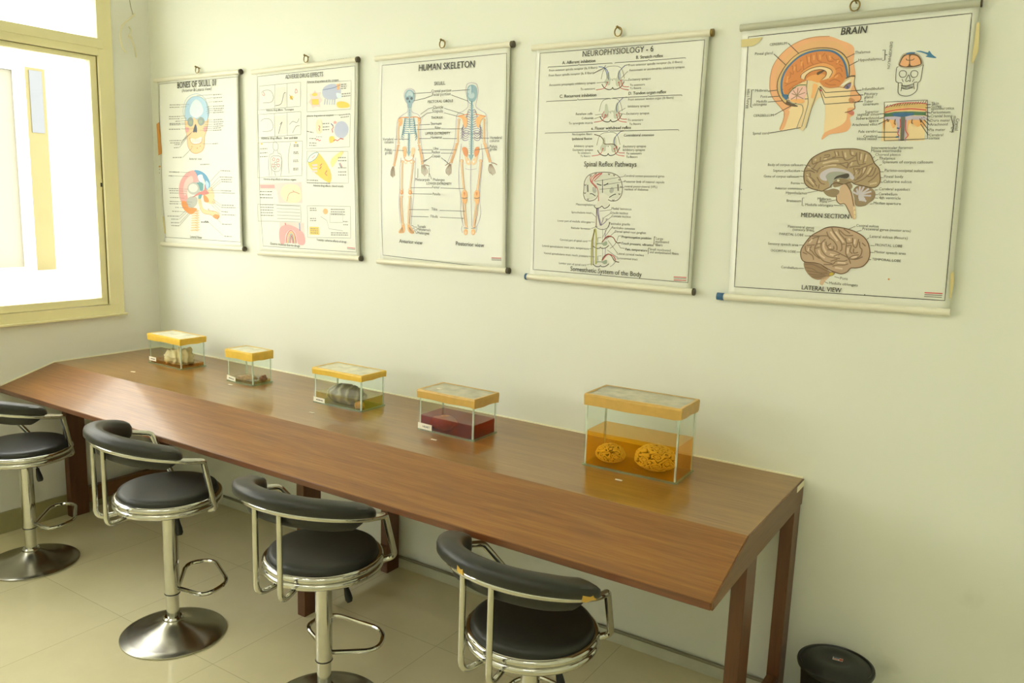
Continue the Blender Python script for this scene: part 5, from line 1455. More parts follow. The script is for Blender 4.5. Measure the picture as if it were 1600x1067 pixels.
["orgl",4,0,[543,-2059,540,-2064,533,-2068,522,-2070,512,-2068,505,-2064,502,-2059,505,-2054,512,-2050,522,-2048,532,-2050,540,-2054]],
["peachd",3,0,[620,-1668,618,-1674,610,-1678,598,-1680,588,-1678,580,-1674,576,-1668,579,-1662,587,-1658,598,-1656,610,-1658,618,-1662]],
["peach",4,0,[614,-1668,612,-1672,606,-1675,598,-1676,590,-1674,584,-1672,582,-1668,584,-1664,590,-1662,598,-1661,606,-1662,612,-1664]],
["peachd",3,0,[528,-2044,526,-2050,518,-2054,506,-2056,495,-2054,487,-2050,484,-2044,486,-2038,495,-2034,506,-2032,517,-2034,526,-2038]],
["peach",4,0,[522,-2044,520,-2048,514,-2050,506,-2052,498,-2050,492,-2048,490,-2044,492,-2040,498,-2038,506,-2036,514,-2038,520,-2040]],
["peachd",3,0,[1162,-1672,1158,-1680,1149,-1686,1136,-1687,1124,-1685,1114,-1680,1111,-1672,1114,-1665,1124,-1660,1136,-1658,1148,-1660,1158,-1666]],
["orgl",4,0,[1156,-1672,1153,-1678,1146,-1682,1136,-1682,1126,-1682,1120,-1678,1116,-1672,1120,-1667,1126,-1664,1136,-1662,1146,-1664,1153,-1668]],
["peachd",3,0,[1254,-2026,1250,-2033,1241,-2038,1228,-2040,1216,-2038,1206,-2034,1203,-2026,1206,-2018,1216,-2013,1228,-2011,1240,-2013,1250,-2018]],
["orgl",4,0,[1248,-2026,1245,-2031,1238,-2035,1228,-2036,1219,-2035,1212,-2031,1209,-2026,1212,-2021,1218,-2017,1228,-2016,1238,-2017,1245,-2020]],
["peachd",3,0,[1181,-1673,1178,-1678,1170,-1683,1160,-1684,1149,-1682,1141,-1678,1138,-1672,1141,-1666,1148,-1662,1159,-1661,1170,-1662,1178,-1667]],
["peach",4,0,[1175,-1672,1173,-1676,1168,-1679,1160,-1680,1152,-1679,1146,-1676,1144,-1672,1146,-1669,1152,-1666,1160,-1666,1167,-1666,1173,-1669]],
["peachd",3,0,[1272,-2011,1270,-2017,1262,-2021,1252,-2023,1241,-2022,1233,-2017,1230,-2011,1232,-2005,1240,-2001,1251,-2000,1262,-2001,1270,-2005]],
["peach",4,0,[1266,-2011,1264,-2014,1259,-2018,1252,-2018,1244,-2018,1238,-2015,1236,-2011,1238,-2008,1244,-2004,1251,-2004,1259,-2004,1264,-2008]],
["orgl",3,1,[728,-1714,814,-1700,832,-1818,810,-1893,754,-1848]],
["peach",3,1,[965,-1716,1036,-1730,1030,-1834,976,-1893,943,-1819]],
["peach",3,0,[859,-1982,857,-1996,852,-2007,843,-2016,832,-2022,820,-2024,808,-2022,796,-2016,787,-2008,782,-1996,779,-1983,781,-1970,786,-1958,795,-1949,806,-1943,818,-1941,831,-1943,842,-1949,851,-1958,856,-1970]],
["peach",3,0,[1001,-1982,1000,-1995,994,-2006,986,-2016,974,-2022,962,-2024,950,-2022,939,-2016,930,-2007,924,-1996,922,-1982,924,-1970,930,-1958,938,-1948,949,-1943,961,-1940,973,-1943,984,-1948,993,-1958,999,-1970]],
["white",4,0,[839,-1982,838,-1990,836,-1996,831,-2002,826,-2006,820,-2006,814,-2006,808,-2002,803,-1997,800,-1990,799,-1983,800,-1976,803,-1968,807,-1964,812,-1960,818,-1959,825,-1960,830,-1964,835,-1968,838,-1976]],
["white",4,0,[982,-1982,980,-1990,978,-1996,974,-2002,968,-2005,962,-2006,956,-2005,950,-2002,946,-1996,943,-1990,942,-1982,943,-1975,946,-1968,950,-1963,955,-1960,962,-1958,968,-1960,973,-1963,978,-1968,980,-1975]],
["peachd",3,0,[773,-1983,768,-1996,752,-2006,732,-2010,710,-2006,695,-1996,689,-1983,694,-1970,710,-1960,731,-1956,752,-1960,768,-1970]],
["peach",4,0,[767,-1983,762,-1994,750,-2002,732,-2006,714,-2002,700,-1994,695,-1983,700,-1972,713,-1964,731,-1960,749,-1964,762,-1972]],
["peachd",3,0,[774,-2525,768,-2538,752,-2549,732,-2553,710,-2550,694,-2540,689,-2526,694,-2512,710,-2502,730,-2498,752,-2502,768,-2512]],
["peach",4,0,[768,-2525,762,-2536,750,-2545,732,-2548,714,-2546,700,-2538,695,-2526,700,-2515,712,-2506,731,-2503,749,-2506,762,-2514]],
["peachd",3,0,[1050,-1982,1045,-1996,1030,-2006,1010,-2009,988,-2006,974,-1996,968,-1982,973,-1969,988,-1959,1008,-1956,1029,-1959,1044,-1969]],
["peach",4,0,[1044,-1982,1040,-1994,1027,-2002,1010,-2004,992,-2002,978,-1994,974,-1982,978,-1971,991,-1963,1008,-1960,1026,-1963,1040,-1971]],
["peachd",3,0,[980,-2520,976,-2534,960,-2544,940,-2548,918,-2545,903,-2536,898,-2522,902,-2508,918,-2498,938,-2494,960,-2498,975,-2507]],
["peach",4,0,[975,-2520,970,-2532,957,-2540,940,-2544,922,-2542,908,-2534,904,-2522,908,-2510,921,-2502,938,-2498,956,-2502,970,-2510]],
["org",5,0,[772,-2576,770,-2590,765,-2602,756,-2611,745,-2618,732,-2620,720,-2618,708,-2612,700,-2603,694,-2591,692,-2578,694,-2565,699,-2553,708,-2544,719,-2537,731,-2534,744,-2536,755,-2542,764,-2552,770,-2563]],
["org",5,0,[996,-2572,994,-2584,987,-2596,976,-2606,963,-2612,948,-2614,934,-2613,920,-2607,910,-2598,902,-2586,900,-2574,902,-2560,909,-2548,920,-2539,932,-2532,947,-2530,962,-2532,976,-2538,986,-2546,993,-2558]],
["orgl",6,0,[752,-2570,751,-2578,748,-2585,742,-2590,736,-2594,728,-2596,720,-2594,714,-2591,708,-2586,705,-2579,704,-2572,704,-2564,708,-2558,713,-2552,720,-2548,728,-2547,735,-2548,742,-2552,747,-2556,750,-2563]],
["orgl",6,0,[968,-2566,966,-2574,962,-2580,956,-2586,949,-2589,940,-2590,932,-2590,924,-2586,918,-2581,914,-2574,912,-2567,913,-2560,917,-2553,923,-2548,931,-2544,940,-2542,948,-2544,956,-2546,962,-2552,966,-2558]],
["peachd",3,0,[764,-2662,758,-2674,744,-2683,726,-2687,706,-2684,692,-2676,686,-2664,692,-2651,706,-2642,724,-2638,744,-2641,758,-2650]],
["peach",4,0,[758,-2662,753,-2672,742,-2679,726,-2682,709,-2680,697,-2673,692,-2664,697,-2654,708,-2646,724,-2642,741,-2645,753,-2652]],
["peachd",3,0,[796,-3194,790,-3207,776,-3216,758,-3221,738,-3218,724,-3210,718,-3198,724,-3186,738,-3176,756,-3172,776,-3174,790,-3182]],
["peach",4,0,[790,-3195,785,-3205,774,-3213,758,-3216,741,-3214,729,-3208,724,-3198,729,-3188,740,-3180,756,-3176,773,-3178,785,-3185]],
["peachd",3,0,[971,-2656,966,-2668,952,-2678,934,-2682,915,-2678,901,-2670,896,-2658,900,-2646,914,-2636,933,-2633,952,-2636,966,-2644]],
["peach",4,0,[965,-2656,961,-2666,950,-2674,934,-2677,918,-2674,906,-2668,902,-2658,906,-2648,917,-2640,933,-2638,949,-2640,960,-2646]],
["peachd",3,0,[932,-3188,927,-3201,914,-3210,894,-3215,876,-3212,861,-3204,856,-3192,861,-3180,874,-3170,894,-3166,912,-3168,927,-3176]],
["peach",4,0,[926,-3189,922,-3199,910,-3207,894,-3210,878,-3208,866,-3202,862,-3192,866,-3182,878,-3174,894,-3170,910,-3172,922,-3179]],
["orgl",3,1,[724,-3198,790,-3204,800,-3318,776,-3364,662,-3376,645,-3340,718,-3260]],
["orgl",3,1,[870,-3192,926,-3204,1008,-3292,1040,-3352,969,-3374,880,-3314]],
["sblu",2,1,[2352,-597,2264,-626,2238,-730,2270,-842,2326,-899,2396,-902,2454,-848,2472,-740,2440,-634]],
["sbll",3,1,[2334,-618,2272,-662,2268,-745,2338,-734]],
["sbll",4,0,[2418,-792,2414,-809,2405,-824,2390,-836,2370,-843,2348,-844,2326,-841,2306,-832,2290,-820,2280,-804,2276,-786,2279,-770,2288,-754,2304,-743,2323,-736,2345,-734,2367,-738,2387,-746,2403,-759,2414,-775]],
["sblu",4,0,[2322,-1851,2451,-1852,2387,-1964]],
["orgl",5,1,[2064,-1165,2172,-1145,2267,-1204,2264,-1330,2222,-1365,2176,-1286,2145,-1200]],
["orgl",5,1,[2668,-1180,2569,-1150,2466,-1208,2484,-1326,2534,-1371,2567,-1294,2606,-1212]],
["peachd",3,0,[2104,-1214,2100,-1224,2089,-1230,2074,-1232,2058,-1230,2047,-1222,2042,-1212,2046,-1202,2058,-1196,2072,-1193,2088,-1196,2100,-1204]],
["peach",4,0,[2098,-1214,2096,-1221,2086,-1226,2074,-1228,2061,-1226,2052,-1220,2048,-1212,2051,-1204,2060,-1199,2073,-1198,2086,-1200,2095,-1206]],
["peachd",3,0,[2101,-1609,2097,-1619,2086,-1626,2070,-1628,2055,-1626,2044,-1618,2039,-1608,2043,-1598,2054,-1592,2070,-1589,2085,-1592,2096,-1599]],
["peach",4,0,[2096,-1609,2092,-1616,2083,-1622,2070,-1624,2058,-1622,2048,-1616,2044,-1608,2048,-1600,2057,-1595,2070,-1593,2082,-1596,2092,-1601]],
["peachd",3,0,[2678,-1228,2674,-1237,2664,-1244,2649,-1246,2634,-1243,2623,-1236,2618,-1226,2622,-1216,2633,-1210,2648,-1208,2662,-1210,2674,-1218]],
["peach",4,0,[2672,-1228,2670,-1235,2661,-1240,2649,-1242,2636,-1240,2628,-1234,2624,-1226,2627,-1218,2636,-1214,2648,-1212,2660,-1214,2669,-1220]],
["peachd",3,0,[2698,-1615,2694,-1625,2684,-1632,2669,-1634,2654,-1632,2643,-1624,2639,-1614,2642,-1605,2653,-1598,2668,-1596,2683,-1598,2694,-1606]],
["peach",4,0,[2693,-1615,2690,-1622,2681,-1628,2669,-1630,2656,-1628,2648,-1622,2644,-1614,2647,-1607,2656,-1602,2668,-1600,2680,-1602,2690,-1608]],
["peachd",3,0,[2088,-1646,2084,-1653,2076,-1658,2064,-1660,2052,-1658,2044,-1652,2040,-1646,2043,-1638,2052,-1633,2064,-1632,2075,-1634,2084,-1638]],
["orgl",4,0,[2082,-1646,2080,-1650,2073,-1654,2064,-1656,2055,-1654,2048,-1650,2046,-1646,2048,-1640,2054,-1637,2064,-1636,2072,-1637,2080,-1640]],
["peachd",3,0,[1966,-1994,1962,-2001,1954,-2006,1942,-2008,1930,-2006,1921,-2002,1918,-1994,1920,-1987,1929,-1982,1941,-1980,1953,-1982,1962,-1987]],
["orgl",4,0,[1960,-1994,1958,-1999,1951,-2003,1942,-2004,1932,-2003,1926,-1999,1923,-1994,1925,-1989,1932,-1986,1941,-1984,1950,-1986,1957,-1989]],
["peachd",3,0,[2054,-1646,2052,-1651,2045,-1655,2035,-1656,2025,-1655,2018,-1651,2014,-1645,2017,-1640,2024,-1636,2034,-1634,2044,-1636,2052,-1640]],
["peach",4,0,[2049,-1646,2048,-1649,2042,-1652,2034,-1652,2028,-1652,2022,-1648,2020,-1645,2022,-1642,2027,-1639,2034,-1638,2042,-1639,2047,-1642]],
["peachd",3,0,[1932,-1988,1930,-1994,1922,-1998,1912,-2000,1902,-1998,1894,-1994,1892,-1988,1894,-1982,1901,-1978,1912,-1977,1922,-1978,1929,-1982]],
["peach",4,0,[1926,-1988,1924,-1992,1919,-1994,1912,-1996,1904,-1994,1899,-1992,1897,-1988,1899,-1985,1904,-1982,1912,-1982,1919,-1982,1924,-1985]],
["peachd",3,0,[2692,-1651,2690,-1658,2682,-1663,2670,-1665,2659,-1663,2650,-1658,2647,-1651,2650,-1644,2658,-1639,2670,-1637,2680,-1639,2689,-1644]],
["orgl",4,0,[2687,-1651,2685,-1656,2679,-1660,2670,-1660,2662,-1660,2655,-1656,2652,-1651,2654,-1646,2660,-1642,2670,-1641,2678,-1642,2684,-1646]],
["peachd",3,0,[2829,-1978,2826,-1984,2818,-1990,2807,-1992,2796,-1990,2787,-1984,2784,-1978,2786,-1970,2794,-1966,2806,-1964,2817,-1966,2826,-1970]],
["orgl",4,0,[2824,-1978,2822,-1982,2816,-1986,2806,-1987,2798,-1986,2792,-1982,2789,-1978,2791,-1972,2798,-1969,2806,-1968,2814,-1969,2821,-1972]],
["peachd",3,0,[2717,-1652,2714,-1657,2708,-1661,2698,-1662,2688,-1661,2681,-1656,2678,-1651,2681,-1646,2688,-1642,2698,-1640,2707,-1642,2714,-1646]],
["peach",4,0,[2712,-1652,2710,-1655,2705,-1658,2698,-1658,2691,-1657,2686,-1654,2684,-1651,2686,-1648,2690,-1645,2698,-1644,2704,-1646,2710,-1648]],
["peachd",3,0,[2853,-1978,2851,-1983,2844,-1987,2834,-1988,2825,-1987,2818,-1983,2815,-1978,2818,-1972,2824,-1968,2834,-1966,2843,-1968,2850,-1972]],
["peach",4,0,[2848,-1978,2846,-1981,2841,-1984,2834,-1984,2828,-1984,2822,-1981,2820,-1978,2822,-1974,2827,-1972,2834,-1970,2841,-1972,2846,-1974]],
["org",4,1,[2175,-1732,2261,-1715,2314,-1794,2295,-1894,2222,-1851]],
["org",4,1,[2567,-1726,2496,-1716,2456,-1795,2481,-1894,2550,-1846]],
["peach",4,1,[2237,-1880,2295,-1894,2376,-1978,2364,-2038,2300,-2027,2269,-1979]],
["peach",4,1,[2537,-1880,2481,-1894,2406,-1978,2422,-2038,2485,-2026,2512,-1978]],
["white",5,0,[2348,-1978,2347,-1986,2344,-1992,2340,-1997,2334,-2000,2327,-2002,2320,-2000,2314,-1997,2310,-1992,2306,-1986,2305,-1979,2306,-1972,2308,-1966,2314,-1960,2319,-1957,2326,-1956,2332,-1957,2338,-1960,2344,-1966,2347,-1972]],
["white",5,0,[2473,-1978,2472,-1986,2470,-1992,2464,-1996,2459,-2000,2452,-2001,2446,-2000,2440,-1996,2434,-1992,2432,-1986,2430,-1978,2431,-1972,2434,-1965,2438,-1960,2444,-1957,2451,-1956,2458,-1957,2464,-1960,2468,-1965,2472,-1972]],
["peachd",3,0,[2216,-1965,2211,-1979,2196,-1990,2176,-1994,2154,-1990,2139,-1979,2133,-1965,2138,-1950,2153,-1940,2174,-1936,2194,-1940,2210,-1950]],
["peach",4,0,[2211,-1965,2206,-1977,2194,-1986,2176,-1989,2157,-1986,2144,-1977,2138,-1965,2143,-1953,2156,-1944,2174,-1940,2192,-1944,2206,-1952]],
["peachd",3,0,[2284,-2522,2278,-2536,2264,-2548,2242,-2552,2222,-2548,2206,-2538,2200,-2524,2205,-2510,2220,-2498,2241,-2494,2262,-2498,2278,-2508]],
["peach",4,0,[2278,-2522,2274,-2534,2260,-2544,2242,-2548,2224,-2544,2210,-2536,2206,-2524,2210,-2512,2223,-2502,2241,-2498,2260,-2502,2273,-2510]],
["peachd",3,0,[2650,-1964,2646,-1978,2632,-1988,2611,-1992,2591,-1988,2576,-1978,2570,-1964,2575,-1950,2589,-1940,2610,-1936,2630,-1940,2645,-1950]],
["peach",4,0,[2646,-1964,2641,-1976,2628,-1984,2611,-1988,2594,-1984,2580,-1976,2575,-1964,2580,-1952,2592,-1944,2610,-1940,2627,-1943,2640,-1952]],
["peachd",3,0,[2578,-2516,2572,-2530,2558,-2541,2538,-2545,2517,-2542,2502,-2532,2496,-2518,2500,-2503,2516,-2492,2536,-2488,2556,-2492,2572,-2502]],
["peach",4,0,[2572,-2516,2568,-2528,2555,-2537,2538,-2541,2520,-2538,2506,-2530,2501,-2518,2506,-2505,2518,-2496,2536,-2492,2554,-2495,2567,-2504]],
["orgl",5,1,[2192,-2553,2220,-2509,2285,-2508,2316,-2559,2304,-2637,2194,-2640]],
["org",6,1,[2228,-2544,2272,-2542,2252,-2610]],
["orgl",5,1,[2195,-2660,2311,-2657,2285,-2753,2226,-2746]],
["orgl",5,1,[2474,-2546,2500,-2503,2564,-2502,2594,-2552,2583,-2630,2476,-2632]],
["org",6,1,[2508,-2537,2552,-2536,2532,-2602]],
["orgl",5,1,[2476,-2652,2590,-2650,2566,-2744,2508,-2738]],
["peachd",3,0,[2289,-2710,2285,-2721,2272,-2730,2256,-2734,2238,-2731,2225,-2722,2220,-2712,2224,-2700,2237,-2691,2254,-2687,2272,-2690,2284,-2698]],
["peach",4,0,[2284,-2710,2280,-2719,2270,-2726,2255,-2729,2240,-2727,2230,-2720,2226,-2711,2229,-2702,2240,-2694,2254,-2692,2268,-2694,2280,-2700]],
["peachd",3,0,[2332,-3172,2328,-3184,2316,-3193,2298,-3196,2281,-3194,2268,-3186,2263,-3175,2268,-3163,2280,-3154,2297,-3150,2314,-3152,2327,-3160]],
["peach",4,0,[2327,-3172,2323,-3182,2312,-3189,2298,-3192,2284,-3190,2272,-3184,2268,-3174,2272,-3165,2282,-3158,2297,-3154,2312,-3156,2322,-3163]],
["peachd",3,0,[2562,-2702,2558,-2713,2546,-2722,2529,-2726,2512,-2723,2500,-2715,2494,-2704,2498,-2692,2511,-2683,2528,-2680,2544,-2682,2558,-2690]],
["peach",4,0,[2557,-2702,2554,-2711,2543,-2718,2529,-2721,2514,-2719,2504,-2712,2500,-2704,2504,-2694,2514,-2687,2528,-2684,2542,-2686,2552,-2692]],
["peachd",3,0,[2506,-3164,2502,-3176,2489,-3185,2472,-3189,2455,-3186,2442,-3178,2437,-3167,2442,-3156,2454,-3146,2470,-3142,2488,-3145,2500,-3152]],
["peach",4,0,[2500,-3164,2496,-3174,2486,-3182,2472,-3184,2458,-3182,2447,-3176,2442,-3167,2446,-3158,2456,-3150,2471,-3147,2486,-3148,2496,-3155]],
["orgl",4,0,[2334,-3274,2332,-3292,2326,-3308,2316,-3322,2302,-3331,2288,-3334,2273,-3332,2260,-3325,2248,-3312,2242,-3296,2238,-3278,2240,-3260,2246,-3244,2257,-3230,2270,-3222,2284,-3218,2299,-3220,2312,-3228,2324,-3240,2330,-3256]],
["orgl",4,0,[2507,-3266,2506,-3284,2499,-3300,2490,-3314,2476,-3322,2462,-3326,2448,-3324,2434,-3316,2424,-3304,2416,-3288,2414,-3270,2415,-3252,2421,-3236,2431,-3222,2444,-3213,2458,-3210,2473,-3212,2486,-3220,2497,-3232,2504,-3248]],
["peach",5,0,[2316,-3290,2314,-3298,2310,-3307,2304,-3314,2296,-3318,2288,-3320,2278,-3319,2270,-3316,2264,-3309,2259,-3301,2258,-3292,2258,-3283,2262,-3274,2268,-3268,2276,-3264,2286,-3262,2294,-3262,2303,-3266,2310,-3272,2314,-3280]],
["peach",5,0,[2490,-3281,2488,-3290,2484,-3298,2478,-3305,2470,-3310,2462,-3312,2452,-3310,2444,-3306,2438,-3300,2434,-3292,2432,-3284,2433,-3274,2437,-3266,2443,-3260,2451,-3255,2460,-3253,2469,-3254,2477,-3258,2484,-3264,2488,-3272]],
], 'L': [
["ink",6,3,0,1,[158,-134,3092,-96,3226,-3918,212,-3844]],
["ink",5,4,0,0,[987,-704,1419,-698]],
["ink",5,4,0,0,[1900,-692,2306,-684]],
["ink",5,4,0,0,[990,-840,1256,-803,1438,-759]],
["ink",5,4,0,0,[1888,-763,2284,-890]],
["ink",5,4,0,0,[1163,-1094,1352,-996,1458,-976]],
["ink",5,4,0,0,[1730,-999,2233,-1132]],
["ink",5,4,0,0,[1146,-1172,1323,-1077,1440,-1068]],
["ink",5,4,0,0,[1732,-1082,2162,-1180]],
["ink",5,4,0,0,[890,-1294,1402,-1286]],
["ink",5,4,0,0,[1080,-1378,1507,-1372]],
["ink",5,4,0,0,[1670,-1375,2182,-1380]],
["ink",5,4,0,0,[1131,-1547,1419,-1546]],
["ink",5,4,0,0,[1711,-1550,2056,-1558]],
["ink",5,4,0,0,[1119,-1758,1485,-1760]],
["ink",5,4,0,0,[1650,-1758,2047,-1762]],
["ink",5,4,0,0,[1183,-1820,1456,-1820]],
["ink",5,4,0,0,[1682,-1822,1975,-1822]],
["ink",5,4,0,0,[1264,-1994,1470,-1882]],
["ink",5,4,0,0,[1696,-1906,1898,-2034]],
["ink",5,4,0,0,[514,-1554,894,-1556]],
["ink",5,4,0,0,[477,-1764,770,-1770]],
["ink",5,4,0,0,[2789,-1560,2404,-1551]],
["ink",5,4,0,0,[2795,-1730,2468,-1769]],
["ink",5,4,0,0,[960,-2480,1489,-2472]],
["ink",5,4,0,0,[1694,-2472,2238,-2472]],
["ink",5,4,0,0,[952,-2597,1489,-2591]],
["ink",5,4,0,0,[929,-2904,1412,-2892]],
["ink",5,4,0,0,[1668,-2894,2272,-2890]],
["ink",5,4,0,0,[970,-3035,1400,-3027]],
["ink",5,4,0,0,[1670,-3024,2234,-3023]],
["ink",5,4,0,0,[1131,-2112,1134,-2287]],
["ink",5,4,0,0,[1406,-2090,1410,-2273]],
["ink",5,4,0,0,[1420,-2202,1474,-2309]],
["ink",5,4,0,0,[972,-3216,1014,-3214,1028,-3239,1111,-3240]],
["ink",5,4,0,0,[1001,-3266,1051,-3268,1057,-3292,1112,-3294]],
["ink",5,4,0,0,[1035,-3312,1080,-3321,1080,-3355,1113,-3358]],
["ink",5,4,0,0,[1210,-1988,1342,-1938]],
["ink",5,4,0,0,[1774,-1947,1892,-2030]],
["red",9,4,0,0,[2896,-3722,3118,-3714]],
["gry",7,4,0,0,[2896,-3742,3118,-3736]],
["gry",7,4,0,0,[2897,-3762,3120,-3756]],
["lil",6,3,1,0,[892,-602,790,-635,752,-727,786,-830,850,-906,844,-1036,702,-1106,592,-1207,564,-1548,506,-2029]],
["lil",6,3,1,0,[892,-602,994,-644,1034,-738,1004,-838,944,-908,954,-1040,1114,-1102,1174,-1220,1180,-1556,1286,-1982]],
["lil",6,3,1,0,[698,-1908,670,-2148,682,-2512,662,-2756,692,-3184]],
["lil",6,3,1,0,[1070,-1908,1042,-2564,1001,-2897,966,-3202]],
["sbld",30,2,0,0,[898,-980,900,-1135]],
["sbld",26,2,0,0,[882,-1434,888,-1789]],
["sbll",7,4,0,0,[851,-987,945,-990]],
["sbll",7,4,0,0,[851,-1004,945,-1008]],
["sbll",7,4,0,0,[852,-1022,946,-1025]],
["sbll",7,4,0,0,[852,-1040,946,-1042]],
["sbll",7,4,0,0,[852,-1058,946,-1060]],
["sbll",7,4,0,0,[852,-1075,946,-1078]],
["sbll",7,4,0,0,[852,-1092,946,-1095]],
["sbll",7,4,0,0,[853,-1110,947,-1112]],
["sbll",7,4,0,0,[853,-1128,948,-1130]],
["sblu",8,4,0,0,[842,-1448,922,-1450]],
["sblu",8,4,0,0,[843,-1480,922,-1482]],
["sblu",8,4,0,0,[844,-1513,922,-1514]],
["sblu",8,4,0,0,[844,-1546,923,-1546]],
["sblu",8,4,0,0,[844,-1578,924,-1579]],
["sblu",8,4,0,0,[845,-1611,924,-1612]],
["sblu",8,4,0,0,[846,-1644,924,-1644]],
["sblu",8,4,0,0,[846,-1676,925,-1676]],
["sblu",8,4,0,0,[846,-1709,926,-1710]],
["sblu",8,4,0,0,[847,-1742,926,-1742]],
["sblu",8,4,0,0,[848,-1774,926,-1774]],
["sbld",9,4,1,0,[885,-1146,808,-1138,775,-1184,804,-1220]],
["sbld",9,4,1,0,[908,-1146,985,-1143,1008,-1190,986,-1224]],
["sbld",9,4,1,0,[886,-1184,802,-1176,766,-1226,796,-1264]],
["sbld",9,4,1,0,[909,-1185,992,-1181,1017,-1231,994,-1268]],
["sbld",9,4,1,0,[886,-1222,795,-1214,756,-1266,790,-1308]],
["sbld",9,4,1,0,[910,-1223,1000,-1219,1026,-1272,1002,-1313]],
["sbld",9,4,1,0,[887,-1260,788,-1252,747,-1308,783,-1352]],
["sbld",9,4,1,0,[910,-1261,1008,-1258,1036,-1314,1009,-1357]],
["sbld",9,4,1,0,[888,-1298,782,-1290,738,-1349,776,-1397]],
["sbld",9,4,1,0,[911,-1299,1015,-1296,1046,-1354,1017,-1401]],
["sbld",9,4,1,0,[888,-1337,776,-1329,728,-1390,770,-1441]],
["sbld",9,4,1,0,[912,-1338,1022,-1334,1055,-1396,1024,-1445]],
["sbld",9,4,1,0,[888,-1375,770,-1367,719,-1432,763,-1486]],
["sbld",9,4,1,0,[912,-1376,1030,-1372,1064,-1437,1032,-1489]],
["sbld",9,4,1,0,[889,-1414,763,-1406,710,-1473,756,-1530]],
["sbld",9,4,1,0,[913,-1414,1038,-1410,1074,-1478,1040,-1534]],
["sbld",9,4,1,0,[890,-1452,757,-1444,700,-1514,749,-1574]],
["sbld",9,4,1,0,[914,-1452,1045,-1448,1084,-1520,1047,-1578]],
["sblu",20,4,0,0,[892,-1146,892,-1346]],
["org",12,5,1,0,[877,-1146,703,-1142,632,-1164]],
["org",12,5,1,0,[908,-1146,1056,-1139,1142,-1170]],
["peachd",34,3,1,0,[632,-1238,612,-1430,622,-1624]],
["peach",22,4,1,0,[632,-1238,612,-1430,622,-1624]],
["peachd",34,3,1,0,[1128,-1234,1116,-1408,1136,-1628]],
["peach",22,4,1,0,[1128,-1234,1116,-1408,1136,-1628]],
["peachd",26,3,1,0,[622,-1668,577,-1878,522,-2059]],
["orgl",14,4,1,0,[622,-1668,577,-1878,522,-2059]],
["peachd",24,3,1,0,[598,-1668,544,-1878,506,-2044]],
["peach",12,4,1,0,[598,-1668,544,-1878,506,-2044]],
["peachd",26,3,1,0,[1136,-1672,1186,-1849,1228,-2026]],
["orgl",14,4,1,0,[1136,-1672,1186,-1849,1228,-2026]],
["peachd",24,3,1,0,[1160,-1672,1217,-1849,1251,-2011]],
["peach",12,4,1,0,[1160,-1672,1217,-1849,1251,-2011]],
["brn",9,4,1,0,[1221,-2050,1223,-2144,1240,-2209]],
["brn",9,4,1,0,[514,-2074,532,-2180,542,-2259]],
["brn",9,4,1,0,[1236,-2050,1258,-2144,1271,-2232]],
["brn",9,4,1,0,[506,-2074,508,-2180,517,-2278]],
["brn",9,4,1,0,[1252,-2050,1292,-2144,1302,-2256]],
["brn",9,4,1,0,[498,-2074,484,-2180,493,-2296]],
["brn",9,4,1,0,[1268,-2050,1327,-2143,1333,-2232]],
["brn",9,4,1,0,[490,-2074,459,-2180,468,-2278]],
["brn",9,4,1,0,[1283,-2049,1362,-2143,1363,-2208]],
["brn",9,4,1,0,[482,-2074,434,-2181,444,-2260]],
["brn",11,4,1,0,[1268,-2040,1352,-2049,1414,-2066]],
["org",8,4,1,0,[754,-1848,794,-1938,858,-1968,922,-1968,984,-1938,1022,-1843]],
["peachd",36,3,1,0,[732,-1983,728,-2268,731,-2526]],
["peach",24,4,1,0,[732,-1983,728,-2268,731,-2526]],
["peachd",36,3,1,0,[1009,-1982,974,-2266,939,-2522]],
["peach",24,4,1,0,[1009,-1982,974,-2266,939,-2522]],
["peachd",34,3,1,0,[725,-2662,737,-2936,757,-3196]],
["peach",22,4,1,0,[725,-2662,737,-2936,757,-3196]],
["peachd",34,3,1,0,[934,-2657,906,-2930,894,-3190]],
["peach",22,4,1,0,[934,-2657,906,-2930,894,-3190]],
["peachd",9,4,1,0,[974,-2671,962,-2929,926,-3174]],
["peachd",9,4,1,0,[693,-2678,704,-2938,732,-3182]],
["brn",6,5,0,0,[742,-3249,670,-3370]],
["brn",6,5,0,0,[911,-3242,945,-3362]],
["brn",6,5,0,0,[742,-3249,702,-3368]],
["brn",6,5,0,0,[911,-3242,973,-3361]],
["brn",6,5,0,0,[742,-3249,735,-3366]],
["brn",6,5,0,0,[911,-3242,1001,-3360]],
["brn",6,5,0,0,[742,-3249,768,-3365]],
["brn",6,5,0,0,[911,-3242,1029,-3358]],
["lil",6,3,1,0,[2343,-564,2245,-586,2216,-701,2256,-842,2274,-981,2170,-1061,2034,-1114,2012,-1254,1991,-1650,1831,-2024]],
["lil",6,3,1,0,[2343,-564,2456,-596,2496,-713,2475,-850,2452,-986,2559,-1059,2683,-1132,2713,-1297,2746,-1630,2834,-1964]],
["lil",6,3,1,0,[2151,-1652,2124,-1965,2114,-2367,2166,-2655,2166,-2946,2232,-3176]],
["lil",6,3,1,0,[2607,-1656,2652,-1964,2610,-2359,2594,-2644,2622,-2929,2540,-3162]],
["lil",6,3,1,0,[2388,-2021,2390,-2420,2421,-3168]],
["lil",5,3,1,0,[2266,-2107,2381,-2123,2516,-2105]],
["sbld",6,5,0,0,[2352,-610,2356,-762]],
["sbld",6,4,1,0,[2240,-780,2279,-898,2344,-933]],
["sbld",26,3,0,0,[2354,-886,2366,-1081,2392,-1908]],
["sblu",8,4,0,0,[2320,-968,2402,-971]],
["sblu",8,4,0,0,[2322,-1002,2403,-1004]],
["sblu",8,4,0,0,[2322,-1035,2404,-1038]],
["sblu",8,4,0,0,[2324,-1068,2405,-1071]],
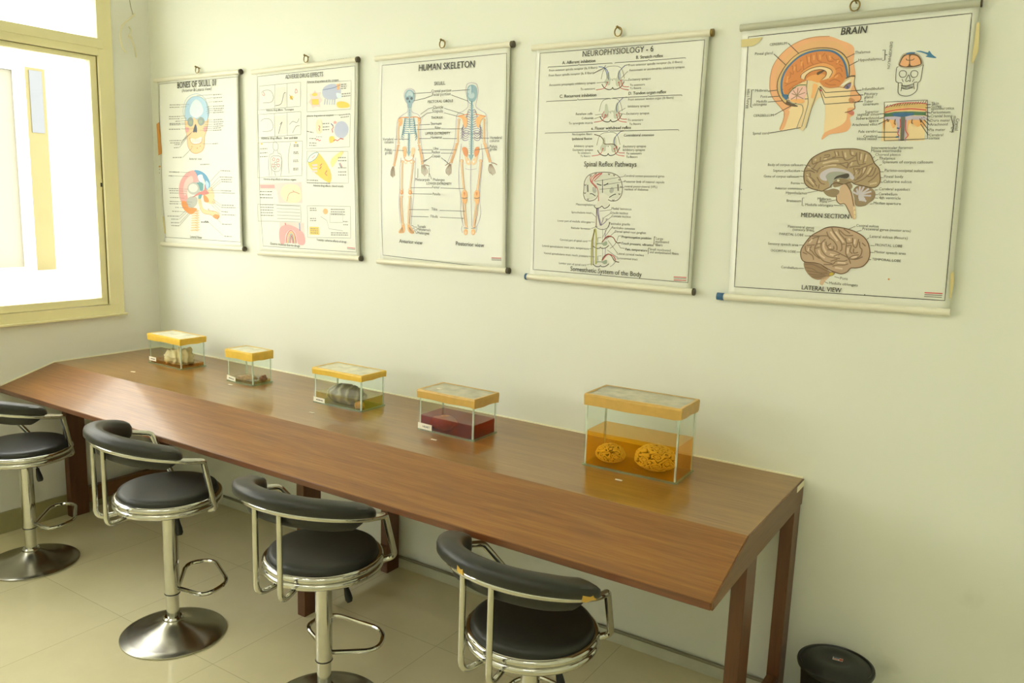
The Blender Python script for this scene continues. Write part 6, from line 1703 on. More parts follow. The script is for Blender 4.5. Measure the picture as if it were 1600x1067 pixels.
["sblu",8,4,0,0,[2324,-1102,2406,-1104]],
["sblu",8,4,0,0,[2326,-1136,2407,-1138]],
["sblu",8,4,0,0,[2326,-1169,2408,-1171]],
["sblu",8,4,0,0,[2328,-1202,2409,-1204]],
["sblu",8,4,0,0,[2328,-1236,2410,-1238]],
["sblu",8,4,0,0,[2330,-1270,2412,-1271]],
["sblu",8,4,0,0,[2331,-1303,2412,-1304]],
["sblu",8,4,0,0,[2332,-1336,2414,-1338]],
["sblu",8,4,0,0,[2333,-1370,2414,-1372]],
["sblu",8,4,0,0,[2334,-1404,2416,-1405]],
["sblu",8,4,0,0,[2335,-1438,2416,-1438]],
["sblu",8,4,0,0,[2336,-1471,2418,-1472]],
["sblu",8,4,0,0,[2337,-1504,2419,-1506]],
["sblu",8,4,0,0,[2338,-1538,2420,-1540]],
["sblu",8,4,0,0,[2339,-1572,2421,-1573]],
["sblu",8,4,0,0,[2326,-1606,2436,-1607]],
["sblu",8,4,0,0,[2327,-1640,2438,-1640]],
["sblu",8,4,0,0,[2328,-1674,2438,-1674]],
["sblu",8,4,0,0,[2329,-1707,2440,-1708]],
["sblu",8,4,0,0,[2330,-1741,2440,-1742]],
["sblu",8,4,0,0,[2331,-1775,2442,-1776]],
["sblu",8,4,0,0,[2332,-1809,2442,-1809]],
["lild",8,4,1,0,[2348,-1064,2300,-1040,2271,-1089]],
["lild",8,4,1,0,[2384,-1064,2430,-1044,2462,-1094]],
["lild",8,4,1,0,[2350,-1106,2289,-1082,2251,-1136]],
["lild",8,4,1,0,[2385,-1106,2444,-1086,2485,-1142]],
["lild",8,4,1,0,[2351,-1147,2278,-1123,2231,-1183]],
["lild",8,4,1,0,[2386,-1148,2458,-1128,2508,-1190]],
["lild",8,4,1,0,[2352,-1189,2266,-1164,2210,-1230]],
["lild",8,4,1,0,[2388,-1190,2472,-1170,2530,-1238]],
["lild",8,4,1,0,[2354,-1231,2254,-1206,2190,-1278]],
["lild",8,4,1,0,[2389,-1232,2486,-1212,2552,-1286]],
["lild",8,4,1,0,[2354,-1272,2242,-1248,2170,-1324]],
["lild",8,4,1,0,[2390,-1274,2500,-1254,2575,-1333]],
["lild",8,4,1,0,[2356,-1314,2231,-1290,2150,-1372]],
["lild",8,4,1,0,[2392,-1316,2514,-1296,2598,-1380]],
["lild",8,4,1,0,[2358,-1356,2220,-1332,2130,-1420]],
["lild",8,4,1,0,[2393,-1357,2528,-1338,2620,-1428]],
["lild",8,4,1,0,[2358,-1398,2220,-1374,2131,-1468]],
["lild",8,4,1,0,[2394,-1399,2529,-1380,2622,-1476]],
["lild",8,4,1,0,[2360,-1440,2222,-1416,2132,-1516]],
["lild",8,4,1,0,[2396,-1441,2530,-1421,2624,-1522]],
["lild",8,4,1,0,[2361,-1482,2223,-1458,2134,-1564]],
["lild",8,4,1,0,[2397,-1483,2532,-1463,2625,-1570]],
["lild",9,4,1,0,[2164,-1356,2180,-1426,2247,-1478,2317,-1434]],
["lild",9,4,1,0,[2583,-1364,2564,-1432,2503,-1482,2438,-1436]],
["lild",9,4,1,0,[2166,-1406,2182,-1477,2248,-1518,2318,-1479]],
["lild",9,4,1,0,[2585,-1414,2566,-1483,2504,-1521,2440,-1481]],
["lild",9,4,1,0,[2167,-1457,2184,-1528,2249,-1557,2320,-1524]],
["lild",9,4,1,0,[2586,-1464,2568,-1533,2506,-1560,2440,-1526]],
["lild",9,4,1,0,[2168,-1508,2185,-1578,2250,-1596,2321,-1569]],
["lild",9,4,1,0,[2588,-1514,2570,-1583,2506,-1599,2442,-1570]],
["org",12,6,1,0,[2042,-1156,2172,-1134,2279,-1120]],
["org",12,6,1,0,[2681,-1172,2562,-1144,2449,-1125]],
["peachd",36,3,1,0,[2074,-1213,2064,-1396,2070,-1608]],
["peach",24,4,1,0,[2074,-1213,2064,-1396,2070,-1608]],
["peachd",36,3,1,0,[2648,-1226,2654,-1406,2668,-1615]],
["peach",24,4,1,0,[2648,-1226,2654,-1406,2668,-1615]],
["peachd",26,3,1,0,[2064,-1646,1996,-1850,1942,-1994]],
["orgl",14,4,1,0,[2064,-1646,1996,-1850,1942,-1994]],
["peachd",24,3,1,0,[2034,-1646,1967,-1850,1912,-1988]],
["peach",12,4,1,0,[2034,-1646,1967,-1850,1912,-1988]],
["peachd",26,3,1,0,[2670,-1651,2754,-1852,2806,-1978]],
["orgl",14,4,1,0,[2670,-1651,2754,-1852,2806,-1978]],
["peachd",24,3,1,0,[2698,-1651,2781,-1852,2834,-1978]],
["peach",12,4,1,0,[2698,-1651,2781,-1852,2834,-1978]],
["brn",9,4,1,0,[1928,-2023,1938,-2124,1932,-2204]],
["brn",9,4,1,0,[2808,-2020,2790,-2117,2828,-2187]],
["brn",9,4,1,0,[1920,-2023,1908,-2124,1906,-2222]],
["brn",9,4,1,0,[2818,-2019,2822,-2117,2856,-2204]],
["brn",9,4,1,0,[1912,-2023,1878,-2124,1881,-2240]],
["brn",9,4,1,0,[2828,-2019,2853,-2117,2884,-2220]],
["brn",9,4,1,0,[1905,-2023,1848,-2124,1855,-2223]],
["brn",9,4,1,0,[2839,-2019,2884,-2116,2912,-2203]],
["brn",9,4,1,0,[1898,-2023,1818,-2124,1828,-2206]],
["brn",9,4,1,0,[2850,-2019,2915,-2116,2938,-2186]],
["brn",11,4,1,0,[2842,-1997,2922,-2008,2974,-2035]],
["brn",11,4,1,0,[1912,-2000,1846,-2024,1794,-2052]],
["peachd",38,3,1,0,[2174,-1965,2204,-2250,2242,-2523]],
["peach",26,4,1,0,[2174,-1965,2204,-2250,2242,-2523]],
["peachd",38,3,1,0,[2610,-1964,2584,-2246,2536,-2516]],
["peach",26,4,1,0,[2610,-1964,2584,-2246,2536,-2516]],
["brnd",8,6,1,0,[2187,-2642,2253,-2652,2318,-2636]],
["brnd",8,6,1,0,[2469,-2636,2534,-2645,2597,-2629]],
["peachd",34,3,1,0,[2254,-2710,2269,-2942,2298,-3174]],
["peach",22,4,1,0,[2254,-2710,2269,-2942,2298,-3174]],
["peachd",34,3,1,0,[2528,-2702,2493,-2934,2472,-3166]],
["peach",22,4,1,0,[2528,-2702,2493,-2934,2472,-3166]],
["peachd",9,4,1,0,[2210,-2682,2232,-2943,2276,-3160]],
["peachd",9,4,1,0,[2570,-2672,2543,-2932,2492,-3150]],
["brnd",6,6,0,0,[2240,-3200,2342,-3206]],
["brnd",6,6,0,0,[2415,-3203,2516,-3187]],
["lil",6,3,1,0,[2202,-3172,2182,-3237,2214,-3294]],
["lil",6,3,1,0,[2522,-3149,2544,-3206,2526,-3279]],
]},
'neuro': {'o': [2.2363, 2.0872], 'T': [
["NEUROPHYSIOLOGY - 6",988,-209,1272,"ink",0.012,0,1.12],
["A. Afferent inhibition",603,-309,630,"ink",0.03,0,1.0],
["B. Stretch reflex",1970,-306,466,"ink",0.03,0,1.0],
["C. Recurrent inhibition",582,-860,700,"ink",0.03,0,1.0],
["D. Tendon organ reflex",1874,-862,659,"ink",0.03,0,1.0],
["e. Flexor withdrawl reflex",1225,-1402,736,"ink",0.03,0,1.0],
["Spinal Reflex Pathways",1124,-2006,971,"ink",0.008,0,1.15],
["From extensor spindle receptor (Ia, II fibers)",352,-414,925,"ink",0,0,1.0],
["From flexor spindle receptor (Ia, II fibers)",350,-495,868,"ink",0,0,1.0],
["Axoaxonic presynaptic inhibitory synapse",364,-656,889,"ink",0,0,1.0],
["To extensors",978,-750,274,"ink",0,0,1.0],
["From extensor spindle receptor (Ia, II fibers)",1848,-412,916,"ink",0,0,1.0],
["Axosomatic or axodendritic inhibitory synapse",1858,-491,950,"ink",0,0,1.0],
["Excitatory synapse",1858,-638,390,"ink",0,0,1.0],
["To extensors",1888,-724,263,"ink",0,0,1.0],
["To flexors",1891,-775,198,"ink",0,0,1.0],
["From extensor tendon organ (Ib fibers)",1875,-950,790,"ink",0,0,1.0],
["Inhibitory synapse",1877,-1061,380,"ink",0,0,1.0],
["Excitatory synapse",1860,-1176,405,"ink",0,0,1.0],
["To extensors",1891,-1278,274,"ink",0,0,1.0],
["To flexors",1924,-1340,206,"ink",0,0,1.0],
["Renshaw cells",913,-1155,316,"ink",0,0,1.0],
["Collaterals",1028,-1226,223,"ink",0,0,1.0],
["To synergistic muscle",784,-1304,462,"ink",0,0,1.0],
["Nociceptive fibers",864,-1488,382,"ink",0,0,1.0],
["Inhibitory synapse",914,-1684,366,"ink",0,0,1.0],
["Excitatory synapse",891,-1748,388,"ink",0,0,1.0],
["To extensors",984,-1796,254,"ink",0,0,1.0],
["To flexors",1046,-1850,188,"ink",0,0,1.0],
["Excitatory synapse",1838,-1696,408,"ink",0,0,1.0],
["Inhibitory synapse",1836,-1754,394,"ink",0,0,1.0],
["To extensors",1900,-1809,276,"ink",0,0,1.0],
["To flexors",1903,-1864,203,"ink",0,0,1.0],
["Ipsilateral flexion",865,-1564,384,"ink",0.02,0,1.0],
["Contralateral extension",1839,-1520,534,"ink",0.02,0,1.0],
["Cerebral cortex postcentral gyrus",1888,-2169,706,"ink",0,0,1.0],
["Posterior limb of internal capsule",1894,-2262,708,"ink",0,0,1.0],
["ventral posterolateral (VPL)",1898,-2340,584,"ink",0,0,1.0],
["nucleus of thalamus",1902,-2387,424,"ink",0,0,1.0],
["Mesencephalon",999,-2660,318,"ink",0,0,1.0],
["Medial lemniscus",1680,-2710,367,"ink",0,0,1.0],
["Spinothalamic tract",916,-2796,382,"ink",0,0,1.0],
["Gracile nucleus",1658,-2779,330,"ink",0,0,1.0],
["Cuneate nucleus",1687,-2834,355,"ink",0,0,1.0],
["Lower part of medulla oblongata",646,-2952,650,"ink",0,0,1.0],
["Fasciculus gracilis",1656,-2960,379,"ink",0,0,1.0],
["Reticular formation",922,-3064,374,"ink",0,0,1.0],
["Fasciculus cuneatus",1706,-3027,423,"ink",0,0,1.0],
["Dorsal spinal root ganglion",1766,-3086,565,"ink",0,0,1.0],
["Proprioception position",1894,-3170,538,"ink",0.03,0.2,1.0],
["Large",2515,-3168,126,"ink",0,0,1.0],
["myelinated",2508,-3216,236,"ink",0,0,1.0],
["fibers",2512,-3270,126,"ink",0,0,1.0],
["Touch pressure, vibration",1896,-3279,582,"ink",0.03,0.2,1.0],
["Pain, temperature",1974,-3372,399,"ink",0.03,0.2,1.0],
["Small myelinated",2416,-3346,366,"ink",0,0,1.0],
["and unmyelinated fibers",2418,-3390,503,"ink",0,0,1.0],
["Cervical part of spinal cord",707,-3280,538,"ink",0,0,1.0],
["Lateral spinothalamic tract; pain, temperature",351,-3406,936,"ink",0,0,1.0],
["Ventral spinothalamic tract; touch, pressure",386,-3534,887,"ink",0,0,1.0],
["Lateral cervical nucleus",1828,-3452,491,"ink",0,0,1.0],
["Spinocervical tract",1827,-3527,382,"ink",0,0,1.0],
["Lumbar part of spinal cord",708,-3690,536,"ink",0,0,1.0],
["Somesthetic System of the Body",942,-3794,1355,"ink",0.01,0,1.12],
], 'P': [
["sagel",2,1,[1457,-484,1494,-481,1526,-586,1589,-582,1634,-580,1658,-477,1694,-474,1714,-584,1748,-650,1697,-714,1634,-700,1610,-612,1528,-614,1520,-684,1456,-685,1415,-630,1450,-570]],
["ink",5,0,[1574,-616,1572,-620,1566,-622,1560,-620,1558,-616,1560,-610,1566,-609,1571,-612]],
["red",6,0,[1729,-628,1726,-636,1717,-638,1708,-634,1704,-626,1707,-619,1716,-616,1724,-620]],
["red",6,0,[1694,-656,1690,-664,1682,-667,1672,-664,1668,-656,1672,-648,1680,-645,1689,-648]],
["red",6,0,[1484,-646,1481,-654,1472,-657,1463,-654,1459,-646,1462,-638,1471,-635,1480,-639]],
["sagel",2,1,[1454,-1000,1492,-997,1524,-1102,1587,-1097,1632,-1094,1656,-990,1694,-986,1713,-1096,1747,-1164,1696,-1228,1632,-1216,1609,-1126,1526,-1131,1518,-1202,1454,-1204,1412,-1150,1447,-1088]],
["ink",5,0,[1572,-1132,1570,-1137,1564,-1138,1559,-1136,1556,-1132,1558,-1127,1564,-1126,1569,-1128]],
["red",6,0,[1728,-1141,1725,-1148,1716,-1152,1708,-1148,1703,-1140,1706,-1132,1715,-1130,1724,-1133]],
["red",6,0,[1692,-1171,1690,-1178,1680,-1182,1672,-1178,1668,-1170,1670,-1162,1679,-1160,1688,-1163]],
["red",6,0,[1482,-1165,1479,-1173,1470,-1176,1460,-1172,1456,-1164,1460,-1156,1468,-1154,1478,-1157]],
["sagel",2,1,[1448,-1546,1486,-1542,1518,-1648,1582,-1642,1628,-1638,1652,-1531,1689,-1527,1708,-1638,1743,-1706,1692,-1772,1628,-1760,1604,-1671,1520,-1677,1512,-1749,1448,-1754,1406,-1699,1440,-1636]],
["ink",5,0,[1566,-1678,1564,-1682,1559,-1684,1554,-1682,1551,-1678,1553,-1672,1558,-1670,1564,-1672]],
["red",6,0,[1724,-1683,1720,-1691,1712,-1694,1703,-1691,1698,-1683,1702,-1675,1710,-1672,1720,-1675]],
["red",6,0,[1688,-1714,1684,-1722,1676,-1725,1667,-1722,1662,-1714,1666,-1706,1674,-1703,1684,-1706]],
["red",6,0,[1476,-1713,1472,-1721,1464,-1724,1454,-1720,1450,-1712,1454,-1705,1462,-1702,1472,-1705]],
["greyl",1,1,[1428,-2100,1313,-2114,1199,-2165,1142,-2260,1136,-2379,1134,-2482,1172,-2558,1242,-2582,1329,-2566,1385,-2527,1400,-2612,1344,-2656,1385,-2698,1452,-2687,1490,-2664,1540,-2692,1614,-2665,1640,-2622,1604,-2555,1656,-2568,1760,-2560,1830,-2499,1858,-2398,1845,-2282,1782,-2166,1656,-2111,1542,-2098]],
["sagep",2,1,[1430,-2128,1315,-2146,1220,-2194,1176,-2276,1176,-2447,1210,-2532,1298,-2543,1374,-2494,1490,-2440,1623,-2496,1720,-2532,1802,-2483,1822,-2366,1798,-2266,1727,-2184,1620,-2134]],
["grey",3,1,[1306,-2342,1366,-2366,1379,-2425,1332,-2446,1300,-2402]],
["grey",3,1,[1652,-2344,1700,-2360,1694,-2418,1648,-2440,1618,-2403]],
["greyl",2,1,[1366,-2870,1423,-2850,1483,-2882,1529,-2846,1606,-2860,1648,-2910,1634,-3004,1550,-3048,1454,-3038,1382,-2990,1356,-2930]],
["grey",5,0,[1549,-2860,1548,-2864,1546,-2868,1542,-2870,1536,-2873,1530,-2874,1525,-2873,1520,-2872,1515,-2868,1512,-2865,1510,-2861,1512,-2856,1514,-2852,1518,-2850,1523,-2848,1529,-2846,1535,-2847,1540,-2848,1545,-2852,1548,-2855]],
["grey",5,0,[1621,-2877,1620,-2882,1618,-2886,1612,-2890,1606,-2892,1599,-2893,1592,-2892,1586,-2890,1580,-2888,1576,-2884,1575,-2878,1576,-2874,1579,-2870,1584,-2866,1590,-2864,1598,-2862,1604,-2863,1611,-2865,1616,-2868,1620,-2872]],
["greyl",1,1,[1350,-3268,1418,-3278,1538,-3268,1649,-3252,1650,-3320,1578,-3359,1424,-3368,1353,-3328]],
["sage",3,1,[1410,-3290,1458,-3280,1539,-3275,1610,-3245,1624,-3304,1566,-3322,1526,-3296,1449,-3300,1431,-3324]],
["greyl",1,1,[1367,-3580,1436,-3590,1556,-3578,1668,-3560,1668,-3630,1597,-3670,1442,-3680,1370,-3642]],
["sage",3,1,[1428,-3602,1476,-3590,1557,-3585,1629,-3554,1642,-3614,1585,-3632,1544,-3607,1467,-3612,1449,-3636]],
], 'L': [
["ink",6,3,0,1,[148,-98,3098,-94,3106,-3824,170,-3828]],
["ink",5,4,0,0,[319,-354,329,-338,906,-340,921,-323,938,-340,1536,-342,1544,-351]],
["ink",5,4,0,0,[1590,-354,1594,-341,2172,-342,2188,-324,2206,-342,2806,-339,2814,-352]],
["ink",5,4,0,0,[318,-920,326,-909,916,-906,933,-886,947,-904,1532,-902,1544,-915]],
["ink",5,4,0,0,[1584,-912,1588,-899,2210,-897,2220,-882,2236,-896,2792,-898,2802,-914]],
["ink",5,4,0,0,[318,-1450,326,-1442,1538,-1429,1553,-1412,1572,-1428,2780,-1428,2791,-1446]],
["gry",4,3,1,0,[1351,-588,1403,-426,1552,-390,1704,-428,1779,-598]],
["ink",9,4,1,0,[1371,-666,1420,-728,1498,-760,1554,-755,1572,-730,1594,-757,1650,-759,1722,-726,1779,-641]],
["red",6,5,1,0,[1721,-623,1759,-716,1871,-732]],
["red",6,5,1,0,[1680,-648,1724,-747,1870,-782]],
["red",6,5,1,0,[1472,-648,1421,-734,1268,-756]],
["bl",7,5,1,0,[1776,-393,1694,-464,1666,-538,1686,-615]],
["ink",4,4,0,0,[1844,-384,1776,-393]],
["gry",4,3,1,0,[1348,-1108,1400,-943,1550,-904,1703,-938,1778,-1110]],
["ink",9,4,1,0,[1368,-1186,1418,-1248,1496,-1279,1552,-1274,1571,-1247,1593,-1274,1648,-1276,1722,-1240,1779,-1154]],
["red",6,5,1,0,[1720,-1136,1758,-1230,1872,-1244]],
["red",6,5,1,0,[1680,-1162,1723,-1262,1870,-1294]],
["red",6,5,1,0,[1470,-1167,1418,-1254,1264,-1280]],
["bl",7,5,1,0,[1776,-902,1693,-976,1665,-1051,1685,-1129]],
["ink",4,4,0,0,[1844,-892,1776,-902]],
["gry",4,3,1,0,[1341,-1658,1394,-1490,1545,-1447,1699,-1478,1774,-1650]],
["ink",9,4,1,0,[1361,-1737,1412,-1798,1490,-1828,1546,-1821,1566,-1794,1588,-1821,1644,-1822,1718,-1784,1775,-1694]],
["red",6,5,1,0,[1716,-1678,1754,-1772,1868,-1784]],
["red",6,5,1,0,[1674,-1705,1719,-1806,1866,-1835]],
["red",6,5,1,0,[1464,-1715,1412,-1805,1257,-1834]],
["bl",7,5,1,0,[1772,-1440,1688,-1516,1660,-1594,1680,-1672]],
["ink",4,4,0,0,[1841,-1428,1772,-1440]],
["bl",7,5,1,0,[1298,-387,1402,-408,1469,-473,1494,-606]],
["ink",6,5,1,0,[1214,-486,1302,-446,1390,-414,1425,-372]],
["bl",7,5,1,0,[1402,-408,1444,-482,1468,-582]],
["red",6,5,1,0,[1443,-1110,1408,-1176,1462,-1211,1510,-1157]],
["brnd",8,5,1,0,[1284,-1479,1402,-1512,1471,-1580,1487,-1636,1628,-1638,1692,-1660,1708,-1716]],
["bluep",14,3,0,0,[1697,-518,1694,-594]],
["gry",4,4,0,0,[1275,-644,1461,-637]],
["gry",4,4,0,0,[1852,-634,1728,-617]],
["gry",4,4,0,0,[1831,-488,1714,-594]],
["gry",4,4,0,0,[1278,-1162,1420,-1150]],
["gry",4,4,0,0,[1269,-1222,1434,-1177]],
["gry",4,4,0,0,[1830,-1068,1710,-1123]],
["gry",4,4,0,0,[1844,-1166,1739,-1150]],
["red",9,4,0,0,[2858,-3750,3074,-3744]],
["gry",7,4,0,0,[2860,-3772,3074,-3767]],
["red",9,4,0,0,[2862,-3800,3074,-3794]],
["ink",5,4,0,0,[2482,-3122,2482,-3252]],
["ink",5,4,0,0,[2388,-3312,2390,-3411]],
["ink",5,4,0,0,[2482,-3122,2502,-3126]],
["ink",5,4,0,0,[2388,-3312,2408,-3315]],
["gry",9,4,1,0,[1428,-2100,1313,-2114,1199,-2165,1142,-2260,1136,-2379,1134,-2482,1172,-2558,1242,-2582,1329,-2566,1385,-2527,1402,-2484]],
["gry",9,4,1,0,[1428,-2100,1542,-2098,1656,-2111,1782,-2166,1845,-2282,1858,-2398,1830,-2499,1760,-2560,1656,-2568,1604,-2547]],
["gry",9,5,1,0,[1239,-2146,1258,-2169,1274,-2146]],
["gry",9,5,1,0,[1334,-2111,1353,-2134,1369,-2110]],
["gry",9,5,1,0,[1584,-2116,1602,-2140,1618,-2116]],
["gry",9,5,1,0,[1679,-2132,1697,-2156,1712,-2132]],
["gry",9,5,1,0,[1777,-2206,1796,-2229,1810,-2206]],
["gry",9,5,1,0,[1818,-2322,1836,-2345,1852,-2322]],
["gry",9,5,1,0,[1792,-2440,1810,-2462,1825,-2438]],
["gry",9,5,1,0,[1685,-2543,1703,-2566,1718,-2542]],
["gry",9,5,1,0,[1140,-2300,1159,-2324,1176,-2300]],
["gry",9,5,1,0,[1142,-2438,1160,-2461,1177,-2436]],
["gry",9,5,1,0,[1202,-2539,1222,-2562,1238,-2538]],
["ink",12,5,1,0,[1381,-2290,1430,-2306,1469,-2314]],
["ink",12,5,1,0,[1591,-2278,1545,-2304,1508,-2312]],
["ink",7,5,0,0,[1483,-2220,1494,-2440]],
["ink",9,5,1,0,[1255,-2462,1304,-2461,1364,-2497]],
["ink",9,5,1,0,[1744,-2454,1698,-2468,1624,-2512]],
["gry",22,3,0,0,[1204,-2310,1214,-2429]],
["gry",22,3,0,0,[1771,-2291,1784,-2400]],
["red",7,6,1,0,[1470,-2111,1374,-2154,1292,-2257,1395,-2366,1426,-2577]],
["red",7,6,1,0,[1428,-2112,1336,-2172,1282,-2257]],
["red",7,6,1,0,[1352,-2129,1288,-2180,1272,-2258,1376,-2366]],
["red",7,6,1,0,[1248,-2172,1263,-2258,1365,-2349]],
["red",7,6,1,0,[1467,-2116,1320,-2248]],
["ink",8,5,1,0,[1340,-2656,1385,-2698,1452,-2687,1495,-2660,1540,-2696,1605,-2670,1640,-2630]],
["lild",14,4,1,0,[1408,-2700,1418,-2800,1480,-2986]],
["lild",10,4,1,0,[1428,-2700,1442,-2816,1490,-2976]],
["brnd",9,4,1,0,[1393,-2701,1400,-2886,1404,-3023]],
["gry",7,5,1,0,[1383,-2998,1454,-3042,1550,-3048,1634,-3004,1648,-2918]],
["lild",9,5,1,0,[1489,-2985,1522,-2898,1530,-2855]],
["lild",9,5,1,0,[1489,-2985,1572,-2922,1598,-2870]],
["ink",8,5,1,0,[1353,-3334,1424,-3372,1486,-3368,1504,-3350,1531,-3368,1598,-3358,1662,-3311]],
["brnd",10,5,1,0,[1525,-3267,1579,-3204,1644,-3166,1730,-3170,1802,-3252,1878,-3252]],
["red",9,5,1,0,[1538,-3261,1588,-3186,1653,-3152,1740,-3178,1786,-3244]],
["grey",6,3,0,0,[1538,-3266,1525,-3035]],
["lild",6,3,0,0,[1580,-3212,1580,-3050]],
["gry",5,3,0,0,[1448,-3272,1443,-3194,1510,-3187]],
["gry",5,3,1,0,[1684,-3361,1748,-3314,1792,-3258]],
["ink",8,5,1,0,[1371,-3647,1442,-3684,1504,-3680,1522,-3660,1549,-3680,1616,-3668,1681,-3620]],
["brnd",10,5,1,0,[1543,-3578,1578,-3506,1652,-3458,1720,-3484,1782,-3562,1870,-3581]],
["red",9,5,1,0,[1556,-3572,1606,-3496,1672,-3460,1759,-3486,1805,-3551]],
["grey",6,3,0,0,[1556,-3576,1543,-3344]],
["lild",6,3,0,0,[1598,-3522,1598,-3358]],
["gry",5,3,0,0,[1466,-3582,1461,-3504,1528,-3497]],
["gry",5,3,1,0,[1703,-3670,1768,-3622,1812,-3564]],
["olive",20,4,1,0,[1390,-3041,1346,-3199,1332,-3304,1346,-3670]],
["olive",20,4,1,0,[1390,-3041,1414,-3196,1416,-3299,1432,-3646]],
["olivl",9,5,1,0,[1390,-3041,1414,-3196,1416,-3299,1432,-3646]],
["brnd",6,5,1,0,[1366,-3051,1357,-3302,1385,-3650]],
["gry",4,4,0,0,[1884,-2162,1340,-2253]],
["gry",4,4,0,0,[1890,-2244,1574,-2300]],
["gry",4,4,0,0,[1892,-2339,1434,-2382]],
["gry",4,4,0,0,[1314,-2646,1372,-2647]],
["gry",4,4,0,0,[1678,-2714,1456,-2746]],
["gry",4,4,0,0,[1302,-2778,1404,-2860]],
["gry",4,4,0,0,[1659,-2777,1548,-2846]],
["gry",4,4,0,0,[1685,-2827,1599,-2895]],
["gry",4,4,0,0,[1297,-2933,1370,-2935]],
["gry",4,4,0,0,[1650,-2947,1534,-3189]],
["gry",4,4,0,0,[1307,-3042,1432,-3004]],
["gry",4,4,0,0,[1696,-3010,1577,-3170]],
["gry",4,4,0,0,[1762,-3078,1608,-3211]],
["gry",4,4,0,0,[1886,-3140,1833,-3143,1802,-3243]],
["gry",4,4,0,0,[1893,-3258,1822,-3262]],
["gry",4,4,0,0,[1962,-3344,1883,-3341,1822,-3262]],
["gry",4,4,0,0,[1260,-3256,1319,-3252]],
["gry",4,4,0,0,[1291,-3386,1346,-3383]],
["gry",4,4,0,0,[1278,-3516,1403,-3522]],
["gry",4,4,0,0,[1828,-3430,1638,-3226]],
["gry",4,4,0,0,[1820,-3498,1638,-3390]],
["gry",4,4,0,0,[1259,-3667,1341,-3644]],
]},
'brain': {'o': [2.9652, 2.092], 'T': [
["BRAIN",1446,-201,342,"ink",0.035,0.12,1.15],
["CEREBRUM",460,-276,250,"ink",0,0,1.0],
["Pineal gland",254,-397,260,"ink",0,0,1.0],
["Thalamus",1660,-469,200,"ink",0,0,1.0],
["Hypothalamus",1716,-573,308,"ink",0,0,1.0],
["Midbrain",302,-924,188,"ink",0,0,1.0],
["Pons",390,-1012,96,"ink",0,0,1.0],
["Medulla",334,-1082,158,"ink",0,0,1.0],
["oblongata",280,-1124,210,"ink",0,0,1.0],
["CEREBELLUM",308,-1286,300,"ink",0,0,1.0],
["Spinal cord",319,-1546,243,"ink",0,0,1.0],
["Infundibulum",1809,-969,280,"ink",0,0,1.0],
["Pituitary",1842,-1036,175,"ink",0,0,1.0],
["gland",1846,-1079,113,"ink",0,0,1.0],
["Tuber",1848,-1136,117,"ink",0,0,1.0],
["cinereum",1839,-1174,200,"ink",0,0,1.0],
["Superior",1878,-1278,178,"ink",0,0,1.0],
["sagittal sinus",1780,-1313,280,"ink",0,0,1.0],
["Subarachnoid",1768,-1364,296,"ink",0,0,1.0],
["space",1942,-1400,122,"ink",0,0,1.0],
["Arachnoid villus",1724,-1449,330,"ink",0,0,1.0],
["Falx cerebri",1820,-1544,240,"ink",0,0,1.0],
["Cerebral",1888,-1608,178,"ink",0,0,1.0],
["blood vessel",1808,-1644,257,"ink",0,0,1.0],
["Skin",2702,-1194,86,"ink",0,0,1.0],
["Galea",2706,-1231,118,"ink",0,0,1.0],
["aponeurotica",2704,-1260,273,"ink",0,0,1.0],
["Periosteum",2710,-1308,229,"ink",0,0,1.0],
["Cranial bone",2706,-1357,263,"ink",0,0,1.0],
["Dura mater",2713,-1414,237,"ink",0,0,1.0],
["Arachnoid",2710,-1466,212,"ink",0,0,1.0],
["Pia mater",2713,-1534,190,"ink",0,0,1.0],
["Cerebral",2716,-1602,169,"ink",0,0,1.0],
["cortex",2716,-1644,132,"ink",0,0,1.0],
["DIENCEPHALON",2102,-342,354,"ink",0,0,1.0,-90],
["BRAIN STEM",218,-1158,278,"ink",0,0,1.0,90],
["Cranial",3018,-1379,153,"ink",0,0,1.0,-90],
["meninges",2980,-1346,214,"ink",0,0,1.0,-90],
["Body of corpus callosum",588,-2004,516,"ink",0,0,1.0],
["Septum pellucidum",673,-2088,393,"ink",0,0,1.0],
["Genu of corpus callosum",541,-2172,517,"ink",0,0,1.0],
["Fornix",950,-2267,130,"ink",0,0,1.0],
["Anterior commissure",720,-2344,432,"ink",0,0,1.0],
["Hypothalamus",887,-2408,304,"ink",0,0,1.0],
["Brainstem",908,-2524,211,"ink",0,0,1.0],
["Midbrain",1348,-2486,188,"ink",0,0,1.0],
["Pons",1384,-2523,100,"ink",0,0,1.0],
["Medulla oblongata",1183,-2574,389,"ink",0,0,1.0],
["Interventricular foramen",2008,-1768,527,"ink",0,0,1.0],
["Massa intermedia",2010,-1810,386,"ink",0,0,1.0],
["Choroid plexus",2068,-1860,322,"ink",0,0,1.0],
["Thalamus",2120,-1911,208,"ink",0,0,1.0],
["Splenium of corpus callosum",2170,-1961,629,"ink",0,0,1.0],
["Parieto-occipital sulcus",2212,-2075,498,"ink",0,0,1.0],
["Pineal body",2211,-2157,245,"ink",0,0,1.0],
["Calcarine sulcus",2211,-2225,354,"ink",0,0,1.0],
["Cerebral aqueduct",2163,-2328,395,"ink",0,0,1.0],
["Cerebellum",2165,-2396,241,"ink",0,0,1.0],
["4th ventricle",2176,-2449,277,"ink",0,0,1.0],
["Median aperture",2112,-2524,352,"ink",0,0,1.0],
["Postcentral gyrus",960,-2903,378,"ink",0,0,1.0],
["(sensory area)",1032,-2942,304,"ink",0,0,1.0],
["PARIETAL LOBE",843,-3017,352,"ink",0,0,1.0],
["Sensory speech area",687,-3168,448,"ink",0,0,1.0],
["OCCIPITAL LOBE",736,-3268,372,"ink",0,0,1.0],
["Cerebellum",913,-3508,246,"ink",0,0,1.0],
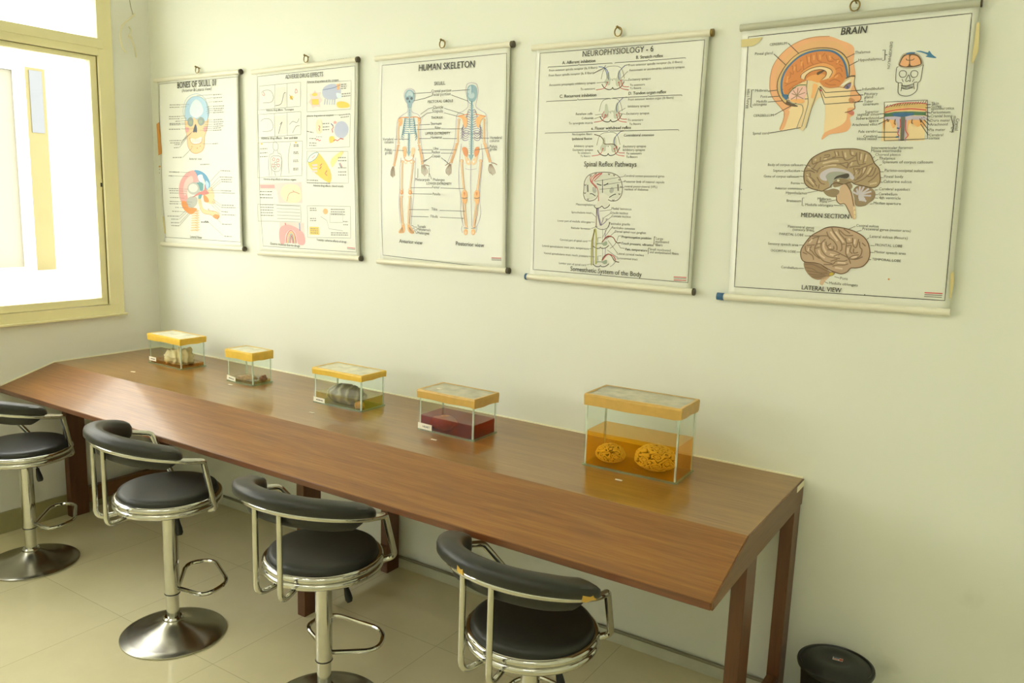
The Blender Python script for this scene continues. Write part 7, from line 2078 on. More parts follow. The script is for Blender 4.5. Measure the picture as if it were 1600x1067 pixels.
["Central sulcus",1915,-2844,296,"ink",0,0,1.0],
["Precentral gyrus (motor area)",2002,-2888,628,"ink",0,0,1.0],
["Lateral sulcus (fissure)",2110,-2989,490,"ink",0,0,1.0],
["FRONTAL LOBE",2193,-3103,346,"ink",0,0,1.0],
["Motor speech area",2194,-3202,404,"ink",0,0,1.0],
["TEMPORAL LOBE",2171,-3306,376,"ink",0,0,1.0],
["Pons",1769,-3611,104,"ink",0,0,1.0],
["Medulla oblongata",1624,-3692,396,"ink",0,0,1.0],
["MEDIAN SECTION",1137,-2739,667,"ink",0.03,0,1.1],
["LATERAL VIEW",1242,-3802,560,"ink",0.03,0,1.15],
], 'P': [
["skinl",1,1,[1295,-206,1118,-200,940,-224,764,-300,620,-426,531,-572,504,-724,516,-894,570,-1020,666,-1130,754,-1226,755,-1334,713,-1480,962,-1469,1010,-1485,1072,-1471,1126,-1252,1226,-1044,1324,-1138,1344,-1574,1327,-1634,1424,-1560,1570,-1540,1668,-1512,1704,-1430,1680,-1334,1731,-1298,1730,-1254,1702,-1231,1739,-1203,1725,-1136,1793,-1102,1798,-1044,1738,-983,1694,-886,1689,-770,1688,-712,1650,-564,1652,-463,1628,-368,1551,-312,1446,-268]],
["skin",2,1,[1295,-206,1118,-200,940,-224,764,-300,620,-426,531,-572,504,-724,516,-894,570,-1020,666,-1130,754,-1226,856,-1152,742,-1102,636,-960,610,-806,656,-656,766,-496,910,-392,1087,-352,1250,-352,1400,-388,1524,-470,1608,-606,1638,-767,1693,-770,1688,-712,1650,-564,1652,-463,1628,-368,1551,-312,1446,-268]],
["skinm",3,1,[1300,-265,1123,-259,976,-286,815,-356,687,-476,606,-622,580,-774,610,-806,656,-656,766,-496,910,-392,1087,-352,1250,-352,1400,-388,1524,-470,1608,-606,1597,-488,1515,-382,1420,-302]],
["skin",3,1,[1798,-1044,1738,-983,1694,-886,1656,-943,1653,-1060,1660,-1134,1725,-1136,1793,-1102]],
["skin",3,1,[1739,-1203,1702,-1231,1730,-1254,1731,-1298,1680,-1334,1704,-1430,1668,-1512,1570,-1540,1424,-1560,1327,-1634,1362,-1529,1560,-1442,1638,-1355,1638,-1207]],
["skin",3,1,[754,-1226,755,-1334,713,-1480,768,-1473,816,-1320,830,-1212]],
["lip",5,1,[1608,-1262,1685,-1238,1732,-1213,1702,-1231,1730,-1257,1728,-1291,1691,-1297,1644,-1266]],
["skind",5,1,[1641,-1082,1668,-1061,1728,-1100,1695,-1120,1659,-1122]],
["brnd",4,1,[910,-392,766,-496,656,-656,610,-806,636,-960,742,-1102,856,-1149,948,-1148,754,-1050,679,-916,664,-778,710,-644,814,-514,943,-424,1105,-383,1268,-382,1388,-417,1490,-496,1560,-617,1592,-764,1623,-752,1602,-605,1524,-470,1400,-388,1250,-352,1087,-352]],
["tan",5,1,[911,-403,774,-505,669,-660,626,-806,652,-961,750,-1090,770,-1058,679,-916,664,-778,710,-644,814,-514,943,-424,1105,-383,1268,-382,1388,-417,1490,-496,1560,-617,1592,-764,1606,-750,1587,-604,1513,-480,1394,-400,1252,-364,1088,-364]],
["blu",7,1,[700,-982,782,-984,778,-1058,728,-1026]],
["gyorg",6,1,[771,-984,721,-948,699,-826,726,-660,823,-532,952,-444,1114,-404,1262,-406,1376,-438,1470,-510,1535,-616,1574,-764,1544,-836,1479,-906,1362,-912,1270,-882,1206,-819,1097,-784,994,-809,891,-857,820,-922]],
["gyorl",7,1,[940,-716,986,-651,1109,-591,1241,-566,1362,-606,1428,-683,1406,-755,1336,-796,1362,-724,1337,-648,1246,-614,1112,-628,1012,-682,972,-748]],
["skinl",8,1,[950,-754,961,-702,1068,-636,1200,-611,1322,-640,1382,-695,1349,-774,1248,-799,1295,-750,1297,-690,1220,-654,1102,-668,1024,-720,1006,-780]],
["gyorl",8,1,[1022,-780,1106,-725,1255,-718,1288,-749,1233,-798,1206,-834,1145,-816,1098,-799]],
["brnd",9,1,[1171,-691,1250,-666,1274,-674,1224,-708,1182,-728]],
["pinkl",7,1,[800,-1005,822,-945,894,-888,984,-869,1038,-886,1052,-977,1030,-1036,1035,-1098,944,-1110,858,-1084,814,-1059]],
["orgl",8,1,[824,-1060,924,-1048,1016,-1059,1028,-1100,944,-1110,858,-1084]],
["tanl",7,1,[1048,-826,1100,-814,1162,-840,1210,-864,1202,-938,1166,-1042,1122,-1222,1072,-1471,1016,-1478,1052,-1280,1081,-1099,1062,-978]],
["orgl",8,1,[1133,-846,1194,-864,1192,-923,1176,-982,1158,-1042,1121,-1040,1128,-950]],
["red",9,0,[1263,-944,1263,-948,1262,-952,1258,-954,1255,-956,1251,-957,1247,-956,1243,-954,1240,-951,1238,-947,1236,-943,1236,-939,1238,-935,1241,-932,1244,-930,1248,-930,1252,-931,1256,-933,1260,-936,1262,-940]],
["purp",6,1,[1560,-917,1600,-882,1648,-862,1640,-920,1606,-941]],
["dkb",7,0,[1622,-912,1622,-918,1620,-924,1617,-928,1614,-932,1609,-932,1604,-931,1600,-928,1596,-924,1594,-918,1592,-911,1592,-904,1594,-899,1597,-894,1600,-892,1605,-891,1610,-892,1614,-896,1618,-900,1620,-906]],
["white",7,1,[1514,-886,1588,-834,1642,-804,1618,-846,1564,-880]],
["boner",2,1,[2330,-495,2269,-518,2239,-596,2240,-668,2352,-708,2477,-702,2542,-669,2528,-600,2484,-532,2418,-498]],
["brnd",3,1,[2332,-515,2283,-532,2252,-603,2252,-666,2350,-688,2462,-686,2522,-658,2513,-599,2472,-544,2414,-516]],
["skin",4,1,[2333,-528,2292,-552,2264,-610,2264,-656,2361,-672,2362,-544]],
["skin",4,1,[2372,-544,2435,-542,2482,-577,2508,-638,2498,-661,2392,-668]],
["bla",3,1,[2429,-486,2491,-484,2580,-512,2596,-489,2638,-542,2693,-590,2562,-565,2584,-544,2506,-506]],
["skinl",1,0,[2112,-1138,2647,-1128,2664,-1657,2123,-1662]],
["white",2,0,[2115,-1141,2644,-1130,2644,-1172,2450,-1156,2273,-1166,2128,-1216]],
["tan",3,0,[2129,-1223,2274,-1174,2451,-1164,2643,-1184,2646,-1239,2457,-1220,2254,-1227,2130,-1264]],
["orgl",4,0,[2130,-1264,2254,-1230,2458,-1226,2644,-1244,2646,-1268,2448,-1253,2257,-1261,2130,-1288]],
["grnd",4,0,[2128,-1292,2258,-1270,2462,-1271,2646,-1282,2648,-1330,2506,-1322,2362,-1338,2226,-1332,2125,-1339]],
["blu",5,0,[2222,-1294,2356,-1282,2502,-1295,2492,-1318,2362,-1345,2245,-1328]],
["gry2",6,0,[2340,-1338,2396,-1340,2412,-1657,2366,-1658]],
["lilp",4,1,[2125,-1339,2226,-1332,2338,-1344,2345,-1460,2346,-1596,2362,-1651,2343,-1651,2293,-1418,2250,-1376,2152,-1374]],
["lilp",4,1,[2399,-1346,2506,-1332,2645,-1340,2645,-1386,2462,-1382,2428,-1421,2438,-1638,2420,-1652]],
["orgl",3,1,[2126,-1374,2242,-1370,2286,-1418,2279,-1472,2254,-1486,2207,-1402,2156,-1415,2140,-1511]],
["orgl",3,1,[2428,-1421,2460,-1374,2638,-1386,2642,-1480,2607,-1452,2560,-1478,2478,-1422,2446,-1476,2449,-1624]],
["org",4,0,[2427,-3555,2427,-3559,2426,-3562,2423,-3566,2420,-3568,2416,-3568,2413,-3568,2410,-3566,2406,-3564,2404,-3560,2404,-3556,2404,-3552,2405,-3549,2408,-3546,2410,-3544,2414,-3543,2418,-3544,2421,-3545,2424,-3548,2426,-3551]],
["ink",4,0,[2128,-3801,2127,-3806,2122,-3810,2117,-3808,2114,-3802,2116,-3796,2120,-3794,2126,-3796]],
["ink",4,0,[222,-2360,220,-2366,214,-2368,208,-2366,205,-2360,207,-2354,212,-2352,218,-2354]],
["gybrn",2,1,[1542,-1767,1426,-1786,1320,-1826,1215,-1893,1162,-1975,1124,-2068,1126,-2172,1152,-2254,1224,-2315,1328,-2344,1400,-2358,1428,-2342,1466,-2320,1504,-2299,1530,-2258,1588,-2236,1687,-2255,1782,-2223,1842,-2252,1940,-2270,2056,-2294,2130,-2277,2165,-2208,2154,-2108,2132,-2030,2064,-1956,2012,-1853,1950,-1804,1852,-1774,1755,-1761]],
["brns",1,1,[1415,-2357,1476,-2422,1568,-2441,1614,-2419,1638,-2348,1556,-2318,1478,-2340]],
["lilg",5,1,[1345,-2148,1374,-2086,1469,-2034,1568,-2029,1687,-2054,1768,-2092,1820,-2152,1808,-2192,1766,-2173,1742,-2113,1651,-2084,1552,-2080,1475,-2096,1430,-2147,1456,-2208,1385,-2199]],
["slate",4,1,[1430,-2147,1476,-2100,1552,-2082,1661,-2088,1742,-2118,1757,-2174,1680,-2184,1624,-2216,1546,-2217,1534,-2298,1494,-2300,1478,-2228]],
["dk",5,1,[1548,-2192,1578,-2145,1654,-2119,1731,-2103,1753,-2133,1718,-2174,1620,-2165]],
["brns",5,1,[1546,-2217,1620,-2175,1719,-2184,1782,-2234,1808,-2294,1754,-2334,1688,-2265,1632,-2286,1554,-2298]],
["bonew",6,0,[1626,-2204,1626,-2208,1624,-2213,1620,-2216,1616,-2219,1610,-2220,1604,-2219,1600,-2217,1596,-2214,1592,-2209,1591,-2204,1592,-2199,1594,-2194,1597,-2190,1602,-2188,1607,-2188,1612,-2188,1618,-2190,1622,-2194,1625,-2198]],
["tanb",7,1,[1687,-2255,1733,-2274,1792,-2334,1842,-2444,1874,-2574,1894,-2726,1846,-2728,1779,-2598,1724,-2528,1666,-2535,1622,-2490,1605,-2420,1640,-2378,1643,-2306]],
["tanl",7,1,[1873,-2564,1898,-2726,1874,-2726,1850,-2575]],
["brns",3,1,[1823,-2354,1846,-2292,1920,-2261,1998,-2280,2076,-2308,2121,-2377,2110,-2457,2058,-2498,2006,-2545,1921,-2561,1870,-2534,1852,-2444]],
["brn",4,1,[1855,-2332,1912,-2282,1981,-2300,2050,-2328,2075,-2388,2034,-2449,2010,-2490,1922,-2472,1885,-2392]],
["lilg",5,1,[1903,-2382,1942,-2391,1996,-2450,1990,-2485,1942,-2482,1905,-2452]],
["gypnk",2,1,[1608,-2861,1504,-2880,1404,-2939,1304,-3008,1224,-3124,1182,-3210,1180,-3294,1210,-3366,1267,-3395,1384,-3396,1476,-3413,1578,-3470,1679,-3509,1776,-3529,1852,-3496,1898,-3438,1974,-3428,2056,-3400,2115,-3324,2135,-3232,2122,-3144,2088,-3057,2022,-2980,1924,-2923,1818,-2888,1722,-2870]],
["brn",1,1,[1236,-3397,1312,-3387,1430,-3407,1542,-3454,1617,-3504,1688,-3508,1674,-3555,1607,-3588,1540,-3621,1452,-3642,1369,-3616,1300,-3556,1252,-3484]],
["tanb",1,1,[1504,-3628,1572,-3590,1616,-3592,1560,-3656,1535,-3714,1489,-3700]],
["yel2",4,1,[1612,-3542,1645,-3520,1672,-3537,1649,-3566,1622,-3564]],
], 'L': [
["ink",7,3,0,1,[132,-126,3046,-54,3144,-3792,220,-3850]],
["ink",6,4,0,0,[724,-258,982,-499]],
["ink",6,4,0,0,[528,-395,1003,-812]],
["ink",6,4,0,0,[1656,-464,1176,-696]],
["ink",6,4,0,0,[1708,-568,1212,-822]],
["ink",6,4,0,0,[494,-921,1110,-874]],
["ink",6,4,0,0,[496,-1006,1152,-974]],
["ink",6,4,0,0,[502,-1076,1121,-1050]],
["ink",6,4,0,0,[620,-1263,1020,-1051]],
["ink",6,4,0,0,[568,-1526,1019,-1456]],
["ink",6,4,0,0,[1800,-964,1314,-975,1236,-885]],
["ink",6,4,0,0,[1830,-1028,1315,-1044,1226,-884]],
["ink",6,4,0,0,[1834,-1118,1316,-1137,1220,-909]],
["ink",6,4,0,0,[2062,-1294,2302,-1284]],
["ink",6,4,0,0,[2068,-1356,2125,-1344]],
["ink",6,4,0,0,[2062,-1433,2185,-1370]],
["ink",6,4,0,0,[2068,-1538,2340,-1542]],
["ink",6,4,0,0,[2075,-1606,2324,-1609]],
["ink",6,4,0,0,[2692,-1188,2636,-1191]],
["ink",6,4,0,0,[2696,-1226,2632,-1228]],
["ink",6,4,0,0,[2705,-1300,2635,-1280]],
["ink",6,4,0,0,[2702,-1348,2628,-1322]],
["ink",6,4,0,0,[2708,-1406,2620,-1346]],
["ink",6,4,0,0,[2704,-1454,2600,-1356]],
["ink",6,4,0,0,[2703,-1524,2578,-1368]],
["ink",6,4,0,0,[2706,-1588,2597,-1440]],
["ink",6,4,0,0,[2016,-444,2048,-442,2058,-577,2026,-580]],
["ink",6,4,0,0,[2052,-508,2082,-508]],
["ink",6,4,0,0,[280,-894,245,-892,250,-1140,277,-1144]],
["ink",6,4,0,0,[234,-1020,212,-1018]],
["ink",6,4,0,0,[2952,-1354,2994,-1471,2989,-1552,2956,-1545]],
["blu",22,6,1,0,[769,-1050,698,-948,676,-794,718,-644,818,-522,947,-432,1108,-392,1262,-394,1374,-423,1476,-498,1550,-616,1594,-780]],
["brnd",6,9,1,0,[950,-754,961,-702,1068,-636,1200,-611,1322,-640,1382,-695,1349,-774]],
["brnd",6,9,1,0,[1006,-780,1024,-720,1102,-668,1220,-654,1297,-690,1295,-750,1248,-792]],
["orgd",11,7,1,0,[752,-767,796,-739,798,-678]],
["orgd",11,7,1,0,[781,-662,838,-696,812,-574]],
["orgd",11,7,1,0,[864,-562,889,-668,946,-626]],
["orgd",11,7,1,0,[920,-505,964,-568,978,-643]],
["orgd",11,7,1,0,[998,-450,1032,-572]],
["orgd",11,7,1,0,[1064,-432,1066,-529,1108,-576]],
["orgd",11,7,1,0,[1138,-422,1162,-520,1225,-554]],
["orgd",11,7,1,0,[1218,-479,1258,-430]],
["orgd",11,7,1,0,[1274,-454,1312,-544,1386,-548]],
["orgd",11,7,1,0,[1351,-488,1400,-534,1456,-524]],
["orgd",11,7,1,0,[1420,-594,1474,-554]],
["orgd",11,7,1,0,[1412,-667,1482,-642,1517,-702]],
["orgd",11,7,1,0,[1406,-755,1475,-714,1524,-776]],
["orgd",11,7,1,0,[1354,-826,1425,-800,1501,-834]],
["orgd",11,7,1,0,[1296,-838,1358,-871,1447,-875]],
["orgd",11,7,1,0,[736,-858,810,-816,900,-790]],
["orgd",11,7,1,0,[788,-921,861,-864,978,-808]],
["orgd",11,7,1,0,[950,-672,1064,-596,1240,-562,1378,-614]],
["orgd",11,7,1,0,[716,-811,772,-829]],
["orgd",11,7,1,0,[1464,-597,1524,-630]],
["gyorl",16,7,1,0,[852,-591,842,-650]],
["gyorl",16,7,1,0,[944,-522,943,-589]],
["gyorl",16,7,1,0,[1038,-468,1048,-542]],
["gyorl",16,7,1,0,[1104,-450,1110,-516]],
["gyorl",16,7,1,0,[1186,-448,1199,-515]],
["gyorl",16,7,1,0,[1320,-471,1340,-524]],
["gyorl",16,7,1,0,[1444,-537,1436,-580]],
["gyorl",16,7,1,0,[763,-722,756,-813]],
["gyorl",16,7,1,0,[1463,-744,1423,-778]],
["brn",8,8,0,0,[920,-1002,840,-968]],
["brn",8,8,0,0,[920,-1002,858,-924]],
["brn",8,8,0,0,[920,-1002,925,-896]],
["brn",8,8,0,0,[920,-1002,986,-892]],
["brn",8,8,0,0,[920,-1002,1030,-962]],
["brn",8,8,0,0,[920,-1002,1016,-1052]],
["brn",8,8,0,0,[920,-1002,912,-1093]],
["brn",8,8,0,0,[920,-1002,839,-1052]],
["grnd",7,8,1,0,[802,-1044,794,-982,836,-923,922,-858,1036,-856]],
["gry",6,8,1,0,[793,-1058,852,-1106,962,-1125,1012,-1150,1025,-1234,984,-1370,958,-1469]],
["gry",6,8,1,0,[1213,-902,1182,-1042,1138,-1222,1092,-1464]],
["gry",7,8,1,0,[1046,-796,1049,-917,1088,-1100,1060,-1280,1029,-1447]],
["brnd",14,8,1,0,[1572,-793,1638,-767,1696,-767]],
["brnd",9,8,1,0,[1553,-921,1599,-874,1650,-855]],
["brnd",6,8,1,0,[1608,-1262,1686,-1241,1740,-1210]],
["brnd",5,6,1,0,[1693,-770,1694,-886,1738,-983,1798,-1044,1793,-1102,1725,-1136,1739,-1203]],
["skind",8,8,1,0,[1270,-882,1362,-912,1479,-906,1538,-916,1568,-924]],
["skind",7,4,1,0,[504,-724,516,-894,570,-1020,666,-1130,754,-1226,755,-1334,713,-1480]],
["skind",7,4,1,0,[1295,-206,1118,-200,940,-224,764,-300,620,-426,531,-572,504,-724]],
["ink",5,4,1,0,[2241,-676,2218,-700,2228,-862,2260,-890,2272,-1012,2312,-1054,2390,-1068,2451,-1048,2502,-994,2504,-902,2534,-864,2541,-718,2545,-666]],
["brnd",8,5,0,0,[2361,-530,2380,-676]],
["brnd",6,5,1,0,[2326,-574,2340,-595,2404,-598,2426,-580]],
["blu",16,5,1,0,[2319,-514,2368,-504,2425,-508]],
["ink",5,4,1,1,[2260,-763,2276,-734,2320,-733,2349,-761,2341,-808,2298,-818,2270,-797]],
["ink",5,4,1,1,[2403,-770,2418,-741,2462,-741,2490,-768,2482,-814,2440,-826,2412,-804]],
["ink",5,4,1,0,[2376,-786,2350,-861,2370,-876,2384,-862,2408,-877,2402,-844,2384,-790]],
["ink",5,4,1,0,[2298,-919,2363,-932,2450,-912]],
["ink",5,4,1,0,[2309,-960,2380,-976,2448,-952]],
["ink",4,4,0,0,[2312,-925,2317,-965]],
["ink",4,4,0,0,[2330,-926,2335,-966]],
["ink",4,4,0,0,[2348,-926,2353,-967]],
["ink",4,4,0,0,[2365,-927,2370,-968]],
["ink",4,4,0,0,[2383,-928,2388,-968]],
["ink",4,4,0,0,[2400,-929,2406,-969]],
["ink",4,4,0,0,[2418,-930,2424,-970]],
["ink",4,4,0,0,[2436,-930,2442,-970]],
["ink",5,4,1,0,[2264,-890,2309,-899,2306,-1000]],
["ink",5,4,1,0,[2497,-888,2454,-900,2469,-980]],
["ink",4,4,0,0,[2302,-839,2322,-880]],
["ink",4,4,0,0,[2455,-846,2434,-885]],
["red",8,5,1,0,[2128,-1216,2273,-1166,2450,-1156,2644,-1176]],
["red",9,5,1,0,[2132,-1275,2256,-1248,2452,-1236,2646,-1259]],
["brnd",5,5,0,0,[2142,-1207,2164,-1176]],
["brnd",5,5,0,0,[2174,-1205,2196,-1174]],
["brnd",5,5,0,0,[2206,-1202,2228,-1171]],
["brnd",5,5,0,0,[2238,-1200,2260,-1168]],
["brnd",5,5,0,0,[2270,-1198,2292,-1166]],
["brnd",5,5,0,0,[2302,-1196,2324,-1163]],
["brnd",5,5,0,0,[2334,-1193,2356,-1160]],
["brnd",5,5,0,0,[2365,-1190,2387,-1158]],
["brnd",5,5,0,0,[2396,-1188,2418,-1155]],
["brnd",5,5,0,0,[2428,-1186,2450,-1152]],
["brnd",5,5,0,0,[2460,-1184,2481,-1150]],
["brnd",5,5,0,0,[2490,-1182,2512,-1147]],
["brnd",5,5,0,0,[2522,-1179,2543,-1144]],
["brnd",5,5,0,0,[2552,-1177,2574,-1142]],
["brnd",5,5,0,0,[2584,-1174,2605,-1139]],
["brnd",5,5,0,0,[2614,-1172,2636,-1136]],
["brnd",7,7,1,0,[2170,-1361,2188,-1402,2197,-1368]],
["brnd",7,7,1,0,[2275,-1370,2268,-1424,2288,-1438]],
["brnd",7,7,1,0,[2486,-1375,2484,-1422,2502,-1430]],
["brnd",7,7,1,0,[2580,-1371,2598,-1418,2600,-1384]],
["red",7,7,1,0,[2335,-1365,2348,-1460,2326,-1555,2350,-1596]],
["red",7,7,1,0,[2408,-1380,2418,-1516,2458,-1584,2424,-1631]],
["blu",12,7,0,0,[2306,-1486,2340,-1494]],
["blu",14,7,0,0,[2306,-1610,2344,-1603]],
["ink",5,8,0,1,[2112,-1138,2647,-1130,2702,-1634,2166,-1656]],
["red",10,4,0,0,[2886,-3705,3107,-3698]],
["gry",8,4,0,0,[2888,-3732,3106,-3725]],
["gry",8,4,0,0,[2886,-3758,3104,-3752]],
["gry",5,4,0,0,[1111,-1987,1210,-2007]],
["gry",5,4,0,0,[1075,-2072,1127,-2080]],
["gry",5,4,0,0,[1064,-2150,1126,-2157]],
["gry",5,4,0,0,[1086,-2248,1136,-2253]],
["gry",5,4,0,0,[1157,-2322,1212,-2311]],
["gry",5,4,0,0,[1194,-2387,1344,-2352]],
["gry",5,4,0,0,[1496,-2508,1610,-2474]],
["gry",5,4,0,0,[1578,-2552,1711,-2556]],
["gry",5,4,0,0,[1154,-2460,1129,-2462,1134,-2574,1160,-2576]],
["gry",5,4,0,0,[1998,-1817,1977,-1842]],
["gry",5,4,0,0,[2062,-1866,2041,-1891]],
["gry",5,4,0,0,[2112,-1904,2048,-1953]],
["gry",5,4,0,0,[2166,-1977,2133,-1990]],
["gry",5,4,0,0,[2200,-2075,2154,-2076]],
["gry",5,4,0,0,[2201,-2154,2162,-2154]],
["gry",5,4,0,0,[2203,-2218,2168,-2218]],
["gry",5,4,0,0,[2150,-2323,2109,-2328]],
["gry",5,4,0,0,[2157,-2387,2116,-2393]],
["gry",5,4,0,0,[2162,-2440,2120,-2436]],
["gry",5,4,0,0,[2102,-2518,2065,-2524]],
["gry",5,4,0,0,[1213,-3012,1290,-3008]],
["gry",5,4,0,0,[1142,-3151,1212,-3147]],
["gry",5,4,0,0,[1118,-3256,1170,-3253]],
["gry",5,4,0,0,[1166,-3494,1244,-3488]],
["gry",5,4,0,0,[1904,-2839,1816,-2884]],
["gry",5,4,0,0,[1992,-2894,1929,-2914]],
["gry",5,4,0,0,[2102,-2992,2072,-3016]],
["gry",5,4,0,0,[2182,-3100,2128,-3102]],
["gry",5,4,0,0,[2185,-3196,2138,-3196]],
["gry",5,4,0,0,[2160,-3299,2124,-3296]],
["gry",5,4,0,0,[1758,-3592,1686,-3577]],
["gry",5,4,0,0,[1608,-3684,1556,-3662]],
["gry",5,4,0,0,[1344,-2950,1334,-2938]],
["brnd",9,6,1,1,[1542,-1767,1426,-1786,1320,-1826,1215,-1893,1162,-1975,1124,-2068,1126,-2172,1152,-2254,1224,-2315,1328,-2344,1400,-2358,1428,-2342,1466,-2320,1504,-2299,1530,-2258,1588,-2236,1687,-2255,1782,-2223,1842,-2252,1940,-2270,2056,-2294,2130,-2277,2165,-2208,2154,-2108,2132,-2030,2064,-1956,2012,-1853,1950,-1804,1852,-1774,1755,-1761]],
["brnd",8,8,1,0,[1726,-2254,1782,-2334,1814,-2414,1852,-2555]],
["brnd",7,8,1,0,[1605,-2420,1616,-2490,1666,-2535,1724,-2528,1780,-2608,1846,-2728]],
["lilg",20,5,1,0,[1894,-2392,1868,-2312]],
["lilg",20,5,1,0,[1904,-2392,1912,-2282]],
["lilg",20,5,1,0,[1914,-2392,1964,-2280]],
["lilg",20,5,1,0,[1923,-2392,2030,-2309]],
["lilg",20,5,1,0,[1924,-2396,2066,-2348]],
["lilg",20,5,1,0,[1924,-2406,2068,-2408]],
["lilg",20,5,1,0,[1936,-2422,2010,-2490]],
["lilg",20,5,1,0,[1922,-2432,1928,-2482]],
["lilg",20,5,1,0,[1814,-2354,1895,-2397]],
["brnx",11,4,1,0,[1240,-2046,1302,-1954,1398,-1924,1515,-1893,1632,-1882,1674,-1923]],
["brnx",11,4,1,0,[1305,-2098,1330,-2036,1416,-1994,1522,-1968,1621,-1978,1704,-2023]],
["brnx",11,4,1,0,[1334,-1872,1334,-1934]],
["brnx",11,4,1,0,[1376,-1888,1453,-1868,1450,-1842,1382,-1852]],
["brnx",11,4,1,0,[1515,-1792,1542,-1862,1494,-1882]],
["brnx",11,4,1,0,[1564,-1792,1586,-1862]],
["brnx",11,4,1,0,[1622,-1792,1650,-1872,1694,-1922,1786,-1882]],
["brnx",11,4,1,0,[1728,-1773,1744,-1842,1804,-1863,1818,-1813]],
["brnx",11,4,1,0,[1819,-1823,1838,-1922,1873,-1982,1956,-1962]],
["brnx",11,4,1,0,[1864,-1804,1867,-1922]],
["brnx",11,4,1,0,[1933,-1824,1918,-1962]],
["brnx",11,4,1,0,[2051,-1962,1988,-1992,1897,-2032,1818,-2112,1817,-2192]],
["brnx",11,4,1,0,[1714,-2033,1745,-1952,1828,-1922]],
["brnx",11,4,1,0,[1704,-2033,1716,-1952,1649,-1963,1600,-1963]],
["brnx",11,4,1,0,[1742,-2022,1818,-2002,1884,-2002]],
["brnx",11,4,1,0,[1800,-2022,1816,-2092]],
["brnx",11,4,1,0,[1822,-2042,1888,-2042,1866,-2112]],
["brnx",11,4,1,0,[1915,-2022,1914,-2112,1854,-2172]],
["brnx",11,4,1,0,[1978,-1992,1958,-2071,1909,-2151,1828,-2202]],
["brnx",11,4,1,0,[2056,-2011,2026,-2090,1940,-2181,1830,-2232]],
["brnx",11,4,1,0,[2094,-2020,2058,-2130,1974,-2140]],
["brnx",11,4,1,0,[2130,-2089,2080,-2159,2011,-2220]],
["brnx",11,4,1,0,[1136,-2078,1211,-2068,1274,-2098]],
["brnx",11,4,1,0,[1156,-2140,1230,-2170,1297,-2231]],
["brnx",11,4,1,0,[1204,-2098,1218,-2150]],
["brnx",11,4,1,0,[1244,-2201,1323,-2292]],
["brnx",11,4,1,0,[1162,-2202,1274,-2304]],
["brnx",11,4,1,0,[1310,-2158,1368,-2240,1430,-2260]],
["brnx",11,4,1,0,[1350,-2261,1346,-2322]],
["brnx",11,4,1,0,[1216,-1903,1233,-1975,1300,-1944]],
["brnx",11,4,1,0,[1173,-1986,1240,-2046,1313,-2076]],
["gybrl",18,4,1,0,[1258,-1924,1276,-1903]],
["gybrl",18,4,1,0,[1387,-1903,1426,-1898]],
["gybrl",18,4,1,0,[1546,-1812,1555,-1852]],
["gybrl",18,4,1,0,[1664,-1812,1680,-1882]],
["gybrl",18,4,1,0,[1760,-1803,1773,-1843]],
["gybrl",18,4,1,0,[1886,-1833,1885,-1912]],
["gybrl",18,4,1,0,[1954,-1843,1944,-1932]],
["gybrl",18,4,1,0,[1773,-1942,1758,-1992]],
["gybrl",18,4,1,0,[1372,-1964,1499,-1933,1587,-1928]],
["gybrl",18,4,1,0,[1348,-2026,1446,-1994,1564,-1988]],
["gybrl",18,4,1,0,[1842,-2062,1837,-2102]],
["gybrl",18,4,1,0,[1953,-2022,1922,-2091]],
["gybrl",18,4,1,0,[2028,-2021,1990,-2110]],
["gybrl",18,4,1,0,[1166,-2016,1217,-2026]],
["gybrl",18,4,1,0,[1165,-2120,1201,-2181,1280,-2262]],
["gybrl",18,4,1,0,[2032,-2249,2125,-2228]],
["brnd",9,6,1,1,[1608,-2861,1504,-2880,1404,-2939,1304,-3008,1224,-3124,1182,-3210,1180,-3294,1210,-3366,1267,-3395,1384,-3396,1476,-3413,1578,-3470,1679,-3509,1776,-3529,1852,-3496,1898,-3438,1974,-3428,2056,-3400,2115,-3324,2135,-3232,2122,-3144,2088,-3057,2022,-2980,1924,-2923,1818,-2888,1722,-2870]],
["brnx",10,5,1,0,[1252,-3428,1360,-3421,1471,-3460,1582,-3507]],
["brnx",10,5,1,0,[1256,-3475,1366,-3486,1460,-3534,1584,-3534]],
["brnx",10,5,1,0,[1288,-3520,1397,-3530,1515,-3549]],
["brnx",10,5,1,0,[1318,-3564,1428,-3574,1551,-3556]],
["brnx",10,5,1,0,[1368,-3606,1466,-3599,1570,-3572]],
["brnx",11,5,1,0,[1583,-2876,1616,-2938,1674,-3008,1734,-3086,1751,-3176,1728,-3204]],
["brnx",11,5,1,0,[1518,-2934,1552,-3004,1628,-3064,1678,-3134,1684,-3198]],
["brnx",11,5,1,0,[1680,-2890,1704,-2952,1761,-3012,1802,-3073,1806,-3127]],
["brnx",11,5,1,0,[1552,-3196,1658,-3208,1768,-3256,1849,-3296,1891,-3375]],
["brnx",11,5,1,0,[1412,-3021,1394,-3114,1373,-3180,1389,-3252,1466,-3321,1524,-3364,1642,-3392]],
["brnx",11,5,1,0,[1512,-3043,1464,-3100,1462,-3174,1504,-3245,1580,-3296,1738,-3312]],
["brnx",11,5,1,0,[1276,-3010,1410,-3002,1534,-2996,1572,-3040]],
["brnx",11,5,1,0,[1524,-3079,1538,-3142,1596,-3102]],
["brnx",11,5,1,0,[1634,-3136,1638,-3182,1568,-3177,1547,-3142]],
["brnx",11,5,1,0,[1266,-3093,1350,-3034,1428,-3011]],
["brnx",11,5,1,0,[1254,-3150,1369,-3134]],
["brnx",11,5,1,0,[1326,-3154,1304,-3202,1342,-3236,1382,-3280,1458,-3331]],
["brnx",11,5,1,0,[1236,-3160,1252,-3233,1348,-3292,1372,-3355]],
["brnx",11,5,1,0,[1208,-3254,1274,-3278]],
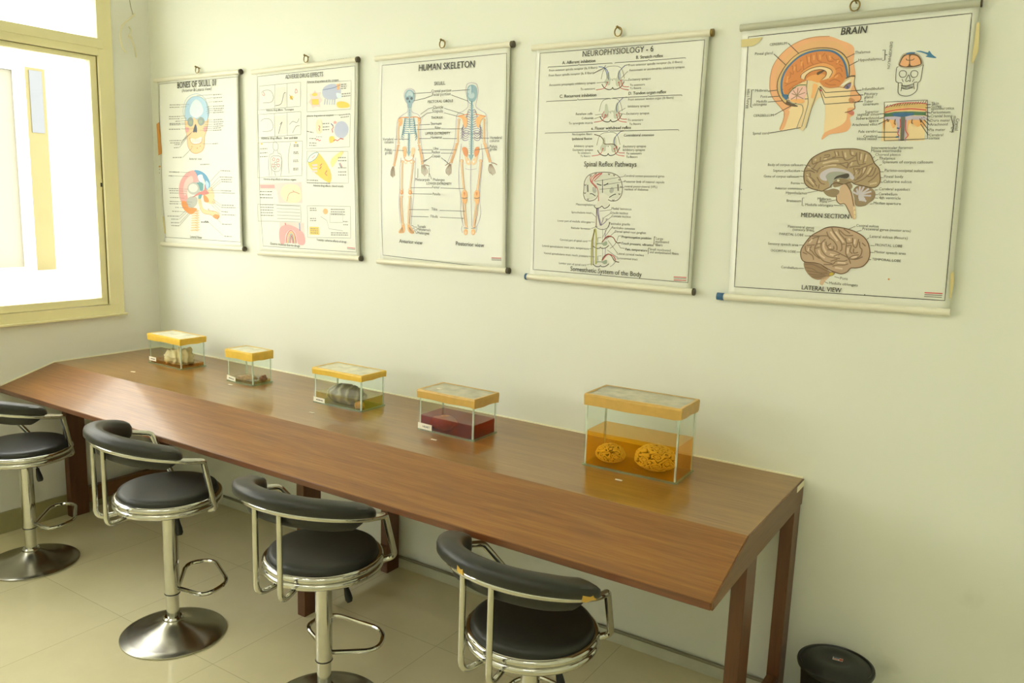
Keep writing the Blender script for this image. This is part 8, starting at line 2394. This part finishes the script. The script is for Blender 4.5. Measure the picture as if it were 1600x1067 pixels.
["brnx",11,5,1,0,[1787,-3010,1811,-3082,1886,-3068,1880,-3006]],
["brnx",11,5,1,0,[1882,-3014,1900,-3112,1944,-3137,1966,-3019]],
["brnx",11,5,1,0,[1816,-3126,1874,-3114,1865,-3196,1902,-3230]],
["brnx",11,5,1,0,[1912,-3156,1918,-3220,1977,-3206]],
["brnx",11,5,1,0,[1978,-3054,1995,-3134,2024,-3168,2008,-3258,1928,-3309]],
["brnx",11,5,1,0,[1858,-3296,1922,-3255,1989,-3242]],
["brnx",11,5,1,0,[1850,-3305,1953,-3308,2042,-3266]],
["brnx",11,5,1,0,[1520,-3410,1642,-3402,1690,-3352,1794,-3345,1843,-3324]],
["brnx",11,5,1,0,[1645,-3428,1712,-3406,1808,-3399,1857,-3377]],
["brnx",11,5,1,0,[1699,-2906,1784,-2974,1886,-2970]],
["brnx",11,5,1,0,[1749,-2886,1840,-2945]],
["brnx",11,5,1,0,[1386,-3124,1456,-3110]],
["brnx",11,5,1,0,[1374,-3188,1443,-3166]],
["brnx",11,5,1,0,[1648,-3282,1732,-3249]],
["brnx",11,5,1,0,[1744,-3103,1787,-3101]],
["brnx",11,5,1,0,[1806,-3127,1808,-3226,1848,-3287]],
["brnx",11,5,1,0,[2014,-3070,2068,-3112]],
["brnx",11,5,1,0,[1612,-3358,1704,-3324]],
["gypl",20,5,1,0,[1571,-2931,1620,-2992,1680,-3062]],
["gypl",20,5,1,0,[1640,-2928,1708,-3006,1767,-3075]],
["gypl",20,5,1,0,[1425,-3066,1423,-3140]],
["gypl",20,5,1,0,[1490,-3090,1496,-3163,1538,-3234]],
["gypl",20,5,1,0,[1429,-3204,1462,-3276,1528,-3317]],
["gypl",20,5,1,0,[1594,-3258,1700,-3278]],
["gypl",20,5,1,0,[1830,-3018,1850,-3043]],
["gypl",20,5,1,0,[1916,-3022,1914,-3094]],
["gypl",20,5,1,0,[1835,-3152,1834,-3234]],
["gypl",20,5,1,0,[1682,-3444,1787,-3455]],
["gypl",20,5,1,0,[1709,-3369,1822,-3370]],
["gypl",20,5,1,0,[1292,-3184,1279,-3232]],
["gypl",20,5,1,0,[1891,-3284,1966,-3270]],
["gypl",20,5,1,0,[1602,-3157,1576,-3168]],
["gypl",20,5,1,0,[1326,-3053,1286,-3110]],
]},
}
chart('skull', ART['skull'], None, 'bones of skull chart, leftmost on the wall beside the window corner', ((0.0488, 2.0848, 0.6928, 2.0922), (0.0597, 1.289, 0.6926, 1.3009)), [(0.078, 2.077), (0.6782, 2.0843), (0.6823, 1.3034), (0.0797, 1.2934)], {'tr': ('cap', 0.008), 'br': ('cap', 0.008)}, (0.3888, 2.1226), (0.004, 4, 1, 0.004), [('tapeo', [(0.0678, 1.8767), (0.0892, 1.8854), (0.1003, 1.7349), (0.0736, 1.7256)]), ('tapeold', [(0.0859, 1.4278), (0.0965, 1.4282), (0.1016, 1.3426), (0.091, 1.3421)])], 'rail')
chart('drug', ART['drug'], None, 'adverse drug effects chart, pale and glossy, second from the window', ((0.7701, 2.0853, 1.4067, 2.1004), (0.7899, 1.2892, 1.4266, 1.3049)), [(0.7984, 2.0807), (1.4091, 2.095), (1.4217, 1.3074), (0.8017, 1.293)], {'tr': ('cap', 0.009), 'br': ('cap', 0.008)}, (1.1137, 2.1257), (0.007, 5, 0.4, 0.006), [], 'rail')
chart('skel', ART['skel'], None, 'human skeleton chart with two full skeletons, third from the window', ((1.5029, 2.0969, 2.149, 2.1065), (1.5192, 1.3005, 2.1615, 1.3088)), [(1.5221, 2.0929), (2.14, 2.1024), (2.1517, 1.3129), (1.5355, 1.3044)], {'tr': ('cap', 0.011), 'br': ('cap', 0.011)}, (1.837, 2.1282), (0.006, 4, 0.2, 0.006), [], 'rail')
chart('neuro', ART['neuro'], None, 'neurophysiology reflex chart with grey line diagrams, second from the right', ((2.2321, 2.0879, 2.8776, 2.0883), (2.2429, 1.2939, 2.8777, 1.294)), [(2.2496, 2.082), (2.8688, 2.083), (2.8676, 1.2974), (2.2581, 1.2952)], {'tr': ('brass', 0.008), 'bl': ('capb', 0.008), 'br': ('cap', 0.006)}, (2.5602, 2.1225), (0.004, 5, 2, 0.004), [], 'rail')
chart('brain', ART['brain'], None, 'brain chart with orange head section, rightmost and largest in the photo', ((2.9642, 2.0944, 3.5937, 2.1063), (2.967, 1.2877, 3.611, 1.3026)), [(2.9713, 2.0879), (3.5903, 2.0999), (3.6077, 1.306), (2.9924, 1.2902)], {'bl': ('capb', 0.022), 'tr': ('cap', 0.004)}, (3.2842, 2.1304), (0.004, 5, 3, 0.004), [('tapeold', [(2.9704, 2.0602), (3.0352, 2.0626), (3.025, 2.0489), (3.0068, 2.0394), (2.9722, 2.0381)]), ('tapeold', [(3.5882, 2.0557), (3.5953, 2.0567), (3.6006, 1.9852), (3.591, 1.9539), (3.5877, 1.9573)]), ('tapeold', [(3.5998, 1.407), (3.6063, 1.4179), (3.6113, 1.3871), (3.6086, 1.3415), (3.6055, 1.3412)])], 'railg')
COL.objects.unlink(_to); bpy.data.objects.remove(_to)

# ------------------------------------------------------------------ loose cable, bin
b = MB(); b.tube(catmull([(.004, -.10, 2.47), (.004, -.093, 2.42), (.004, -.083, 2.385)], n=5), .0012, MT['pipe'], 6); b.tube(catmull([(.0, -.083, 2.387), (.02, -.086, 2.38), (.035, -.13, 2.345), (.04, -.165, 2.31), (.035, -.172, 2.263), (.025, -.158, 2.22), (.012, -.134, 2.2)], n=6), .004, MT['wire'], 8); tag(b.build('loose_cable'), 'curved pale cable hanging from the corner wall beside the window', 'cable')
b = MB(); b.tube(catmull([(.004, -.106, 2.322), (.022, -.109, 2.305), (.03, -.119, 2.285), (.028, -.126, 2.272), (.036, -.115, 2.265), (.03, -.12, 2.28), (.026, -.11, 2.262), (.03, -.099, 2.227), (.024, -.088, 2.184)], n=6), .0036, MT['wire'], 8); tag(b.build('knotted_wire'), 'short knotted white wire sticking out below the loose cable', 'wire')
def bin_():
    c = (3.437, -.125); r = tag(empty('waste_bin', (c[0], c[1], 0)), 'round black plastic bin with lid on the floor right of the table', 'bin'); m = MT['binp']; h = .247
    b = MB(); b.lathe([(.078, 0), (.082, .004), (.096, h-.02), (.098, h-.004)], m, 56); b.build('body', r)
    b = MB(); b.lathe([(.099, h-.012), (.1065, h-.009), (.1085, h-.002), (.107, h+.004), (.1, h+.006), (.097, h+.002), (.093, h+.0035), (.075, h+.012), (.045, h+.017), (.043, h+.0155), (.02, h+.017), (0, h+.0172)], m, 64); ld = b.build('lid', r, 60)
    b = MB(); T = Matrix.Translation((.004, .0, h+.0172)) @ Matrix.Rotation(.1, 4, 'Z'); b.box((-.014, -.007, 0), (.014, .009, .0006), MT['white'], T); b.box((-.012, .002, .0006), (.004, .008, .0009), MT['blue'], T); b.box((.004, -.006, .0006), (.0135, .006, .0009), MT['red'], T); b.box((-.012, -.005, .0006), (.002, -.001, .0009), MT['red'], T); b.build('label', ld, 0)
bin_()
